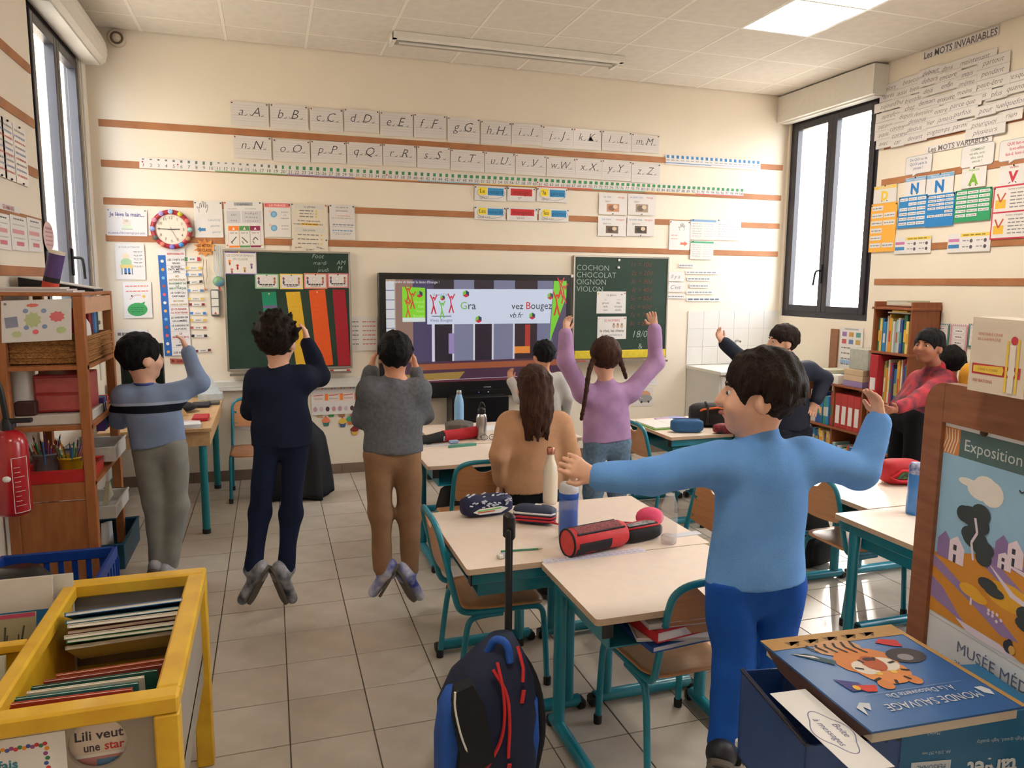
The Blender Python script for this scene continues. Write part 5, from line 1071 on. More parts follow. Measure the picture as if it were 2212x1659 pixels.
def book_row(x, y_from, y_to, z, hmax, seed, where, depth=.17, hmin=.75, wid=(.014, .034), force=None):
    """books standing with spines towards -x, running from y_from down to y_to"""
    R_ = random.Random(seed); y = y_from; k = 0
    while y-.012 > y_to:
        w_ = min(R_.uniform(*wid), y-y_to); ci = R_.randrange(len(BC)) if force is None else force[k % len(force)]; h_ = hmax*R_.uniform(hmin, .98); x_ = x+R_.uniform(0, .02)
        b = thing('book', '%s book, %s %s' % (CN[ci], ordw(k), where), 'book', (x_+depth/2, y-w_/2, z), group='books '+where)
        G().bb(x_, x_+depth, y-w_+.0006, y-.0006, z, z+h_, bev=.002).o('cover', flat(BC[ci]), b, world=True)
        G().bb(x_+.004, x_+depth+.001, y-w_+.003, y-.003, z+h_-.004, z+h_+.0006).o('page_block', flat((226, 220, 206)), b, world=True)
        if w_ > .018: G().bb(x_-.0006, x_, y-w_+.005, y-.005, z+h_*.3, z+h_*.62).o('spine_label', flat(BC[(ci+5) % len(BC)]), b, world=True)
        y -= w_; k += 1
zq = lambda py, px=1925: onX(px, py, 6.1)[2]
ty0, ty1, tx0 = -1.99, -1.60, 6.10
t = thing('tall_bookcase', 'tall reddish wooden bookcase against the right wall', 'bookcase', (6.24, (ty0+ty1)/2, 0)); tt = zq(660)
for y in (ty0, ty1-.018): G().bb(tx0, XR-.01, y, y+.018, 0, tt+.03, bev=.002).o('side_panel', BCW, t, world=True)
G().bb(XR-.02, XR-.012, ty0, ty1, 0, tt).o('back_panel', BCW, t, world=True)
lv = [zq(664), zq(762), zq(880), zq(985), .12]
for z_ in lv: G().bb(tx0-.01, XR-.02, ty0-.015, ty1+.012, z_-.018, z_, bev=.002).o('shelf_board', BCW, t, world=True)
book_row(tx0+.02, ty1-.022, ty0+.022, lv[1], (lv[0]-lv[1])*.86, 11, 'on the upper shelf of the tall bookcase', force=[0, 1, 2, 3, 4, 5, 6, 7, 8, 9, 4, 10])
book_row(tx0+.02, ty1-.12, ty0+.022, lv[2], (lv[1]-lv[2])*.92, 12, 'on the second shelf of the tall bookcase', force=[7, 6, 12, 11, 13, 2])
book_row(tx0+.02, ty1-.022, ty0+.022, lv[3], (lv[2]-lv[3])*.85, 13, 'on the third shelf of the tall bookcase')
b = thing('box_file', 'big red box file with white label in the tall bookcase', 'box file', (6.2, ty1-.07, lv[2])); G().bb(tx0-.03, tx0+.22, ty1-.115, ty1-.03, lv[2], lv[1]-.03, bev=.003).o('case', flat((176, 40, 52)), b, world=True); G().bb(tx0-.0312, tx0-.03, ty1-.10, ty1-.045, lv[2]+.12, lv[2]+.22).o('label_strip', PAPER, b, world=True)
for k, (w_, c_, nm) in enumerate(((.22, (206, 202, 196), 'grey'), (.18, (226, 190, 80), 'yellow'))): tag(G().bb(tx0+.02, tx0+.22, ty0+.04+.03*k, ty0+.04+w_, lv[1]+(lv[0]-lv[1])*.87+.012*k, lv[1]+(lv[0]-lv[1])*.87+.012*k+.011).o('flat_book', flat(c_)), '%s book lying flat on the standing books of the tall bookcase' % nm, 'book', 'flat books in the tall bookcase')
for k in range(3): tag(G().bb(tx0+.02, tx0+.25, ty0+.02+.03*k, ty0+.28, tt+.002+.013*k, tt+.014+.013*k).o('flat_folder', flat(((196, 184, 170), (206, 200, 180), (180, 176, 160))[k])), '%s folder lying on top of the tall bookcase' % ('lowest', 'middle', 'topmost')[k], 'folder', 'folders on the tall bookcase')
zq2 = lambda py: onX(1760, py, 6.1)[2]
ly0, ly1 = -1.55, -.86
t = thing('low_bookcase', 'low wooden bookcase full of books under the right window', 'bookcase', (6.24, (ly0+ly1)/2, 0)); lt = zq2(826)
for y in (ly0, (ly0+ly1)/2-.009, ly1-.018): G().bb(6.1, XR-.03, y, y+.018, 0, lt, bev=.002).o('side_panel', BCW, t, world=True)
ll = [lt+.018, zq2(912), zq2(962), .10]
for z_ in ll: G().bb(6.09, XR-.03, ly0-.01, ly1+.01, z_-.018, z_, bev=.002).o('shelf_board', BCW, t, world=True)
ym_ = (ly0+ly1)/2
book_row(6.11, ly1-.03, ym_+.012, ll[1], (ll[0]-ll[1])*.85, 21, 'in the low bookcase near the window', wid=(.03, .06), force=[4, 12, 10, 2, 15, 3, 11, 4])
for k in range(4): y = ym_-.015-.075*k; b = thing('box_file', 'red box file, %s from the middle of the low bookcase' % ordw(k), 'box file', (6.2, y-.035, ll[1]), group='red box files'); G().bb(6.11, 6.36, y-.073, y, ll[1], ll[1]+(ll[0]-ll[1])*.8, bev=.003).o('case', flat((176, 56, 56)), b, world=True); G().bb(6.1088, 6.11, y-.06, y-.014, ll[1]+.04, ll[1]+.2).o('label_strip', PAPER, b, world=True)
book_row(6.11, ly1-.03, ym_+.012, ll[2], (ll[1]-ll[2])*.8, 22, 'on the lower shelf of the low bookcase', wid=(.02, .05)); book_row(6.11, ym_-.012, ly0+.03, ll[3], .2, 23, 'on the bottom shelf of the low bookcase')
for k, (c_, nm) in enumerate((((120, 190, 120), 'green'), ((60, 140, 200), 'blue'), ((196, 196, 170), 'pale'))): tag(G().bb(6.12, 6.34, -1.13, -.96, ll[0]+.001+.038*k, ll[0]+.037+.038*k, bev=.003).o('game_box', flat(c_)), '%s flat box in the pile on the low bookcase' % nm, 'box', 'boxes on the low bookcase')
tag(G().bb(6.10, 6.2, -1.25, -1.15, ll[0]+.001, ll[0]+.08, bev=.003).o('white_cube_box', WHITEP), 'white cube box on the low bookcase', 'box')
for k, (c_, nm) in enumerate((((150, 130, 180), 'lilac'), ((206, 180, 150), 'tan'), ((196, 170, 140), 'sand'))): tag(G().bb(6.11, 6.32, -1.52, -1.30, ll[0]+.001+.05*k, ll[0]+.05+.05*k, bev=.003).o('storage_box', flat(c_)), '%s storage box stacked on the low bookcase' % nm, 'box', 'storage boxes')
t = tag(G().bb(6.13, 6.36, -1.54, -1.33, ll[0]+.152, ll[0]+.33, bev=.006).o('clear_bin', mat('clear_bin', (196, 200, 190), .2, alpha=.6)), 'translucent plastic bin on the storage boxes', 'bin')
# ---- yellow book browser
YW = mat('yellow_wood', (222, 178, 44), .4, rgb2=(206, 158, 34), scale=10, coat=.2); GP = mat('grey_panel', (150, 140, 128), .55, var=.03)
bx1, by1, by0, bz1, bx0 = 1.15, -3.90, -4.74, .70, .14; rw = .055
t = thing('book_browser', 'yellow framed book browser box in the left foreground', 'book box', ((bx0+bx1)/2, (by0+by1)/2, 0)); dvx = .75
for nm, q in (('top_rail', (bx0, bx1, by1-rw, by1)), ('top_rail', (bx0, bx1, by0, by0+rw)), ('top_rail', (bx1-rw, bx1, by0+rw, by1-rw)), ('top_rail', (bx0, bx0+rw, by0+rw, by1-rw)), ('divider', (dvx-.02, dvx+.02, by0+rw, by1-rw))): G().bb(*q, bz1-.045, bz1, bev=.006).o(nm, YW, t, world=True)
G().bb(bx0+rw, dvx-.02, -4.335, -4.305, bz1-.03, bz1-.004, bev=.004).o('cross_divider', YW, t, world=True)
G().bb(dvx-.006, dvx+.006, by0+rw, by1-rw, bz1-.28, bz1-.04).o('divider_panel', YW, t, world=True); G().bb(bx0+rw, dvx-.02, -4.325, -4.315, bz1-.28, bz1-.03).o('divider_panel', YW, t, world=True)
G().bb(bx0+.02, bx1-.02, by1-.03, by1-.018, bz1-.38, bz1-.045).o('back_panel', GP, t, world=True); G().bb(bx1-.035, bx1-.02, by0+.02, by1-.02, bz1-.38, bz1-.045).o('end_panel', GP, t, world=True)
G().bb(bx0+.02, bx1-.02, by0+.04, by1-.02, bz1-.30, bz1-.285).o('floor_panel', YW, t, world=True)
for x, y in ((bx1-.055, by1-.055), (bx1-.055, by0), (bx0, by1-.055), (bx0, by0)): G().bb(x, x+.055, y, y+.055, 0, bz1-.045, bev=.004).o('leg', YW, t, world=True)
# front panel with a round hole
hc = onY(207, 1618, by0); hr = .062; n = 28; x0_, x1_ = bx0+.055, bx1-.055; z0_, z1_ = .22, bz1-.045
ring = [(hc[0]+hr*math.cos(2*math.pi*i/n), hc[2]+hr*math.sin(2*math.pi*i/n)) for i in range(n)]
def tosq(i):
    a = 2*math.pi*i/n; d = (math.cos(a), math.sin(a)); ts = []
    if d[0] > 1e-9: ts.append((x1_-hc[0])/d[0])
    if d[0] < -1e-9: ts.append((x0_-hc[0])/d[0])
    if d[1] > 1e-9: ts.append((z1_-hc[2])/d[1])
    if d[1] < -1e-9: ts.append((z0_-hc[2])/d[1])
    k = min(ts); return (hc[0]+d[0]*k, hc[2]+d[1]*k)
V = [(a, by0+.02, b) for a, b in ring]+[(tosq(i)[0], by0+.02, tosq(i)[1]) for i in range(n)]; V += [(a, b+.012, c_) for a, b, c_ in V]
for cxn, czn in ((x1_, z1_), (x0_, z1_), (x0_, z0_), (x1_, z0_)):
    ang = math.atan2(czn-hc[2], cxn-hc[0]) % (2*math.pi); i = int(round(ang/(2*math.pi)*n)) % n; V[n+i] = (cxn, by0+.02, czn); V[3*n+i] = (cxn, by0+.032, czn)
F_ = []
for i in range(n):
    j = (i+1) % n; F_ += [(i, j, n+j, n+i)[::-1], (2*n+i, 2*n+j, 3*n+j, 3*n+i), (i, 2*n+i, 2*n+j, j)]
G().add(V, F_, 0).o('front_panel', GP, t, world=True)
s = Sheet(npv(onY(-60, 1590, by0+.018)), (.21, 0, .0), (0, 0, -.14), (0, -1, 0)); dots = [(200, 60, 60), (60, 130, 90), (226, 150, 50), (70, 90, 160), (150, 80, 140)]
a = onY(140, 1578, by0+.018); s = Sheet((a[0]-.23, by0+.019, a[2]), (.23, 0, 0), (0, 0, -.17), (0, -1, 0))
for k in range(22): s.disc(.03+.036*k, .14+.02*(k % 2), .005, dots[k % 5])
for k in range(12): s.disc(.82+.015*(k % 2), .14+.07*k, .005, dots[(k*2) % 5])
s.text('Je fais', .42, .42, .13, (60, 130, 150), bold=.03, fit=.7); s.text('pas de', .40, .72, .13, (60, 130, 150), bold=.03, fit=.6); s.build('browser_sign', 'sign with dotted border on the yellow book browser', 'sign')
# books in the browser: front-facing covers, leaning back
def lean_book(cx, y, zb_, w_, h_, th_, tilt, c_, label, art=None, rzv=0.0, page=True, group=None, back=False):
    b = thing('picture_book', label, 'book', (cx, y, zb_), group=group, rot=(-tilt, 0, rzv))
    m1 = flat(c_, .35)
    G().bb(-w_/2, w_/2, 0, .0015, 0, h_).o('front_cover', m1, b); G().bb(-w_/2, w_/2, th_-.0015, th_, 0, h_).o('back_cover', m1, b); G().bb(-w_/2+.002, w_/2-.002, .0015, th_-.0015, .003, h_-.003).o('page_block', flat((226, 220, 208)), b); G().bb(-w_/2-.001, -w_/2+.001, 0, th_, 0, h_).o('spine', m1, b)
    if art:
        s = Sheet((w_/2, th_, h_), (-w_, 0, 0), (0, 0, -h_), (0, 1, 0)) if back else Sheet((-w_/2, 0, h_), (w_, 0, 0), (0, 0, -h_), (0, -1, 0)); s.lift = .0004; art(s); s.g.o('print', s.mats, b)
    return b
zf = bz1-.284
def art1(s): s.rect(.0, .3, 1, .9, (40, 110, 160)); s.rect(.05, .5, .75, .8, (206, 190, 170)); s.line([(.5, .7), (.6, .65), (.7, .72)], .004, (200, 100, 100), .0008)
def art2(s):
    s.rect(0, 0, 1, .04, (170, 60, 90)); s.rect(0, .86, 1, 1, (60, 90, 150))
    for k in range(6): s.line([(.1+.15*k, .9), (.2+.13*k, .45), (.05+.17*k, .12)], .005, (60, 60, 50)); s.line([(.2+.13*k, .45), (.35+.1*k, .2)], .004, (70, 66, 54))
def art3(s): s.rect(0, .3, 1, 1, (90, 130, 50)); s.line([(.1, .15), (.8, .12)], .01, (60, 80, 140)); s.disc(.3, .6, .03, (60, 100, 40), .0006)
def art4(s): s.disc(.7, .4, .06, (200, 80, 50)); s.disc(.7, .4, .04, (236, 206, 130), .0006)
def art6(s): s.rect(.2, .04, .8, .3, (226, 206, 180)); s.text('Les Animaux', .5, .2, .10, (60, 60, 70), fit=.5); s.rect(.84, .04, .98, .3, (210, 130, 90), .0006); s.rect(.03, .04, .16, .3, (150, 200, 200), .0006)
lean_book(.58, -4.02, zf, .26, .335, .012, .12, (216, 206, 196), 'tall white picture book with blue panel in the back left compartment', art1)
lean_book(.64, -3.985, zf, .24, .325, .012, .10, (206, 200, 190), 'tall pale book behind the white picture book', None)
lean_book(.56, -4.20, zf, .28, .29, .012, .25, (150, 142, 110), 'book cover with bare tree branches in the left compartment', art2)
lean_book(.55, -4.42, zf, .28, .27, .012, .2, (190, 190, 176), 'book with green meadow cover in the front left compartment', art3)
lean_book(.54, -4.56, zf, .27, .22, .012, .2, (226, 190, 60), 'yellow book with red and cream circle in the front left compartment', art4)
tag(lean_book(.36, -3.82, .60, .30, .20, .004, .2, (226, 140, 40), 'orange folder behind the yellow book browser', None), None)
hc6 = [((60, 110, 170), 'blue outlined'), ((46, 110, 130), 'teal titled'), ((226, 222, 214), 'white'), ((120, 40, 36), 'dark red'), ((226, 220, 206), 'ivory'), ((30, 100, 50), 'green'), ((216, 210, 200), 'pale grey')]
for k, (c_, nm) in enumerate(hc6):
    lean_book(.935+.008*(k % 3), -3.985-.006*k, .585-.0165*k+(.012 if k == 0 else 0), .31-.006*(k % 4), .25+.008*(k % 3)-(.02 if k == 0 else 0), .0105, -1.10+.015*k, c_, '%s picture book leaning in the back of the right compartment' % nm, art6 if k == 1 else None, .06-.02*(k % 3), group='books leaning in the browser', back=True)
hc7 = [((170, 80, 50), 'rust'), ((150, 60, 50), 'brick red'), ((40, 90, 80), 'dark teal'), ((226, 216, 200), 'cream'), ((50, 120, 120), 'turquoise'), ((190, 70, 50), 'orange-red')]
for k, (c_, nm) in enumerate(hc7): lean_book(.96-.014*k, -4.44-.030*k, zf, .26+.012*(k % 3), onY(230, 1436+10*k, -4.44-.030*k)[2]-zf, .010, -.08, c_, '%s thin book at the near end of the right compartment' % nm, None, .04-.015*k, group='thin books in the browser')
def art5(s): s.rect(0, 0, 1, .5, (216, 200, 186)); s.text('Lili veut', .5, .30, .13, (70, 60, 66), fit=.6, bold=.02); s.text('une', .4, .46, .12, (70, 60, 66), fit=.2, bold=.02); s.text('star', .68, .46, .12, (196, 60, 60), fit=.25, bold=.02); s.rect(0, .5, 1, .54, (226, 220, 214), .0006); s.rect(0, .54, 1, 1, (190, 130, 130)); s.rect(.45, .58, .75, .8, (90, 130, 170), .0006); s.ell(.4, .95, .15, .08, (120, 70, 50), .0006); s.rect(.75, .56, 1, .8, (206, 160, 90), .0006)
lean_book(hc[0], by0+.04, hc[2]-.125, .17, .18, .01, 0, (206, 196, 186), 'book titled Lili veut une star behind the round hole', art5)
# ---- blue crate with bin bag behind the browser
BLP = mat('blue_crate', (20, 60, 140), .4)
ca, cb = onZ(10, 1215, .28), onZ(255, 1178, .28)
ky0, ky1, kx0, kx1 = -3.15, -2.72, .18, .66; kz = onY(200, 1187, -2.75)[2]
t = thing('blue_crate', 'blue slatted plastic crate behind the yellow browser', 'crate', ((kx0+kx1)/2, (ky0+ky1)/2, 0))
for nm, q in (('rim', (kx0, kx1, ky0, ky0+.02)), ('rim', (kx0, kx1, ky1-.02, ky1)), ('rim', (kx0, kx0+.02, ky0, ky1)), ('rim', (kx1-.02, kx1, ky0, ky1))): G().bb(*q, kz-.05, kz, bev=.004).o(nm, BLP, t, world=True)
for i in range(9):
    x = kx0+.01+(kx1-kx0-.02)*i/8
    for y in (ky0+.005, ky1-.013): G().bb(x-.012, x+.012, y, y+.008, 0.0, kz-.05).o('slat', BLP, t, world=True)
for i in range(8):
    y = ky0+.01+(ky1-ky0-.02)*i/7
    for x in (kx0+.005, kx1-.013): G().bb(x, x+.008, y-.012, y+.012, 0.0, kz-.05).o('slat', BLP, t, world=True)
G().bb(kx0+.005, kx1-.005, ky0+.005, ky1-.005, 0, .012).o('bottom', BLP, t, world=True)
drape('bin_bag', (.45, -3.42, 0), .42, onY(170, 1222, -3.42)[2], .34, mat('bin_bag_film', (20, 22, 24), .3, bump=.5, scale=12), 'black bin bag in a bin between the crate and the browser', 'bin bag', 6, .02, .01)
# ---- fire extinguisher on the left wall
ex = onX(22, 1000, .24); ex = npv((.24, ex[1], 0)); zb_, zt_ = onX(22, 1122, .24)[2], onX(22, 925, .24)[2]
t = thing('fire_extinguisher', 'red fire extinguisher with white print hung by the shelf', 'extinguisher', (ex[0], ex[1], zb_)); EXR = mat('extinguisher_red', (168, 26, 34), .25, coat=.4)
L_ = zt_-zb_; r_ = .075
G().lathe([(.03, 0), (r_-.01, .012), (r_, .03), (r_, L_-.06), (r_*.85, L_-.025), (r_*.5, L_-.005), (.022, L_)], (ex[0], ex[1], zb_), 28).o('cylinder', EXR, t, world=True)
G().lathe([(.024, 0), (.024, .03), (.018, .05)], (ex[0], ex[1], zt_), 14).o('valve', BLACKP, t, world=True)
G().bb(ex[0]-.01, ex[0]+.10, ex[1]-.015, ex[1]+.015, zt_+.03, zt_+.05, bev=.004).o('lever', BLACKP, t, world=True)
G().tube(smooth_path([(ex[0], ex[1], zt_+.03), (ex[0]-.01, ex[1]-.02, zt_+.22), (ex[0]-.06, ex[1]-.03, zt_+.28), (ex[0]-.10, ex[1]-.06, zt_+.05), (ex[0]-.09, ex[1]-.07, zb_+.1)], 3), .013, 10).o('hose', BLACKP, t, world=True)
s = []; g = G(); g2 = G()
a0 = math.atan2(CAM[1]-ex[1], CAM[0]-ex[0])
def onex(a, z, rr=r_+.0006): return (ex[0]+rr*math.cos(a), ex[1]+rr*math.sin(a), zb_+z)
def exline(pts, m_=.0016):
    for (p, q), (p2, q2) in zip(pts[:-1], pts[1:]): g.tube([onex(p, q), onex(p2, q2)], m_, 4)
fr = [(a0+.05+(.9)*k/8, .07*L_+.0) for k in range(9)]; fr2 = [(a, .70*L_) for a, _ in fr]; exline(fr); exline(fr2); exline([fr[0], fr2[0]]); exline([fr[-1], fr2[-1]])
for k in range(9): exline([(a0+.15+.08*j, (.15+.055*k)*L_) for j in range(5 if k % 3 else 8)], .0011)
g.o('print_frame', flat((222, 206, 200)), t, world=True)
G().ball(onex(a0-.25, .47*L_, r_-.012), (.02, .02, .018), 12).o('gauge', WHITEP, t, world=True)
# ---- wheeled school bag
NAVY = mat('navy_bag_fabric', (24, 34, 64), .7, bump=.15, bscale=400); RBL = mat('royal_bag_fabric', (28, 84, 176), .65, bump=.1, bscale=400); REDZ = mat('red_zip', (206, 44, 48), .5)
bc = npv((2.015, -4.35, 0)); t = thing('wheeled_school_bag', 'navy and royal blue wheeled school bag with red zips and raised handle', 'school bag', tuple(bc))
def loft(rings, m_, name, parent, sm=True, world=True):
    n = len(rings[0]); V = [p for r in rings for p in r]; F_ = []
    for i in range(len(rings)-1):
        for j in range(n): F_.append((i*n+j, i*n+(j+1) % n, (i+1)*n+(j+1) % n, (i+1)*n+j))
    F_ += [tuple(range(n))[::-1], tuple(range((len(rings)-1)*n, len(rings)*n))]
    return G().add(V, F_, 0, sm).o(name, m_, parent, world=world)
def bagring(z, w_, d_, cy, r=.05, cx=0): return [(bc[0]+cx+a, bc[1]+cy+b, z) for a, b in rrect(w_, d_, min(r, w_/2.2, d_/2.2), 4)]
loft([bagring(.07, .27, .20, 0), bagring(.12, .30, .23, 0), bagring(.30, .30, .23, .0), bagring(.40, .25, .20, .01, cx=.02), bagring(.47, .16, .14, .02, cx=.045), bagring(.52, .08, .07, .03, cx=.06)], NAVY, 'main_pouch', t)
loft([[(bc[0]-.13+a*.6, bc[1]-.10+b, z) for a, b in rrect(w_, .11, .03, 4)] for z, w_ in ((.08, .16), (.14, .2), (.28, .2), (.38, .15), (.42, .08))], RBL, 'side_panel', t)
loft([[(bc[0]+.135+a*.5, bc[1]-.02+b, z) for a, b in rrect(.06, d_, .02, 4)] for z, d_ in ((.10, .12), (.22, .18), (.34, .14))], RBL, 'side_panel', t)
G().prism([(0, 0), (.012, .10), (-.01, .22), (.0, .30), (.05, .315), (.085, .25), (.12, .06)], (bc[0]-.145, bc[1]-.185, .17), (1, 0, 0), (0, 0, 1), (0, .05, 0)).o('front_flap', mat('black_bag_lining', (16, 18, 24), .8), t, world=True)
G().tube(smooth_path([(bc[0]-.150, bc[1]-.188, .475), (bc[0]-.152, bc[1]-.188, .42), (bc[0]-.125, bc[1]-.188, .30), (bc[0]-.06, bc[1]-.16, .16)]), .0035, 6).o('white_piping', WHITEP, t, world=True)
z_a = smooth_path([(bc[0]+.01, bc[1]-.085, .49), (bc[0]+.02, bc[1]-.118, .42), (bc[0]+.025, bc[1]-.125, .32), (bc[0]+.01, bc[1]-.126, .24), (bc[0]-.04, bc[1]-.135, .17)], 2)
G().tube(z_a, .006, 6).o('zip', REDZ, t, world=True)
G().tube(smooth_path([(bc[0]-.005, bc[1]-.09, .47), (bc[0]+.035, bc[1]-.12, .40), (bc[0]+.04, bc[1]-.127, .30), (bc[0]+.035, bc[1]-.127, .19)], 2), .006, 6).o('zip', REDZ, t, world=True)
G().tube([(bc[0]+.085, bc[1]-.06, .52), (bc[0]+.095, bc[1]-.09, .46), (bc[0]+.09, bc[1]-.10, .42)], .006, 6).o('zip', REDZ, t, world=True)
for q in ((-.045, -.142, .15), (.035, -.132, .175), (.088, -.108, .40)): G().box((bc[0]+q[0], bc[1]+q[1], q[2]-.025), (.014, .006, .045), ry(.15), bev=.002).o('zip_pull', REDZ, t, world=True)
G().tube(smooth_path([(bc[0]+.0, bc[1]+.0, .48), (bc[0]+.02, bc[1]-.03, .545), (bc[0]+.055, bc[1]-.05, .53), (bc[0]+.06, bc[1]-.06, .47)], 2), .013, 8).o('grab_loop', RBL, t, world=True)
hx, hy = bc[0]+.105, bc[1]+.10
for q in (-.028, .028): G().bb(hx+q*.45-.008, hx+q*.45+.008, hy+q-.008, hy+q+.008, .10, .86, bev=.002).o('handle_rod', BLACKP, t, world=True)
G().box((hx, hy, .862), (.030, .055, .095), rz(.25), bev=.012).o('handle_grip', BLACKP, t, world=True)
G().tube(smooth_path([(bc[0]+.10, bc[1]+.02, .48), (bc[0]+.16, bc[1]-.03, .38), (bc[0]+.18, bc[1]-.05, .22), (bc[0]+.15, bc[1]-.05, .08)], 2), .016, 8).o('shoulder_strap', mat('black_webbing', (18, 20, 26), .75), t, world=True)
for q in (-.11, .11): G().lathe([(.018, -.012), (.035, -.010), (.035, .010), (.018, .012)], (bc[0]+q, bc[1]+.09, .035), 16, R=ry(D90)).o('wheel', BLACKP, t, world=True)
G().bb(bc[0]-.12, bc[0]+.12, bc[1]-.08, bc[1]+.1, .045, .072, bev=.006).o('base_plate', BLACKP, t, world=True)
s = Sheet((bc[0]-.085, bc[1]-.128, .34), (.06, 0, 0), (0, 0, -.06), (0, -1, 0)); s.text('3', .5, .8, .6, (190, 150, 60), shear=.2, bold=.02); s.g.o('badge', s.mats, t, world=True)
# ---- wooden easel board, right foreground
EW = mat('easel_wood', (146, 94, 64), .45, rgb2=(130, 80, 54), scale=4, stretch=(2, 2, 14), bump=.03)
E0 = npv((2.80, -5.245, 0)); ed = npv((-.137, -.9905, 0)); en = npv((-.9905, .137, 0)); zt = 1.459; zb_ = .74; EL = .76
t = thing('wooden_easel', 'wooden framed easel board with a museum poster, right foreground', 'easel', tuple(E0+ed*EL/2))
n = 6; rc = .055
def epr(pts, d0, th, m_, nm): G().prism(pts, E0+en*d0, ed, npv((0, 0, 1)), en*th).o(nm, m_, t, world=True)
epr([(0, zb_), (.055, zb_), (.055, zt-.055), (.055, zt)]+[(rc-rc*math.sin(a), zt-rc+rc*math.cos(a)) for a in np.linspace(0, D90, 7)][0:], -.012, .03, EW, 'stile')
epr([(.056, zt-.085), (EL-.056, zt-.085), (EL-.056, zt), (.056, zt)], -.0119, .0298, EW, 'top_rail')
epr([(.056, zb_), (EL-.056, zb_), (EL-.056, zb_+.07), (.056, zb_+.07)], -.0119, .0298, EW, 'bottom_rail')
epr([(EL-.055, zb_), (EL, zb_), (EL, zt-rc)]+[(EL-rc+rc*math.cos(a), zt-rc+rc*math.sin(a)) for a in np.linspace(0, D90, 7)]+[(EL-.055, zt)], -.012, .03, EW, 'stile')
epr([(.05, zb_+.05), (EL-.05, zb_+.05), (EL-.05, zt-.07), (.05, zt-.07)], -.006, .012, EW, 'board')
for q in (.12, EL-.12): G().tube([E0+ed*q+npv((0, 0, 1.35))-en*.02, E0+ed*q-en*.28], .016, 8).o('rear_leg', EW, t, world=True); G().tube([E0+ed*q+npv((0, 0, zb_+.02)), E0+ed*q+en*.02], .018, 8).o('front_leg', EW, t, world=True)
# poster on the easel (generic print in the colours of the photograph)
def onE(px, py, d):      # pixel to the easel's plane
    o_ = E0+en*d; r_ = ray(px, py); k = ((o_-CAM) @ en)/(r_ @ en); return CAM+r_*k
pt = onE(2031, 906, .0085); zt2 = pt[2]; u0 = (pt-E0) @ ed
PW, PH = .425, .60
s = Sheet(E0+ed*u0+en*.0072+npv((0, 0, zt2)), ed*PW, (0, 0, -PH), en)
Xp = lambda x: x/.27*1.0
s.rect(.02, .018, .145, .115, (206, 130, 70)); 
for k in range(5): s.line([(.03+.02*k, .112), (.06+.018*k, .06), (.05+.02*k, .022)], .003, (232, 214, 196), .0005)
s.rect(.145, .018, .98, .115, (84, 112, 116)); s.text('Exposition musée', .18, .088, .042, (206, 214, 214), align='l', fit=.72)
s.rect(.02, .115, .98, .72, (150, 192, 224))
def blob(cx, cy, parts, c_, l): 
    for i_, (dx, dy, ra, rb) in enumerate(parts): s.ell(cx+dx, cy+dy, ra, rb, c_, l+.00006*i_, 16)
blob(.30, .21, ((0, 0, .08, .035), (.07, .0, .07, .045), (-.08, -.015, .06, .014), (.03, -.02, .07, .035)), (236, 232, 228), .0004)
blob(.66, .27, ((0, 0, .08, .03), (.12, -.03, .1, .05), (.25, -.02, .12, .06), (.1, .02, .12, .04)), (236, 232, 228), .0004)
s.fpoly([(.02, .50), (.2, .46), (.45, .40), (.62, .36), (.85, .38), (.98, .40), (.98, .72), (.02, .72)], (206, 140, 54), .0006)
s.fpoly([(.38, .42), (.60, .44), (.98, .47), (.98, .44), (.62, .41), (.46, .40)], (140, 116, 170), .0008); s.fpoly([(.40, .42), (.62, .50), (.98, .56), (.98, .60), (.60, .54), (.36, .46)], (150, 126, 178), .0008)
s.fpoly([(.42, .415), (.60, .425), (.98, .445), (.98, .46), (.6, .44)], (226, 214, 232), .001); s.fpoly([(.38, .44), (.55, .51), (.98, .575), (.98, .588), (.53, .525)], (226, 214, 232), .001)
s.fpoly([(.02, .50), (.10, .52), (.28, .575), (.50, .62), (.60, .66), (.50, .67), (.30, .61), (.02, .54)], (150, 126, 178), .0009); s.fpoly([(.02, .58), (.12, .61), (.24, .68), (.3, .705), (.02, .66)], (150, 126, 178), .0009)
s.fpoly([(.22, .695), (.5, .70), (.62, .72), (.40, .725), (.30, .722)], (226, 214, 232), .001)
s.ell(.52, .53, .14, .045, (222, 168, 54), .0008)
for cx, cy, w_, h_ in ((.06, .40, .18, .10), (.42, .33, .16, .09), (.38, .385, .14, .06)):
    s.fpoly([(cx, cy+h_), (cx, cy+h_*.35), (cx+w_*.25, cy), (cx+w_*.5, cy+h_*.3), (cx+w_*.5, cy+h_)], (140, 116, 170), .0011); s.fpoly([(cx+w_*.45, cy+h_), (cx+w_*.45, cy+h_*.25), (cx+w_*.72, cy), (cx+w_, cy+h_*.4), (cx+w_, cy+h_)], (232, 216, 230), .0012); s.rect(cx+w_*.62, cy+h_*.7, cx+w_*.72, cy+h_, (60, 60, 74), .0014); s.rect(cx+w_*.6, cy+h_*.35, cx+w_*.72, cy+h_*.55, (60, 60, 74), .0014)
DK = (58, 66, 70)
blob(.26, .31, ((0, 0, .07, .035), (.06, -.02, .06, .035), (.05, .02, .07, .035), (-.04, .0, .05, .03)), DK, .0016); blob(.30, .385, ((0, 0, .08, .035), (.05, .02, .07, .03), (-.03, -.01, .06, .03), (.06, .05, .05, .03)), DK, .0016)
s.line([(.30, .46), (.28, .40), (.31, .36), (.29, .31)], .006, (226, 214, 230), .0018)
blob(.70, .33, ((0, 0, .04, .03), (.05, .0, .05, .022), (-.03, .01, .05, .015)), DK, .0016); blob(.80, .38, ((0, 0, .07, .03), (.03, .02, .06, .025)), DK, .0016); s.rect(.80, .40, .815, .45, DK, .0016)
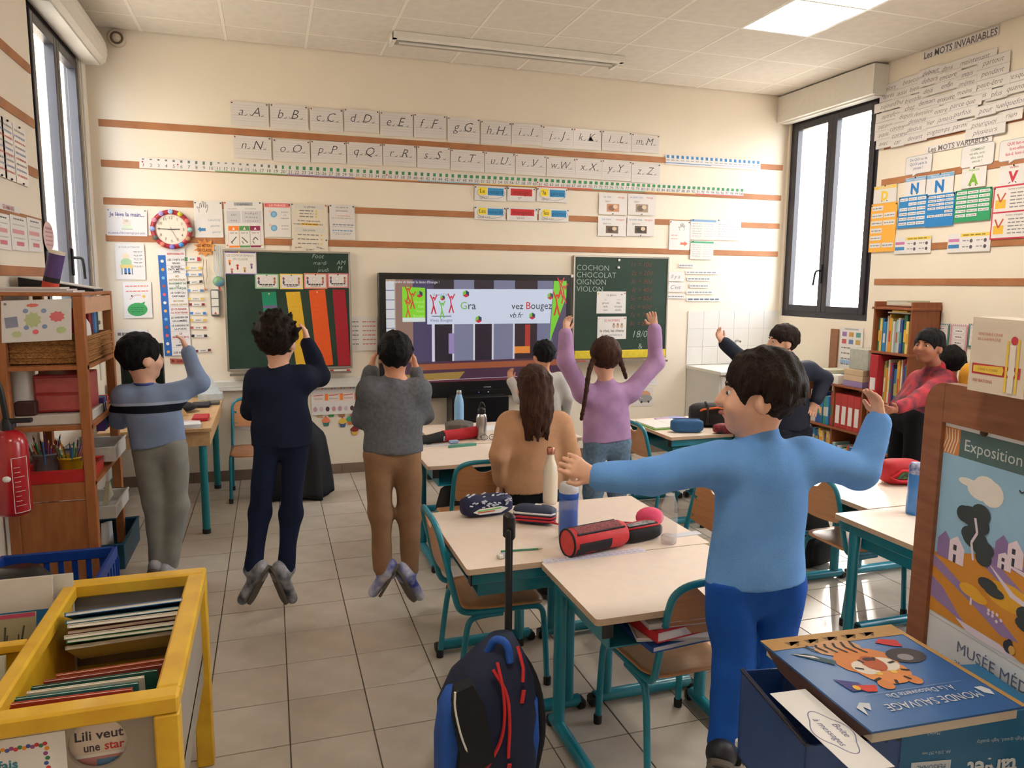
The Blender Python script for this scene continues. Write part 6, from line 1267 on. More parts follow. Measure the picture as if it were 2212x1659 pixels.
blob(.40, .52, ((0, 0, .06, .022), (.04, .015, .06, .018)), DK, .0016)
blob(.72, .56, ((-.06, 0, .09, .035), (.04, -.02, .1, .045), (.13, .0, .09, .04), (-.08, .03, .07, .025), (.06, .03, .1, .03)), DK, .0016); s.line([(.78, .71), (.79, .62), (.70, .57)], .007, (90, 60, 40), .0015); s.line([(.79, .64), (.86, .58)], .006, (90, 60, 40), .0015)
blob(.30, .57, ((0, 0, .07, .022), (.05, .012, .06, .018)), (222, 168, 54), .0016); s.line([(.31, .62), (.31, .58)], .005, (226, 214, 230), .0015)
for k in range(7): s.ell(.42+.025*(k % 4), .605+.012*(k//3), .008, .006, (232, 216, 230), .0014)
s.ell(.55, .690, .03, .022, (50, 56, 70), .0018); s.ell(.555, .672, .015, .01, (50, 56, 70), .0018); s.ell(.57, .695, .018, .015, (216, 170, 90), .0019)
s.line([(.52, .165), (.535, .172), (.55, .165)], .003, DK, .0008); s.line([(.58, .155), (.595, .162), (.61, .156)], .003, DK, .0008)
s.rect(.02, .735, .98, .738, (190, 190, 196)); s.text('MUSÉE MÉDARD', .25, .815, .042, (104, 116, 150), align='l', fit=.7); s.text('25 OCTOBRE 2025 - 11 JANVIER', .24, .87, .022, (104, 116, 150), align='l', fit=.7)
s.build('museum_poster', 'exhibition poster with hills, houses and trees taped to the easel', 'poster', mat('poster_paper', (226, 230, 236), .35, var=.01), loc=E0+ed*(u0+PW/2)+npv((0, 0, zt2-PH)))
q = onE(2126, 935, .011); tag(G().ball(q, (.008, .008, .008), 10).o('drawing_pin', flat((80, 60, 50))), 'brown drawing pin through the museum poster header', 'pin')
TAPE = mat('clear_tape', (222, 206, 190), .08, alpha=.28)
q = onE(2058, 893, .0105); g = G(); Rr = np.stack([ed, npv((0, 0, 1)), en], 1); g.box(q, (.05, .02, .0006), Rr @ rz(.6)); tag(g.o('tape_piece', TAPE), 'crumpled clear tape over the museum poster corner', 'tape')
# chalk box on the easel
cbx = E0+ed*.17; t = thing('chalk_box', 'cream chalk box with red and yellow print standing on the easel', 'box', (cbx[0], cbx[1], zt), rz=math.atan2(ed[1], ed[0]))
CBW, CBH, CBD = .134, .14, .075
zc = zt+.001; o_ = E0+ed*.158+en*(.055)
Rr = np.stack([ed, npv((0, 0, 1)), en], 1)
CW = mat('cream_carton', (226, 212, 196), .55, var=.02)
G().prism([(0, 0), (CBW, 0), (CBW, CBH), (0, CBH)], o_-en*CBD+npv((0, 0, zc)), ed, npv((0, 0, 1)), en*CBD).o('carton', CW, t, world=True)
G().prism([(-.002, 0), (CBW+.002, 0), (CBW+.002, .004), (-.002, .007)], o_-en*CBD+npv((0, 0, zc+CBH)), ed, npv((0, 0, 1)), en*(CBD*.98)).o('lid_flap', CW, t, world=True)
s = Sheet(o_+npv((0, 0, zc+CBH)), ed*CBW, (0, 0, -CBH), en); s.lift = .0004
s.text('VÉRITABLE CRAIE', .12, .20, .04, (206, 120, 100), align='l', fit=.46); s.text('DE CHAMPAGNE', .12, .27, .04, (206, 120, 100), align='l', fit=.42); s.rect(.06, .60, .92, .75, (196, 60, 70)); s.fpoly([(.09, .63), (.62, .61), (.64, .66), (.62, .73), (.09, .72)], (236, 200, 80), .0006); s.text('CRAIE A ÉCRIRE', .36, .69, .035, (190, 140, 50), fit=.4, l=.001)
s.disc(.78, .24, .008, (196, 60, 70), .0006); s.rect(.66, .25, .70, .95, (236, 200, 80), .0005); s.rect(.84, .22, .88, .95, (236, 200, 80), .0005); s.rect(.72, .30, .82, .95, (236, 226, 214), .0008); s.disc(.77, .68, .009, (236, 226, 214), .001); s.text('100 BATONS', .10, .86, .045, (190, 70, 70), align='l', fit=.5)
s.g.o('print', s.mats, t, world=True)
# low cabinet, ream box, magazine file, wildlife book
t = thing('low_cabinet', 'low cabinet under the blue boxes in the right foreground', 'cabinet', (2.45, -5.6, 0)); G().bb(2.335, 2.66, -6.0, -5.26, .02, .66, bev=.006).o('body', CAB, t, world=True); G().bb(2.325, 2.67, -6.02, -5.24, .66, .68, bev=.004).o('worktop', CAB, t, world=True); G().bb(2.329, 2.335, -5.98, -5.64, .05, .64, bev=.002).o('door', CAB, t, world=True); G().bb(2.329, 2.335, -5.62, -5.28, .05, .64, bev=.002).o('door', CAB, t, world=True)
HB = .925
BLT = mat('ream_box_blue', (28, 104, 150), .4, var=.03)
c1, c2, c3 = onZ(1870, 1545, HB-.03), onZ(2212, 1520, HB-.03), onZ(1662, 1382, HB)
ax = npv((c2-c1)[:2].tolist()+[0]); ax /= np.linalg.norm(ax); ay = npv((-ax[1], ax[0], 0)); A0 = npv((c1[0], c1[1], 0))
A0 = A0+ax*.06
t = thing('paper_ream_box', 'blue paper ream box with white target lettering', 'box', tuple(A0+ax*.16+ay*.11+npv((0, 0, .68))))
def obox(o_, a, b, h0, h1, m_, nm, par): return G().prism([(0, 0), (a, 0), (a, b), (0, b)], o_+npv((0, 0, h0)), ax, ay, (0, 0, h1-h0)).o(nm, m_, par, world=True)
obox(A0-ay*.02, .282, .165, .681, HB-.03, BLT, 'carton', t)
s = Sheet(A0-ay*.0206+npv((0, 0, HB-.03)), ax*.282, (0, 0, -.215), -ay); s.lift = .0004; up = math.pi
s.text('target', .66, .44, .16, (214, 224, 230), ang=up, bold=.03, fit=.36); s.text('High speed, high quality', .70, .24, .035, (190, 206, 216), ang=up, fit=.34); s.text('A4 . 210 x 297 mm', .25, .31, .03, (190, 206, 216), ang=up, fit=.2); s.rect(.08, .40, .36, .52, (206, 216, 224)); s.text('PERSONAL', .22, .43, .05, (60, 110, 150), ang=up, fit=.2, l=.0008); s.text('75g/m2', .22, .13, .03, (190, 206, 216), ang=up, fit=.2)
s.g.o('print', s.mats, t, world=True)
s = Sheet(A0-ay*.02+npv((0, 0, HB-.03))+ay*.165, -ay*.165, (0, 0, -.215), -ax); s.lift = .0006; s.text('target', .60, .62, .2, (214, 224, 230), ang=up, bold=.03, fit=.72); s.g.o('print', s.mats, t, world=True)
# wildlife folder lying on top
P0, P1, P2, P3 = onZ(1860, 1585, HB), onZ(2208, 1527, HB), onZ(1662, 1382, HB), onZ(1932, 1346, HB)
U_ = (P1-P0); wU = np.linalg.norm(U_); fx = U_/wU; fy = npv((-fx[1], fx[0], 0)); dV = (P2-P0) @ fy
O_ = npv((P0[0], P0[1], HB))+fx*((P2-P0) @ fx)*.5
wU = wU*.97
t = thing('wildlife_folder', 'blue cardboard folder with tiger picture titled À la découverte du monde sauvage', 'folder', tuple(O_+fx*wU/2+fy*dV/2-npv((0, 0, .02))))
WF = mat('folder_blue', (44, 98, 160), .4, var=.03)
G().prism([(0, 0), (wU, 0), (wU, dV), (0, dV)], O_-npv((0, 0, .004)), fx, fy, (0, 0, .004)).o('lid', WF, t, world=True)
G().prism([(0, .0), (dV, .0), (dV*.8, -.03), (dV*.45, -.042), (dV*.12, -.03)], O_-npv((0, 0, .004))+fx*.004, fy, npv((0, 0, 1)), fx*.003).o('side_flap', mat('folder_inside', (84, 60, 60), .6), t, world=True)
G().prism([(.01, .01), (wU-.01, .01), (wU-.01, dV-.01), (.01, dV-.01)], O_-npv((0, 0, .028)), fx, fy, (0, 0, .022)).o('page_block', flat((206, 196, 180)), t, world=True)
s = Sheet(O_+fx*wU+npv((0, 0, .0)), -fx*wU, fy*dV, (0, 0, 1)); s.lift = .0005     # print is upside down for the photographer
s.rect(0, .86, 1, 1, (178, 138, 82), .0002); s.rect(.0, .0, .035, .9, (178, 138, 82), .0002)
for k in range(5): s.fpoly([(.2+.14*k, .93), (.24+.14*k, .88), (.27+.14*k, .94), (.29+.14*k, .89), (.31+.14*k, .94)], (110, 84, 50), .0005)
TG = [(206, 128, 70), (224, 214, 200), (46, 36, 34)]
s.ell(.52, .62, .20, .16, TG[0], .0006); s.ell(.58, .80, .16, .10, (196, 150, 110), .0005); s.ell(.50, .50, .16, .15, (216, 140, 80), .0009); s.ell(.44, .56, .09, .08, TG[1], .0011); s.ell(.58, .55, .08, .08, TG[1], .0011); s.ell(.50, .58, .07, .09, (176, 84, 46), .0013); s.ell(.40, .37, .045, .05, TG[0], .0012); s.ell(.60, .36, .045, .05, TG[0], .0012); s.ell(.45, .47, .02, .018, (226, 190, 90), .0015); s.ell(.55, .47, .02, .018, (226, 190, 90), .0015); s.ell(.5, .63, .035, .02, (60, 40, 40), .0015)
for k in range(8):
    a = .3+k*.75; s.line([(.5+.11*math.cos(a), .5+.11*math.sin(a)), (.5+.16*math.cos(a+.1), .5+.15*math.sin(a+.1))], .006, TG[2], .0016)
for k in range(6): s.line([(.44+.06*k, .70+.015*k), (.47+.06*k, .78+.015*k), (.45+.06*k, .86)], .005, TG[2], .0013)
s.ell(.23, .62, .13, .09, (60, 54, 60), .0008); s.ell(.25, .60, .05, .04, (140, 134, 140), .001); s.fpoly([(.14, .80), (.24, .84), (.30, .80), (.22, .74), (.16, .72)], (196, 50, 50), .0008); s.fpoly([(.92, .80), (.74, .62), (.70, .66), (.82, .78)], (50, 80, 90), .0008); s.fpoly([(.92, .80), (.78, .70), (.80, .74)], (226, 226, 226), .001)
s.fpoly([(.74, .42), (.86, .48), (.84, .34), (.74, .34)], (60, 60, 130), .0008); s.fpoly([(.66, .37), (.80, .40), (.76, .32), (.70, .31)], (206, 60, 50), .001); s.ell(.79, .37, .02, .025, (226, 180, 60), .0012)
s.text('MONDE SAUVAGE', .46, .19, .065, (206, 212, 220), fit=.62, l=.0008); s.text('À La Découverte Du', .46, .275, .045, (206, 212, 220), fit=.44, l=.0008); s.line([(.14, .295), (.8, .295)], .0015, (120, 150, 190), .0008)
s.fpoly([(.83, .22), (.87, .16), (.89, .20), (.92, .12), (.93, .20), (.88, .24)], (206, 212, 220), .0008); s.fpoly([(.06, .18), (.08, .13), (.12, .16), (.13, .22), (.08, .22)], (206, 212, 220), .0008)
s.g.o('print', s.mats, t, world=True)
# message box: translucent blue magazine file with label, left of the ream box
MB = mat('clear_blue_plastic', (60, 90, 150), .25, alpha=.75); MBD = mat('dark_blue_plastic', (30, 36, 60), .35)
m0 = onZ(1585, 1490, .90); o_ = npv((m0[0]-.01, m0[1], .69)); 
o_ = A0-ax*.195-ay*.04; t = thing('message_box', 'translucent blue file box labelled Boîte à messages', 'file box', tuple(o_+ax*.09+ay*.12+npv((0, 0, .681))))
w_, d_, h_ = .18, .26, .19; o_ = o_+npv((0, 0, .681))
for nm, a, b, la, lb_ in (('side_wall', 0, 0, w_, .004), ('side_wall', 0, d_-.004, w_, .004), ('end_wall', 0, 0, .004, d_), ('end_wall', w_-.004, 0, .004, d_), ('middle_wall', w_*.5, 0, .004, d_)): G().prism([(0, 0), (la, 0), (la, lb_), (0, lb_)], o_+ax*a+ay*b, ax, ay, (0, 0, h_)).o(nm, MB, t, world=True)
for a in (0, w_*.5, w_-.008): G().tube([o_+ax*(a+.002)+npv((0, 0, h_)), o_+ax*(a+.002)+ay*d_+npv((0, 0, h_))], .005, 6).o('rim', MBD, t, world=True)
G().prism([(0, 0), (w_, 0), (w_, d_), (0, d_)], o_, ax, ay, (0, 0, .004)).o('bottom', MBD, t, world=True)
G().prism([(.10, .01), (.165, .01), (.165, d_-.02), (.10, d_-.02)], o_+npv((0, 0, .02)), ax, ay, (0, 0, h_-.03)).o('filler', MBD, t, world=True)
zl = .905; TLp = onZ(1655, 1500, zl); Up = onZ(1716, 1492, zl)-TLp; Vp = onZ(1800, 1662, zl)-TLp; uu = Up/np.linalg.norm(Up); vv = Vp-uu*(Vp @ uu); vv /= np.linalg.norm(vv)
s = Sheet(TLp+uu*.008, uu*.075, vv*.235, (0, 0, 1)); s.text('Boîte', .66, .56, .055, (110, 116, 150), fit=9, shear=.2, ang=-D90); s.text('à messages', .34, .56, .055, (110, 116, 150), fit=9, shear=.2, ang=-D90)
s.line([(.5+.42*math.cos(a)*(1+.12*math.cos(4*a)), .56+.24*math.sin(a)*(1+.10*math.cos(4*a))) for a in np.linspace(0, 2*math.pi, 41)], .002, (120, 126, 160)); s.build('message_label', 'white slip labelled Boîte à messages tucked in the blue file box', 'label')
# ================================================================= SMALL THINGS ON THE DESKS
DH = .6405
def bottle(name, c, prof, m_, cap, capm, label, extra=None):
    t = thing(name, label, 'bottle', c); G().lathe(prof, c, 24).o('body', m_, t, world=True)
    if cap: G().lathe(cap, c, 20).o('cap', capm, t, world=True)
    if extra: extra(t, c)
    return t
ROSE = mat('rose_gold_cap', (206, 140, 120), .25, metal=.9)
bottle('water_bottle', (2.612, -3.345, DH), [(.030, 0), (.034, .006), (.035, .02), (.035, .14), (.031, .175), (.021, .205), (.0165, .225), (.016, .24)], mat('cream_bottle', (226, 216, 196), .3, var=.015), [(.0185, .236), (.019, .262), (.0165, .267), (.0001, .267)], ROSE, 'cream steel water bottle with rose-gold cap on the middle desks')
BLC = mat('blue_tritan', (60, 110, 200), .08, alpha=.62, var=.02); WAT = mat('bottle_water', (50, 90, 190), .05, alpha=.55)
def blue_extra(t, c):
    G().lathe([(.034, .004), (.036, .01), (.036, .105), (.0001, .105)], c, 24).o('water', WAT, t, world=True); G().lathe([(.0405, .165), (.0415, .17), (.0415, .185), (.040, .19)], c, 24).o('collar_ring', flat((30, 80, 170), .3), t, world=True)
    G().tube([(c[0]-.015, c[1], c[2]+.228), (c[0], c[1]-.005, c[2]+.238), (c[0]+.018, c[1], c[2]+.228)], .005, 8).o('carry_tab', WHITEP, t, world=True)
bottle('water_bottle', (2.512, -3.815, DH), [(.036, 0), (.0395, .006), (.040, .03), (.040, .16), (.038, .17)], BLC, [(.040, .188), (.041, .20), (.037, .222), (.03, .228), (.0001, .229)], mat('grey_lid', (196, 196, 200), .4), 'clear blue water bottle with grey lid, half full', blue_extra)
CLR = mat('clear_plastic', (226, 220, 218), .05, alpha=.22, var=.0)
bottle('drink_bottle', (2.872, -3.995, DH), [(.028, 0), (.032, .005), (.0325, .03), (.0325, .13), (.029, .165), (.02, .19), (.0165, .2)], CLR, [(.018, .198), (.018, .205), (.0001, .206)], CLR, 'empty clear plastic bottle beside the pink pouch', lambda t, c: G().lathe([(.0295, .003), (.030, .03), (.0001, .031)], c, 20).o('water', mat('clear_water', (216, 200, 198), .05, alpha=.4), t, world=True))
bottle('water_bottle', (2.665, -1.34, DH), [(.030, 0), (.034, .006), (.035, .02), (.035, .15), (.031, .185), (.022, .215), (.018, .23)], mat('pale_blue_bottle', (134, 182, 226), .3, var=.02), [(.019, .228), (.0195, .25), (.017, .255), (.0001, .255)], CHROME, 'pale blue steel bottle on the desk below the screen')
def loop_top(t, c): G().tube(smooth_path([(c[0]-.016, c[1], c[2]+.205), (c[0]-.006, c[1], c[2]+.245), (c[0]+.012, c[1], c[2]+.238), (c[0]+.022, c[1], c[2]+.21)]), .007, 8).o('carry_loop', BLACKP, t, world=True)
bottle('water_bottle', (2.69, -1.86, DH), [(.031, 0), (.035, .006), (.0355, .02), (.0355, .14), (.03, .165), (.024, .172)], CHROME, [(.026, .170), (.027, .20), (.018, .21), (.0001, .212)], BLACKP, 'brushed steel bottle with black loop lid on the middle desk', loop_top)
bottle('water_bottle', (4.15, -3.97, DH), [(.034, 0), (.038, .006), (.038, .05), (.036, .1), (.038, .15), (.036, .19)], mat('blue_drink', (60, 140, 220), .12, alpha=.8), [(.037, .188), (.037, .22), (.03, .236), (.0001, .238)], mat('blue_white_cap', (206, 210, 226), .4, rgb2=(40, 70, 150), scale=40), 'blue sport bottle beside the wooden easel edge')
def pouch(c, L_, W_, H_, rz_, m_, name, label, cat='pencil case', parts=(), rnd=.35, open_=None):
    """soft case: superellipse loft along its length"""
    t = thing(name, label, cat, c, rz=rz_); rings = []; n = 20; N = 13
    for i in range(N):
        u_ = -1+2*i/(N-1); k = max(.05, (1-abs(u_)**(4))**.5) if i not in (0, N-1) else .35; ring = []
        for j in range(n):
            a = 2*math.pi*j/n; ca, sa = math.cos(a), math.sin(a); e = .62
            ring.append((u_*L_/2, W_/2*(.45+.55*k)*math.copysign(abs(ca)**e, ca), H_/2+H_/2*(.5+.5*k)*math.copysign(abs(sa)**e, sa)))
        rings.append(ring)
    b = loft(rings, m_, 'pouch', t, True, world=False); zmin = min(v.co.z for v in b.data.vertices); b.data.transform(Matrix.Translation((0, 0, -zmin)))
    for nm, g, mm in parts: g.o(nm, mm, t)
    return t
PATN = mat('bone_pattern_fabric', (30, 36, 76), .7, rgb2=(24, 28, 60), scale=20)
g1 = G().prism([(-.08, 0), (-.05, -.012), (.05, -.012), (.085, .006), (.05, .016), (-.05, .014)], (0, -.049, .030), (1, 0, 0), (0, 0, 1), (0, -.004, 0)); g2 = G().tube([(-.06, -.052, .034), (.05, -.052, .040)], .003, 6); g3 = G().tube([(-.06, -.052, .028), (.02, -.0525, .030)], .003, 6); g4 = G(); rr = random.Random(2)
for k in range(26):
    x, z = rr.uniform(-.095, .095), rr.uniform(.045, .078); a = rr.uniform(-.6, .6); g4.tube([(x-.007*math.cos(a), -.052, z-.007*math.sin(a)), (x+.007*math.cos(a), -.052, z+.007*math.sin(a))], [.0035, .0035], 5)
for k in range(20):
    x, y = rr.uniform(-.09, .09), rr.uniform(-.03, .03); g4.tube([(x-.006, y, .0895), (x+.006, y+.003, .0895)], .003, 5)
pc1 = pouch((2.275, -3.43, DH), .23, .10, .09, .10, PATN, 'pencil_case', 'navy pencil case with white bone pattern, open zip', parts=(('open_lining', g1, PAPER), ('green_pencil', g2, flat((110, 190, 90))), ('red_pencil', g3, flat((190, 90, 60)))))
po = g4.o('bone_print', flat((190, 192, 206)), pc1); po['kind'] = 'stuff'
NV2 = mat('navy_nylon', (36, 46, 74), .6); g1 = G(); 
for z, m_ in ((.022, 0), (.036, 0), (.052, 1)): g1.tube([(-.09, -.02, z), (-.08, -.047, z), (.08, -.047, z), (.092, -.02, z)], .0045, 6, mi=m_)
pouch((2.445, -3.60, DH), .18, .095, .078, -.55, NV2, 'pencil_case', 'dark navy pencil case with red and white zips', parts=(('zips', g1, [flat((190, 34, 44)), flat((216, 212, 214))]), ('zip_pull', G().box((.10, -.03, .012), (.05, .010, .006), rz(-.3), bev=.002), flat((196, 40, 50))), ('white_emblem', G().prism([(0, 0), (.03, .004), (.028, .014), (.014, .012), (.012, .022), (.0, .02)], (.0, -.005, .0795), (1, 0, 0), (0, 1, 0), (0, 0, .001)), WHITEP)))
# red and black barrel case
a, b = onZ(1232, 1200, DH), onZ(1338, 1178, DH); d_ = math.atan2(b[1]-a[1], b[0]-a[0]); L_ = np.linalg.norm((b-a)[:2])*1.12; r_ = .052
t = thing('pencil_case', 'red and black barrel pencil case with mesh top on the near desk', 'pencil case', ((a[0]+b[0])/2, (a[1]+b[1])/2, DH), rz=d_); RXm = ry(D90); RF = mat('red_nylon', (196, 40, 44), .6); BF = mat('black_nylon', (26, 24, 28), .7)
G().lathe([(r_*.96, -L_/2), (r_, -L_/2+.008), (r_, L_/2-.02), (r_*.82, L_/2)], (0, 0, r_), 28, R=RXm).o('barrel', RF, t); G().lathe([(.0, -L_/2-.0008), (r_*.93, -L_/2-.0008)], (0, 0, r_), 28, R=RXm).o('end_disc', mat('end_disc_red', (206, 60, 62), .6), t)
G().tube([(-L_/2, r_*math.cos(q), r_+r_*math.sin(q)) for q in np.linspace(0, 6.283, 25)[:-1]], .0045, 6, closed=True).o('end_piping', BF, t)
def patch(a0, a1, x0, x1, rr_, n=10, m=8):
    g = G(); V = []; F_ = []
    for i in range(m+1):
        for j in range(n+1): q = a0+(a1-a0)*j/n; V.append((x0+(x1-x0)*i/m, rr_*math.cos(q), r_+rr_*math.sin(q)))
    for i in range(m):
        for j in range(n): F_.append((i*(n+1)+j, i*(n+1)+j+1, (i+1)*(n+1)+j+1, (i+1)*(n+1)+j))
    return g.add(V, F_, 0, True)
patch(1.0, 2.3, -L_/2+.025, L_/2-.03, r_+.0012).o('mesh_window', mat('red_mesh', (150, 70, 74), .7, rgb2=(90, 40, 46), scale=160), t)
for q in (.95, 2.35): G().tube([(x, (r_+.002)*math.cos(q), r_+(r_+.002)*math.sin(q)) for x in np.linspace(-L_/2+.02, L_/2-.02, 6)], .004, 6).o('zip', BF, t)
patch(-2.9, -2.2, -L_/2+.01, -L_/2+.06, r_+.001).o('black_patch', BF, t); patch(3.0, 3.9, -L_/2+.02, L_/2-.09, r_+.001).o('black_patch', BF, t); patch(4.0, 4.4, -.02, L_/2-.05, r_+.001).o('black_patch', BF, t)
a, b = onZ(1345, 1180, DH), onZ(1425, 1163, DH)
g1 = G().prism([(-.07, -.018), (.06, -.02), (.075, .0), (.04, .02), (-.06, .016)], (0, 0, .0665), (1, 0, 0), (0, 1, 0), (0, 0, .001)); g2 = G().tube([(-.08, -.03, .062), (.07, -.034, .062), (.09, 0, .058), (.06, .034, .062), (-.07, .03, .062)], .004, 6, closed=True)
pouch(((a[0]+b[0])/2+.01, (a[1]+b[1])/2+.035, DH), .19, .085, .065, d_, BF, 'pencil_case', 'open black pencil case with red zips behind the red barrel case', parts=(('open_mouth', g1, mat('grey_contents', (150, 146, 146), .6, rgb2=(60, 60, 70), scale=50)), ('zip', g2, flat((190, 40, 50)))))
q = onZ(1410, 1143, DH); o = G().ball((0, 0, .043), (.062, .05, .043), 20).o('pink_pouch', mat('pink_plush', (226, 80, 116), .7, rgb2=(206, 60, 100), scale=14)); o.location = (q[0]+.0, q[1]+.03, DH); tag(o, 'round bright pink pouch on the near desks', 'pouch')
def pencil(a, b, z, c_, label, tipc=(210, 170, 120)):
    t = thing('pencil', label, 'pencil', ((a[0]+b[0])/2, (a[1]+b[1])/2, z-.004)); a = npv((a[0], a[1], z)); b = npv((b[0], b[1], z)); d = unit_(b-a)
    G().tube([a, b-d*.02], .0038, 6).o('shaft', flat(c_), t, world=True); G().tube([b-d*.02, b-d*.006], [.0038, .0015], 6).o('sharpened_cone', flat(tipc), t, world=True); G().tube([b-d*.006, b], [.0015, .0004], 6).o('lead', flat(c_), t, world=True)
def unit_(v): return v/(np.linalg.norm(v)+1e-12)
pencil(onZ(1082, 1193, DH), onZ(1173, 1187, DH), DH+.004, (70, 140, 110), 'green pencil lying near the eraser'); pencil(onZ(1392, 1132, DH), onZ(1296, 1128, DH), DH+.004, (150, 70, 60), 'brown-red pencil lying beside the pink pouch', (60, 110, 80))
q = onZ(1089, 1204, DH); t = thing('eraser', 'white eraser in a printed paper sleeve', 'eraser', (q[0], q[1], DH), rz=.35); G().box((0, 0, .008), (.058, .022, .015), None, bev=.003).o('rubber', WHITEP, t); G().box((.006, 0, .008), (.036, .0226, .0156)).o('sleeve', mat('eraser_sleeve', (206, 206, 210), .5, rgb2=(150, 160, 190), scale=90), t)
a, b = onZ(1172, 1212, DH), onZ(1390, 1186, DH); d = unit_(b-a); L_ = np.linalg.norm(b-a); s = Sheet(npv((a[0], a[1], DH))+npv((-d[1], d[0], 0))*.015, d*L_, npv((d[1], -d[0], 0))*.045, (0, 0, 1)); s.lift = .0011
for k in range(16): s.text(str(k+1), .04+.06*k, .45, .22, (110, 110, 130)); s.greek(.02+.06*k, .065+.06*k, .75, .1, (150, 150, 190), seed=k)
s.build('desk_number_line', 'white desk number strip under the red barrel case', 'number strip', mat('violet_paper', (214, 210, 222), .5, var=.01))
for k, (px, py, w_, d2, an, c_, lb) in enumerate(((1160, 1100, .20, .07, -.9, (206, 204, 210), 'pale paper strip under the navy pencil case'), (1310, 1137, .07, .05, .1, (226, 180, 110), 'small orange card beside the blue bottle'), (1475, 1155, .16, .04, .05, (206, 206, 214), 'pale strip at the right end of the desk'), (940, 962, .22, .06, .06, (206, 204, 210), 'pale number strip at the left edge of the middle desk'), (1050, 925, .26, .18, .1, (226, 226, 230), 'white worksheet behind the steel bottle'))):
    q = onZ(px, py, DH); tag(G().box((0, 0, 0), (w_, d2, .0014), rz(an)).o('paper_slip', flat(c_)), lb, 'paper'); o = bpy.context.scene.collection.objects[-1]; o.location = (q[0], q[1], DH+.0007)
# things on the middle desk
a, b, c2 = onZ(900, 962, DH), onZ(957, 955, DH), onZ(1032, 945, DH)
t = thing('pencil_roll', 'red and black rolled pencil case on the desk below the screen', 'pencil case', (b[0], b[1], DH)); r_ = .038; u_ = npv((0, 0, r_))
G().tube([a+u_*.8, a*.5+b*.5+u_*.8, b+u_], [.028, .030, .036], 16).o('black_roll', BF, t, world=True); G().tube([b+u_, b*.5+c2*.5+u_, c2+u_*1.05], [.038, .036, .040], 18).o('red_roll', mat('red_felt', (186, 30, 44), .7), t, world=True); G().box(b+npv((.0, -.037, .03)), (.012, .006, .03), rz(.3), bev=.002).o('zip_pull', CHROME, t, world=True)
o = drape('felt_hat', (2.60, -1.60, 0), .19, .085, .15, mat('grey_felt', (104, 98, 94), .85), 'soft grey felt hat with dark rim on the desk below the screen', 'hat', 4, .02, DH)
g = G().prism([(0, 0), (.19, .0), (.17, .03), (.03, .035)], onZ(968, 968, DH), (1, .12, 0), (-.12, 1, 0), (0, 0, .016)); tag(g.o('green_pencil_box', mat('green_clear', (90, 160, 140), .3)), 'long green translucent pencil box on the middle desk', 'pencil box')
tag(G().box(onZ(980, 958, DH)+npv((0, 0, .012)), (.06, .03, .02), rz(.1), bev=.004).o('glue_stick_box', flat((150, 166, 206))), 'small lavender-blue box beside the green pencil box', 'box')
q = onZ(1046, 952, DH); t = thing('glasses', 'dark-rimmed glasses by the steel bottle', 'glasses', (q[0], q[1], DH))
for k in (0, .055): G().tube([(q[0]+k+.022*math.cos(v), q[1], DH+.022+.018*math.sin(v)) for v in np.linspace(0, 6.283, 15)[:-1]], .0018, 6, closed=True).o('rim', BLACKP, t, world=True); G().tube([(q[0]+k*1.8-.022, q[1], DH+.026), (q[0]+k*1.8-.022, q[1]+.1, DH+.004)], .0018, 6).o('temple', BLACKP, t, world=True)
# right back desk
a = onZ(1402, 925, DH); t = thing('open_notebook', 'open white notebook with green cover on the back desk', 'notebook', (4.10, -1.77, DH)); G().box((4.12, -1.75, DH+.004), (.34, .30, .006), rz(.02)).o('cover', flat((110, 190, 60)), t, world=True); G().box((4.04, -1.75, DH+.012), (.165, .29, .010), rz(.02)).o('left_pages', PAPER, t, world=True); G().box((4.205, -1.747, DH+.012), (.16, .29, .010), rz(.02)).o('right_pages', PAPER, t, world=True)
tag(G().box((4.30, -1.55, DH+.004), (.24, .16, .006), rz(.3)).o('magazine', mat('blue_magazine', (96, 150, 206), .4, rgb2=(190, 150, 180), scale=16)), 'blue and pink leaflet behind the open notebook', 'leaflet')
q = onZ(1478, 935, DH); pouch((q[0]+.03, q[1]+.02, DH), .22, .09, .095, -.30, mat('denim_blue_fabric', (44, 90, 140), .75), 'pencil_case', 'plain blue pencil case on the back desk', parts=(('zip', G().tube([(-.10, .0, .096), (.09, .0, .098)], .003, 6), flat((30, 50, 90))),))
q = onZ(1530, 928, DH); pouch((q[0]+.08, q[1]+.12, DH), .28, .16, .17, -.35, mat('black_sport_fabric', (32, 30, 34), .75), 'sport_bag', 'black bag with orange trim near the sink', 'bag', parts=(('orange_trim', G().tube([(-.12, -.05, .10), (-.06, -.078, .135), (.04, -.078, .15), (.12, -.05, .13)], .008, 6), flat((226, 110, 50))), ('strap', G().tube([(-.03, -.082, .02), (-.03, -.083, .16), (-.03, .0, .175)], .010, 6), BF)))
q = onZ(1562, 938, DH); pouch((q[0]+.05, q[1]+.02, DH), .20, .08, .07, -.2, mat('red_black_fabric', (150, 40, 50), .7, rgb2=(30, 30, 40), scale=20), 'pencil_case', 'open red and black pencil case beside the orange-trimmed bag')
tag(G().box((4.75, -1.50, DH+.02), (.22, .16, .035), rz(.2), bev=.004).o('toy_box', mat('pink_box', (196, 130, 120), .5, rgb2=(210, 200, 206), scale=20)), 'pinkish box on the far back desk', 'box')
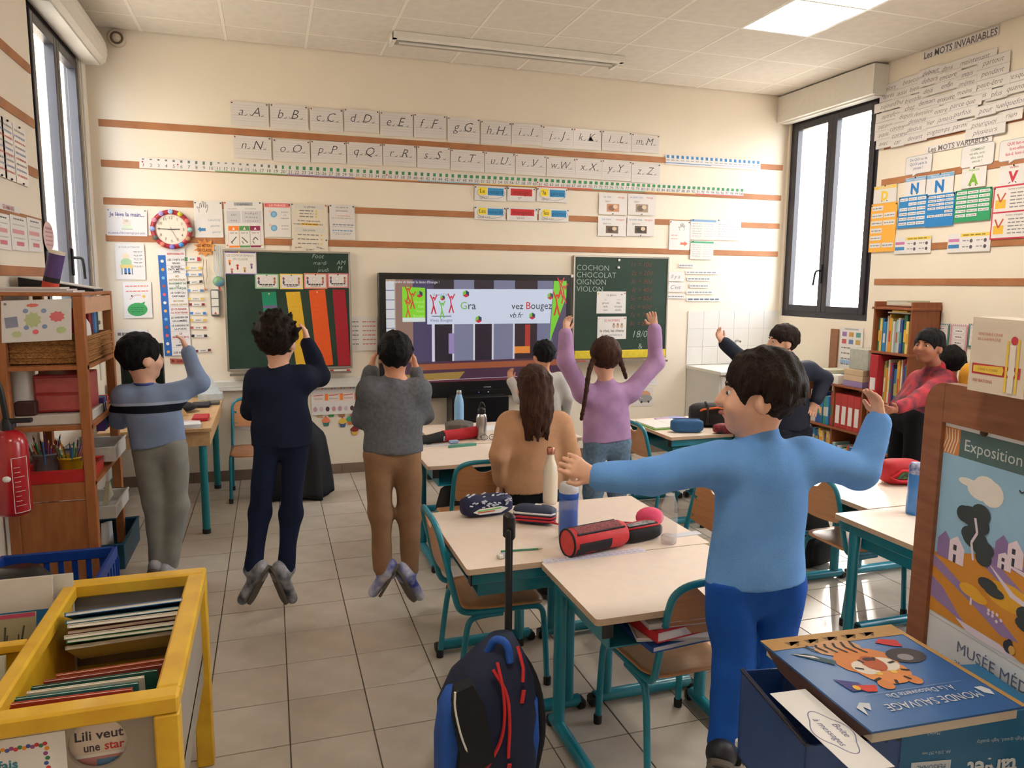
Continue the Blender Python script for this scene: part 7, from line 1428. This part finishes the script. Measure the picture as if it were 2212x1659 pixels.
# red pencil bag right
q = onZ(1950, 1050, DH); g1 = G().prism([(-.06, -.01), (.05, -.012), (.06, .012), (-.02, .03)], (0, -.062, .05), (1, 0, 0), (0, 0, 1), (0, -.003, 0)); g2 = G().tube([(-.085, -.058, .045), (-.03, -.066, .085), (.05, -.066, .08), (.085, -.058, .04), (.03, -.068, .028), (-.04, -.068, .028)], .007, 6, closed=True)
pouch((q[0]+.03, q[1]+.05, DH), .21, .125, .13, -.25, mat('red_canvas', (176, 24, 36), .65), 'pencil_bag', 'open red pencil bag on the right desk', 'pencil bag', parts=(('open_mouth', g1, mat('dark_inside', (40, 36, 40), .7, rgb2=(70, 120, 60), scale=60)), ('mouth_rim', g2, flat((200, 34, 46)))))
# school bags and binders under the desks
def school_bag(c, w_, d_, h_, rz_, m_, m2, label):
    t = thing('school_bag', label, 'school bag', c, rz=rz_); ring = lambda z, a, b, r=.05: [(x, y, z) for x, y in rrect(a, b, min(r, a/2.2, b/2.2), 4)]
    loft([ring(0, w_*.9, d_*.85), ring(.03, w_, d_), ring(h_*.6, w_*.98, d_*.95), ring(h_*.9, w_*.8, d_*.7), ring(h_, w_*.5, d_*.35)], m_, 'main_pouch', t, True, world=False)
    loft([[(x, y-d_*.5, z) for x, y in rrect(a, .07, .03, 4)] for z, a in ((.03, w_*.7), (.06, w_*.78), (h_*.45, w_*.75), (h_*.52, w_*.6))], m2, 'front_pocket', t, True, world=False)
    G().tube(smooth_path([(-.03, 0, h_-.01), (-.02, 0, h_+.05), (.02, 0, h_+.05), (.03, 0, h_-.01)]), .008, 8).o('grab_loop', m2, t)
BKF = mat('black_bag', (24, 23, 26), .8); RKF = mat('black_red_bag', (34, 26, 30), .8, rgb2=(110, 30, 30), scale=18); NKF = mat('dark_navy_bag', (22, 26, 40), .8)
school_bag((4.02, -4.34, 0), .34, .24, .46, .2, BKF, RKF, 'black school bag on the floor under the desk beside the easel'); school_bag((4.40, -4.28, 0), .30, .22, .42, -.1, RKF, BKF, 'black and red school bag under the desk, half behind the easel'); school_bag((4.45, -2.93, 0), .26, .2, .34, .3, BKF, BKF, 'small black bag on the floor behind the sunlit chair')
school_bag((2.48, -2.16, 0), .32, .22, .44, 0, BKF, NKF, 'black school bag under the desk behind the brown sweater child'); school_bag((3.30, -3.72, 0), .30, .24, .45, D90, NKF, mat('red_strip_bag', (120, 30, 40), .7), 'navy and red school bag behind the pink pouch desk')
for k, (c_, nm, w_, th) in enumerate((((40, 80, 150), 'blue', .27, .02), ((226, 222, 220), 'white', .25, .012), ((186, 40, 50), 'red', .26, .035), ((206, 200, 200), 'pale grey', .24, .018))):
    z = .511+(.0, .021, .034, .07)[k]; t = thing('binder', '%s binder in the tray under the near desk' % nm, 'binder', (2.62, -4.42, z), rz=(.1, -.25, .15, -.05)[k], group='binders under the near desk'); G().bb(-w_/2, w_/2, -.13, .13, 0, .002).o('cover', flat(c_), t); G().bb(-w_/2, w_/2, -.13, .13, th-.002, th).o('cover', flat(c_), t); G().bb(-w_/2, -w_/2+.003, -.13, .13, 0, th).o('spine', flat(c_), t); G().bb(-w_/2+.006, w_/2-.006, -.125, .125, .002, th-.002).o('pages', PAPER, t)
# ================================================================= CHILDREN
def surface_nets(f, org, vox):
    ins = f < 0; nx, ny, nz = f.shape
    c = np.zeros((nx-1, ny-1, nz-1), np.int8)
    for a in (0, 1):
        for b in (0, 1):
            for d in (0, 1): c += ins[a:nx-1+a, b:ny-1+b, d:nz-1+d]
    act = (c > 0) & (c < 8); idx = np.argwhere(act)
    if len(idx) == 0: return np.zeros((0, 3)), []
    num = -np.ones(act.shape, np.int64); num[act] = np.arange(len(idx))
    acc = np.zeros((len(idx), 3)); cnt = np.zeros(len(idx)); co = [(a, b, d) for a in (0, 1) for b in (0, 1) for d in (0, 1)]
    val = {q: f[idx[:, 0]+q[0], idx[:, 1]+q[1], idx[:, 2]+q[2]] for q in co}
    for q in co:
        for ax in range(3):
            if q[ax] == 0:
                q2 = list(q); q2[ax] = 1; q2 = tuple(q2); va, vb = val[q], val[q2]; m = (va < 0) != (vb < 0)
                t_ = np.where(m, va/(va-vb+1e-12), 0); P = np.tile(np.array(q, float), (len(idx), 1)); P[:, ax] = t_
                acc[m] += P[m]; cnt[m] += 1
    V = org+(idx+acc/cnt[:, None])*vox; Fs = []
    for ax in range(3):
        sl0 = [slice(None)]*3; sl1 = [slice(None)]*3; sl0[ax] = slice(0, -1); sl1[ax] = slice(1, None)
        A, B = ins[tuple(sl0)], ins[tuple(sl1)]; e = np.argwhere(A != B); o1, o2 = (ax+1) % 3, (ax+2) % 3
        e = e[(e[:, o1] > 0) & (e[:, o2] > 0) & (e[:, o1] < f.shape[o1]-1) & (e[:, o2] < f.shape[o2]-1)]
        d1 = np.zeros(3, int); d1[o1] = 1; d2 = np.zeros(3, int); d2[o2] = 1
        g = lambda p: num[p[:, 0], p[:, 1], p[:, 2]]
        q = np.stack([g(e-d1-d2), g(e-d2), g(e), g(e-d1)], 1); fl = ~A[e[:, 0], e[:, 1], e[:, 2]]
        q[fl] = q[fl][:, ::-1]; Fs.append(q[(q >= 0).all(1)])
    return V, np.concatenate(Fs).tolist()
def unit(v): v = npv(v); return v/(np.linalg.norm(v)+1e-12)
def C_(a, b, ra, rb=None, k=.02, fn=None, fs=1.0, op='u'): return dict(t='c', a=npv(a), b=npv(b), ra=ra, rb=ra if rb is None else rb, k=k, fn=None if fn is None else unit(fn), fs=fs, op=op)
def E_(c, M, r, k=.02, op='u'): return dict(t='e', c=npv(c), M=npv(M), r=npv(r), k=k, op=op)
def P_l(p, n): return dict(t='p', p=npv(p), n=unit(n), op='i')
def sdf_mesh(pr, vox, noise=0.0, nf=60.0, seed=0):
    lo = np.full(3, 1e9); hi = np.full(3, -1e9)
    for q in pr:
        if q['op'] != 'u': continue
        if q['t'] == 'c':
            r = max(q['ra'], q['rb'])*max(1, q['fs']); lo = np.minimum(lo, np.minimum(q['a'], q['b'])-r); hi = np.maximum(hi, np.maximum(q['a'], q['b'])+r)
        else: r = q['r'].max(); lo = np.minimum(lo, q['c']-r); hi = np.maximum(hi, q['c']+r)
    lo -= .03; hi += .03; n = np.ceil((hi-lo)/vox).astype(int)+1
    f = np.full(n, .08, np.float32); axs = [lo[i]+np.arange(n[i])*vox for i in range(3)]
    for q in pr:
        if q['t'] == 'p':
            X = axs[0][:, None, None]; Y_ = axs[1][None, :, None]; Z_ = axs[2][None, None, :]; p, m = q['p'], q['n']
            f = np.maximum(f, ((X-p[0])*m[0]+(Y_-p[1])*m[1]+(Z_-p[2])*m[2]).astype(np.float32)); continue
        if q['t'] == 'c': r = max(q['ra'], q['rb'])*max(1, q['fs']); b0, b1 = np.minimum(q['a'], q['b'])-r, np.maximum(q['a'], q['b'])+r
        else: r = q['r'].max(); b0, b1 = q['c']-r, q['c']+r
        m = q['k']+.03; i0 = np.clip(np.floor((b0-m-lo)/vox).astype(int), 0, n); i1 = np.clip(np.ceil((b1+m-lo)/vox).astype(int)+1, 0, n)
        if (i1 <= i0).any(): continue
        sl = tuple(slice(a, b) for a, b in zip(i0, i1)); P = np.stack(np.meshgrid(*[axs[i][sl[i]] for i in range(3)], indexing='ij'), -1)
        if q['t'] == 'c':
            a, b = q['a'], q['b']; ab = b-a; L2 = ab @ ab+1e-12; w_ = P-a; t_ = np.clip(w_ @ ab/L2, 0, 1); w_ = w_-t_[..., None]*ab
            if q['fn'] is not None: h = w_ @ q['fn']; w_ = w_+(h*(1/q['fs']-1))[..., None]*q['fn']
            d = np.sqrt((w_**2).sum(-1))-(q['ra']+(q['rb']-q['ra'])*t_)
            if q['fs'] < 1: d = d*(.5+.5*q['fs'])
        else:
            w_ = (P-q['c']) @ q['M'].T; k0 = np.sqrt(((w_/q['r'])**2).sum(-1)); k1 = np.sqrt(((w_/q['r']**2)**2).sum(-1))+1e-9; d = k0*(k0-1)/k1
        g = f[sl]; k = q['k']
        if q['op'] == 'u': h = np.clip(.5+.5*(g-d)/k, 0, 1); f[sl] = g+(d-g)*h-k*h*(1-h)
        else: h = np.clip(.5-.5*(g+d)/k, 0, 1); f[sl] = g+(-d-g)*h+k*h*(1-h)
    if noise:
        R_ = np.random.RandomState(seed); X = axs[0][:, None, None]; Y_ = axs[1][None, :, None]; Z_ = axs[2][None, None, :]; N_ = 0
        for i in range(5):
            w_ = R_.normal(size=3); w_ = w_/np.linalg.norm(w_)*nf*(.6+.9*R_.rand()); N_ = N_+np.sin(X*w_[0]+R_.rand()*6+np.sin(Z_*w_[1]*.5)*1.2)*np.sin(Y_*w_[1]+Z_*w_[2]+R_.rand()*6)
        f = f+(noise*N_/2).astype(np.float32)
    return surface_nets(f, lo, vox)
def sdf_obj(parts, name, m_, parent):
    g = G()
    for V, F_ in parts: g.add(V, F_, 0, True)
    return g.o(name, m_, parent, world=True)
def skinm(n, c): return mat('skin_'+n, c, .5, var=.05, scale=25, spec=.35)
def hairm(n, c, c2): return mat('hair_'+n, c, .62, rgb2=c2, scale=40, stretch=(3, 3, .35), bump=.9, bscale=90, spec=.18)
def cloth(n, c, c2=None, sc=14, b=.25): return mat('cloth_'+n, c, .85, rgb2=c2 or tuple(int(x*.93) for x in c), scale=sc, bump=b, bscale=260, spec=.2)
def hand_mesh(w_, tip, pn, sgn, s=1.0, curl=.5):
    """palm and five fingers, from wrist w_ towards tip; pn: palm normal; sgn: thumb side"""
    d = unit(npv(tip)-npv(w_)); pn = npv(pn)-d*(npv(pn) @ d); pn = unit(pn); sd_ = np.cross(d, pn)*sgn
    L_ = .058*s; pr = [C_(npv(w_)-d*.035*s, npv(w_)+d*.005, .021*s, .021*s, .01), C_(npv(w_)+d*.012*s-sd_*.010*s, npv(w_)+d*L_-sd_*.016*s, .014*s, .0125*s, .012, pn, .85), C_(npv(w_)+d*.012*s+sd_*.008*s, npv(w_)+d*L_+sd_*.016*s, .014*s, .0125*s, .012, pn, .85), C_(npv(w_)+d*.02*s, npv(w_)+d*L_, .016*s, .014*s, .012, pn, .8)]
    for i, (o_, ln) in enumerate(((.0225, .046), (.0075, .052), (-.0075, .049), (-.022, .040))):
        b = npv(w_)+d*(L_-.004)+sd_*o_*s; d1 = unit(d+sd_*o_*5+pn*curl*.5); d2 = unit(d+sd_*o_*4+pn*curl*1.4); m_ = b+d1*ln*.5*s; e = m_+d2*ln*.5*s
        pr += [C_(b, m_, .0078*s, .0072*s, .004), C_(m_, e, .0072*s, .006*s, .004)]
    b = npv(w_)+d*.018*s+sd_*.020*s; d1 = unit(d*.75+sd_*.8+pn*.25); m_ = b+d1*.028*s; e = m_+unit(d+sd_*.3+pn*.3)*.024*s
    pr += [C_(b, m_, .0095*s, .0082*s, .006), C_(m_, e, .008*s, .0066*s, .004)]
    return sdf_mesh(pr, .0036)
def person(label, y0, head, face, neck, sh, el, wr, tip, hip, kn, an, toe, hem, skin, hair, hstyle, topm, botm, shoem, solem, s=1.0, hs=1.0, tilt=(0, 0, 1), topr=1.0, sock=None, stand=False, hairk={}, bare_sleeve=False, shoe_r=1.0, pn=None, collar=None, hem_n=None, legr=1.0, jump=False):
    J = lambda q: onY(q[0], q[1], y0+(q[2] if len(q) > 2 else 0))
    hc, nk = J(head), J(neck); SH = [J(q) for q in sh]; EL = [J(q) for q in el]; WR = [J(q) for q in wr]; TP = [J(q) for q in tip]; HP = [J(q) for q in hip]
    if stand: KN = [npv((q[0], q[1]+.01, q[2]*.54)) for q in HP]; AN = [npv((q[0], q[1]-.01, .075)) for q in HP]; TO = [npv((q[0], q[1], 0))+npv((unit((face[0]*.4, face[1]*.4+.6, 0))*.13).tolist())+npv((0, 0, .03)) for q in HP]
    else: KN = [J(q) for q in kn]; AN = [J(q) for q in an]; TO = [J(q) for q in toe]
    ms, mh = (SH[0]+SH[1])/2, (HP[0]+HP[1])/2; up = unit(ms-mh); ac = unit(SH[1]-SH[0]); bf = unit(np.cross(up, ac))
    zlow = min(q[2] for q in AN+TO)-.03; t = thing('person', label, 'child', (mh[0], mh[1], max(0, zlow) if not stand else 0))
    ud = unit(tilt); fd = unit(npv(face)-ud*(npv(face) @ ud)); rd = np.cross(fd, ud); M = np.stack([rd, fd, ud]); h = lambda a, b, c: hc+(rd*a+fd*b+ud*c)*hs
    # body: one continuous surface
    pr = [E_(h(0, -.008, .018), M, npv((.072, .088, .086))*hs), E_(h(0, .020, -.030), M, npv((.058, .064, .074))*hs, .03), E_(h(0, .052, -.082), M, npv((.026, .026, .024))*hs, .03), C_(h(0, .086, .002), h(0, .098, -.026), .0075*hs, .0125*hs, .012), E_(h(0, .078, -.056), M, npv((.020, .012, .009))*hs, .01), E_(h(.032, .060, -.032), M, npv((.026, .024, .026))*hs, .02), E_(h(-.032, .060, -.032), M, npv((.026, .024, .026))*hs, .02),
          E_(h(.031, .092, .002), M, npv((.017, .014, .010))*hs, .012, 's'), E_(h(-.031, .092, .002), M, npv((.017, .014, .010))*hs, .012, 's'), E_(h(.074, -.006, -.014), M, npv((.010, .021, .030))*hs, .006), E_(h(-.074, -.006, -.014), M, npv((.010, .021, .030))*hs, .006),
          C_(h(0, -.012, -.05), nk+up*.0, .040*hs, .046*s, .03), C_(ms-up*.03, mh, .082*s, .078*s, .05, bf, .72), C_(SH[0], SH[1], .042*s, None, .04)]
    for i in (0, 1):
        pr += [C_(SH[i], EL[i], .036*s, .030*s, .03), C_(EL[i], WR[i], .030*s, .021*s, .02), C_(HP[i], KN[i], .060*s, .042*s, .04), C_(KN[i], AN[i], .042*s, .028*s, .03)]
    parts = [sdf_mesh(pr, .0075)]
    for i in (0, 1): parts.append(hand_mesh(WR[i], TP[i], (pn[i] if pn else -bf+ac*(.5 if i == 0 else -.5)), 1 if i == 0 else -1, s*.95))
    sdf_obj(parts, 'body', skin, t)
    # face
    g = G()
    for q in (-1, 1): g.ball(h(q*.031, .0715, .002), .0085*hs, 10, 0)
    for q in (-1, 1): g.ball(h(q*.031, .0758, .002), .0062*hs, 8, 1)
    g.o('eyes', [flat((226, 222, 216), .2), flat((40, 26, 20), .2)], t, world=True)
    g = G()
    for q in (-1, 1): g.tube([h(q*.015, .0815, .021), h(q*.032, .079, .026), h(q*.046, .068, .021)], .0034*hs, 6)
    g.o('eyebrows', hair, t, world=True)
    G().tube([h(-.020, .081, -.054), h(0, .0925, -.053), h(.020, .081, -.054)], [.002*hs, .0055*hs, .002*hs], 8).o('lips', mat('lip_tone', (176, 100, 92), .45), t, world=True)
    # hair
    R_ = random.Random(int(abs(head[0])*7)); k = hairk.get('r', 1.0)
    pr = [E_(h(0, -.014, .026), M, npv((.086, .100, .096))*hs*k, .02)]
    if hstyle in ('short', 'curly'):
        nl = hairk.get('n', 70)
        for i in range(nl):
            th, ph = R_.uniform(0, 6.283), R_.uniform(-.25, 1.45); dv = npv((math.cos(th)*math.cos(ph), math.sin(th)*math.cos(ph), math.sin(ph)))
            if dv[1] > .55 and dv[2] < .45: continue
            p = h(dv[0]*.078*k, -.014+dv[1]*.092*k, .024+dv[2]*.088*k); L_ = hairk.get('l', .028); cu = hairk.get('c', .0); q = p+(rd*dv[0]*.35+fd*dv[1]*.35+ud*(dv[2]*.35-.8*(1-cu)))*L_*hs+(rd*R_.uniform(-1, 1)+fd*R_.uniform(-.5, 1)+ud*cu)*(.010+.012*cu)
            pr.append(C_(p, q, hairk.get('lr', .012)*hs, .004*hs, .008))
    pr += [E_(h(0, .105, -.045), M, npv((.078, .090, .082))*hs, .012, 's'), E_(h(0, .02, -.135), M, npv((.12, .11, .075))*hs, .015, 's'), E_(h(.078, .012, -.03), M, npv((.022, .030, .038))*hs, .006, 's'), E_(h(-.078, .012, -.03), M, npv((.022, .030, .038))*hs, .006, 's')]
    if hstyle == 'long':
        for i in range(46):
            a = -1.25+2.5*i/45+R_.uniform(-.06, .06); p = h(math.sin(a)*.076, -.016-math.cos(a)*.088, .02+R_.uniform(-.02, .05)); L_ = R_.uniform(.8, 1.0)*hairk.get('L', .24)
            q = p-ud*L_*.5*hs-bf*.01+(-fd)*.012; e = p-ud*L_*hs+(nk-p)*npv((.3, .1, 0))-bf*.02+ac*R_.uniform(-.018, .018)
            pr += [C_(p, q, .015*hs, .013*hs, .01), C_(q, e, .013*hs, .005*hs, .008)]
    sdf_obj([sdf_mesh(pr, .0055, .0032, 130, 3)], 'hair', hair, t)
    if hstyle == 'braids':
        for sd_, dn in ((-1, hairk['a']), (1, hairk['b'])):
            path = smooth_path([h(sd_*.070, -.03, .01)]+[J(q) for q in dn], 2); br = []
            for i in range(len(path)-1): br.append(C_(path[i], path[i+1], (.019 if i % 2 else .016)*(1-.45*i/len(path)), (.016 if i % 2 else .019)*(1-.45*i/len(path)), .006))
            sdf_obj([sdf_mesh(br, .005, .0012, 200, 4)], 'braid', hair, t)
        G().tube([h(0, .05, .108), h(0, -.03, .121), h(0, -.09, .085), h(0, -.112, .03)], .0022, 6).o('hair_parting', skin, t, world=True)
    # top
    hm = J(hem); dn = up if hem_n is None else unit(hem_n); tr = .148*s*topr
    pr = [C_(ms-up*.085, mh-up*.02, tr*.90, tr*1.0, .04, bf, .60), C_(SH[0]-up*.012, SH[1]-up*.012, .054*s, None, .05), C_(nk-up*.03, nk+up*.004, .062*s, .050*s, .03)]
    pr.append(P_l(hm-up*.0, -dn))
    for i in (0, 1): pr += [C_(SH[i], EL[i], .058*s, .052*s, .045), C_(EL[i], WR[i]-(WR[i]-EL[i])*.08, .051*s, .038*s, .02), C_(WR[i]-(WR[i]-EL[i])*.20, WR[i]-(WR[i]-EL[i])*.04, .030*s, .028*s, .008)]
    sdf_obj([sdf_mesh(pr, .0075, .0048, 30, int(head[0]))], 'sweater', topm, t)
    if collar: G().tube([nk+up*.008+(ac*math.cos(a)*.050+bf*math.sin(a)*.050)*s for a in np.linspace(0, 6.283, 17)[:-1]], .008, 6, closed=True).o('collar', collar, t, world=True)
    # trousers
    pr = [C_(HP[0]+up*.02, HP[1]+up*.02, .058*s, None, .05, bf, .9), C_(mh+up*.06, mh, .090*s, .090*s, .05, bf, .74)]
    for i in (0, 1): pr += [C_(HP[i], KN[i], .072*s*legr, .060*s*legr, .03), C_(KN[i], AN[i]+(KN[i]-AN[i])*.03, .058*s*legr, .046*s*legr, .03)]
    pr.append(P_l(hm+up*.012, up))
    sdf_obj([sdf_mesh(pr, .0085, .0050, 28, int(head[1]))], 'trousers', botm, t)
    for i in (0, 1):
        if sock: G().tube([AN[i]+(KN[i]-AN[i])*.12, AN[i]-unit(KN[i]-AN[i])*.02], .036*s, 10).o('sock', sock, t, world=True)
        d = unit(TO[i]-AN[i]); L_ = np.linalg.norm(TO[i]-AN[i]); dwn = unit(AN[i]-KN[i]); dwn = unit(dwn-d*(dwn @ d)) if abs(dwn @ d) < .98 else unit(-bf-d*((-bf) @ d))
        if jump: inn = unit(AN[1-i]-AN[i])*.8-bf*.35-up*.3; dwn = unit(inn-d*(inn @ d))
        A = AN[i]+dwn*.018
        sdf_obj([sdf_mesh([C_(AN[i]-dwn*.012, A+dwn*.02, .036*shoe_r, .038*shoe_r, .02), C_(A+dwn*.012, TO[i]+dwn*.004, .037*shoe_r, .032*shoe_r, .03, dwn, .85), C_(A-d*.035+dwn*.012, A+dwn*.01, .034*shoe_r, None, .02)], .006)], 'shoe', shoem, t)
        g = G(); q0 = A-d*.055+dwn*.044; q1 = TO[i]+d*.012+dwn*.036; sdv = np.cross(d, dwn)
        pl = [(a, b) for a, b in rrect(np.linalg.norm(q1-q0), .072*shoe_r, .034, 5)]; mid = (q0+q1)/2; dd_ = unit(q1-q0)
        g.prism(pl, mid, dd_, sdv, dwn*.014); g.o('sole', solem, t, world=True)
    return t
SK1 = skinm('light', (226, 176, 150)); SK2 = skinm('tan', (208, 150, 120)); SK3 = skinm('brown', (164, 108, 84))
HB1 = hairm('black', (22, 20, 22), (12, 10, 12)); HB2 = hairm('darkbrown', (44, 30, 24), (26, 17, 14)); HB3 = hairm('brown', (78, 50, 38), (50, 32, 24)); HB4 = hairm('curly', (40, 26, 20), (20, 13, 10))
WS = mat('white_shoe', (200, 198, 204), .5, rgb2=(150, 150, 160), scale=14); BS_ = mat('blue_white_shoe', (206, 206, 216), .5, rgb2=(40, 60, 150), scale=12); DS = mat('dark_shoe', (40, 40, 46), .5); SO = mat('shoe_sole', (92, 84, 76), .7); GS = mat('grey_shoe', (176, 176, 184), .5, rgb2=(60, 64, 72), scale=16)
# striped sweater of the first child
m1 = cloth('striped', (134, 152, 186), sc=10); nt = m1.node_tree; bs = nt.nodes['Principled BSDF']; old = bs.inputs['Base Color'].links[0].from_socket
zs = onY(320, 880, -2.1)[2]; tcn = nt.nodes.new('ShaderNodeNewGeometry'); sp = nt.nodes.new('ShaderNodeSeparateXYZ'); nt.links.new(tcn.outputs['Position'], sp.inputs[0])
def band(z0, z1):
    a = nt.nodes.new('ShaderNodeMath'); a.operation = 'COMPARE'; a.inputs[1].default_value = (z0+z1)/2; a.inputs[2].default_value = abs(z1-z0)/2; nt.links.new(sp.outputs[2], a.inputs[0]); return a.outputs[0]
mx = nt.nodes.new('ShaderNodeMixRGB'); nt.links.new(band(zs-.022, zs+.020), mx.inputs[0]); nt.links.new(old, mx.inputs[1]); mx.inputs[2].default_value = (*lin((26, 28, 38)), 1)
mx2 = nt.nodes.new('ShaderNodeMixRGB'); nt.links.new(band(zs+.022, zs+.036), mx2.inputs[0]); nt.links.new(mx.outputs[0], mx2.inputs[1]); mx2.inputs[2].default_value = (*lin((170, 184, 206)), 1); nt.links.new(mx2.outputs[0], bs.inputs['Base Color'])
person('child in pale blue sweater with dark stripe and grey trousers, left', -2.1, (305, 772), (.82, .5, -.05), (312, 832), [(268, 856, -.02), (376, 852, .02)], [(256, 905, .10), (432, 828, .06)], [(300, 880, .20), (404, 756, .10)], [(320, 860, .24), (386, 716, .12)], [(315, 972), (376, 968)], [(334, 1088), (384, 1088)], [(342, 1216), (366, 1222)], [(360, 1240, .10), (390, 1244, .10)], (330, 962), SK1, HB1, 'short', m1, cloth('grey_jogging', (146, 146, 140)), WS, SO, s=1.0, hs=1.14, sock=flat((170, 40, 50)), collar=flat((60, 80, 150)), pn=[None or npv((0, 1, 0)), npv((-1, 0, -.3))], hairk=dict(l=.03))
person('child jumping in dark navy tracksuit with curly brown hair', -2.8, (600, 735), (.45, .9, -.05), (602, 795), [(556, 822), (654, 815)], [(545, 885, .10), (692, 812, .07)], [(590, 815, .20), (664, 738, .12)], [(606, 780, .22), (654, 690, .13)], [(578, 955), (640, 955)], [(562, 1105, .02), (628, 1108, .02)], [(546, 1232, -.02), (618, 1232, -.02)], [(524, 1292, .0), (632, 1290, .02)], (600, 962), SK1, HB4, 'curly', cloth('navy_top', (26, 33, 54)), cloth('navy_pants', (25, 34, 58)), GS, SO, s=.97, hs=1.04, hairk=dict(n=170, l=.035, lr=.015, r=1.06, c=.9), pn=[npv((0, 1, 0)), npv((-1, .2, 0))], legr=.88, jump=True)
person('child jumping in grey hooded sweater and tan trousers', -2.9, (853, 766), (.05, 1, -.05), (853, 818), [(802, 842), (902, 842)], [(782, 902, .07), (914, 895, .07)], [(802, 796, .12), (898, 798, .12)], [(812, 752, .13), (890, 756, .13)], [(818, 985), (880, 985)], [(822, 1108), (884, 1108)], [(826, 1228, -.02), (886, 1232, -.02)], [(806, 1276, .0), (906, 1284, .0)], (850, 974), SK2, HB1, 'short', cloth('grey_marl', (104, 106, 112), (92, 94, 100), 60), cloth('tan_corduroy', (146, 110, 82)), BS_, SO, s=1.03, hs=.98, pn=[npv((1, 0, 0)), npv((-1, 0, 0))], hairk=dict(l=.022), jump=True)
person('child with long brown hair in caramel sweater behind the desks', -2.95, (1152, 838), (.08, 1, -.15), (1152, 890), [(1102, 914), (1208, 914)], [(1078, 985, -.03), (1232, 985, -.03)], [(1082, 1040, .02), (1224, 1045, -.02)], [(1088, 1074, .05), (1214, 1082, -.02)], [(1126, 1062), (1186, 1062)], None, None, None, (1152, 1058), SK1, HB3, 'long', cloth('caramel', (196, 150, 116)), cloth('black_pants', (24, 24, 28)), DS, SO, s=1.05, hs=1.04, stand=True, hairk=dict(L=.27), topr=1.04)
person('dark-haired child in white top in front of the screen', -1.0, (1174, 766), (-.15, 1, 0), (1174, 803), [(1144, 820), (1206, 820)], [(1122, 858, .03), (1224, 860)], [(1103, 822, .05), (1222, 905, .05)], [(1100, 792, .05), (1216, 930, .06)], [(1158, 912), (1194, 912)], None, None, None, (1174, 906), SK2, HB1, 'short', cloth('white_top', (196, 192, 190)), cloth('dark_blue_pants', (40, 44, 60)), DS, SO, s=1.0, stand=True)
person('child with braids in lilac sweater, both arms raised', -2.3, (1306, 772), (.03, 1, -.2), (1308, 822), [(1258, 846), (1360, 846)], [(1222, 782, .03), (1418, 782, .03)], [(1222, 718, .05), (1414, 706, .05)], [(1226, 676, .06), (1402, 658, .06)], [(1284, 958), (1338, 958)], None, None, None, (1308, 950), SK1, HB3, 'braids', cloth('lilac', (178, 142, 184), (166, 130, 172)), cloth('pale_jeans', (112, 136, 160), (90, 112, 136), 50), DS, SO, s=1.05, hs=1.12, stand=True, topr=1.06, hairk=dict(a=[(1272, 800, -.13), (1266, 850, -.15), (1256, 905, -.15)], b=[(1344, 790, -.06), (1352, 815, .02)]))
person('child in bright blue sweater and trousers with arms spread, foreground', -4.72, (1640, 850), (-.80, .52, -.12), (1640, 938), [(1556, 996), (1738, 990)], [(1408, 1028, .0), (1858, 1018, .0)], [(1284, 1030, .03), (1900, 906, .02)], [(1212, 992, .05), (1888, 836, .03)], [(1578, 1262), (1686, 1266)], [(1582, 1440, .0), (1668, 1444, .0)], [(1560, 1606, -.01), (1652, 1612, -.01)], [(1548, 1650, .11), (1660, 1652, .11)], (1630, 1250), SK1, HB2, 'short', cloth('sky_blue', (106, 158, 222), (96, 146, 212), 8), cloth('royal_blue', (28, 84, 178)), DS, SO, s=1.04, hs=1.14, topr=1.08, pn=[npv((0, 1, -.2)), npv((-1, .2, 0))], hairk=dict(n=110, l=.032, lr=.011))
person('child in dark navy outfit with raised arm near the right window', -2.4, (1690, 738), (-.95, .2, 0), (1702, 782), [(1660, 802), (1746, 798)], [(1606, 778, .0), (1780, 818, .0)], [(1562, 740, .02), (1762, 868, -.06)], [(1542, 704, .03), (1750, 900, -.06)], [(1680, 932), (1732, 932)], None, None, None, (1704, 925), SK1, HB2, 'short', cloth('slate_navy', (44, 48, 62)), cloth('slate_pants', (38, 42, 54)), DS, SO, s=1.05, stand=True, hairk=dict(l=.03))
person('child in red tie-dye hooded sweater leaning at the right', -2.8, (2006, 748), (-.95, -.22, .12), (2022, 796), [(1986, 822, .10), (2040, 822, -.10)], [(1958, 862, .14), (1992, 858, -.16)], [(1930, 880, .20), (1936, 884, -.20)], [(1908, 884, .22), (1904, 890, -.22)], [(1950, 905, .08), (1982, 905, -.08)], None, None, None, (1958, 893), SK3, HB1, 'short', mat('cloth_tie_dye', (176, 46, 56), .85, rgb2=(72, 40, 54), scale=13, bump=.2, bscale=260), cloth('black_trousers', (22, 22, 26)), DS, SO, s=1.05, stand=True, tilt=(.08, 0, 1), collar=flat((206, 30, 44)), hairk=dict(n=40, l=.012, lr=.010), topr=1.12)
person('child in black hooded top half hidden behind the red hooded child', -2.5, (2050, 782), (.1, 1, 0), (2052, 826), [(2018, 842), (2090, 842)], [(2010, 890), (2100, 890)], [(2014, 940), (2098, 940)], [(2016, 968), (2096, 968)], [(2034, 945), (2076, 945)], None, None, None, (2052, 940), SK3, HB1, 'short', cloth('black_hoodie', (20, 20, 24)), cloth('black_jeans', (24, 24, 30)), DS, SO, s=.98, stand=True, hairk=dict(l=.02))
person('child in mustard sweater behind the chalk box', -3.0, (2160, 742), (-.3, .9, 0), (2156, 796), [(2098, 806), (2214, 812)], [(2088, 880), (2226, 890)], [(2104, 960), (2220, 960)], [(2110, 995), (2216, 995)], [(2130, 975), (2190, 975)], None, None, None, (2160, 970), SK3, HB4, 'curly', cloth('mustard', (206, 146, 46)), cloth('denim', (60, 76, 110)), DS, SO, s=1.05, stand=True, hairk=dict(n=160, l=.035, lr=.015, r=1.06, c=.9))
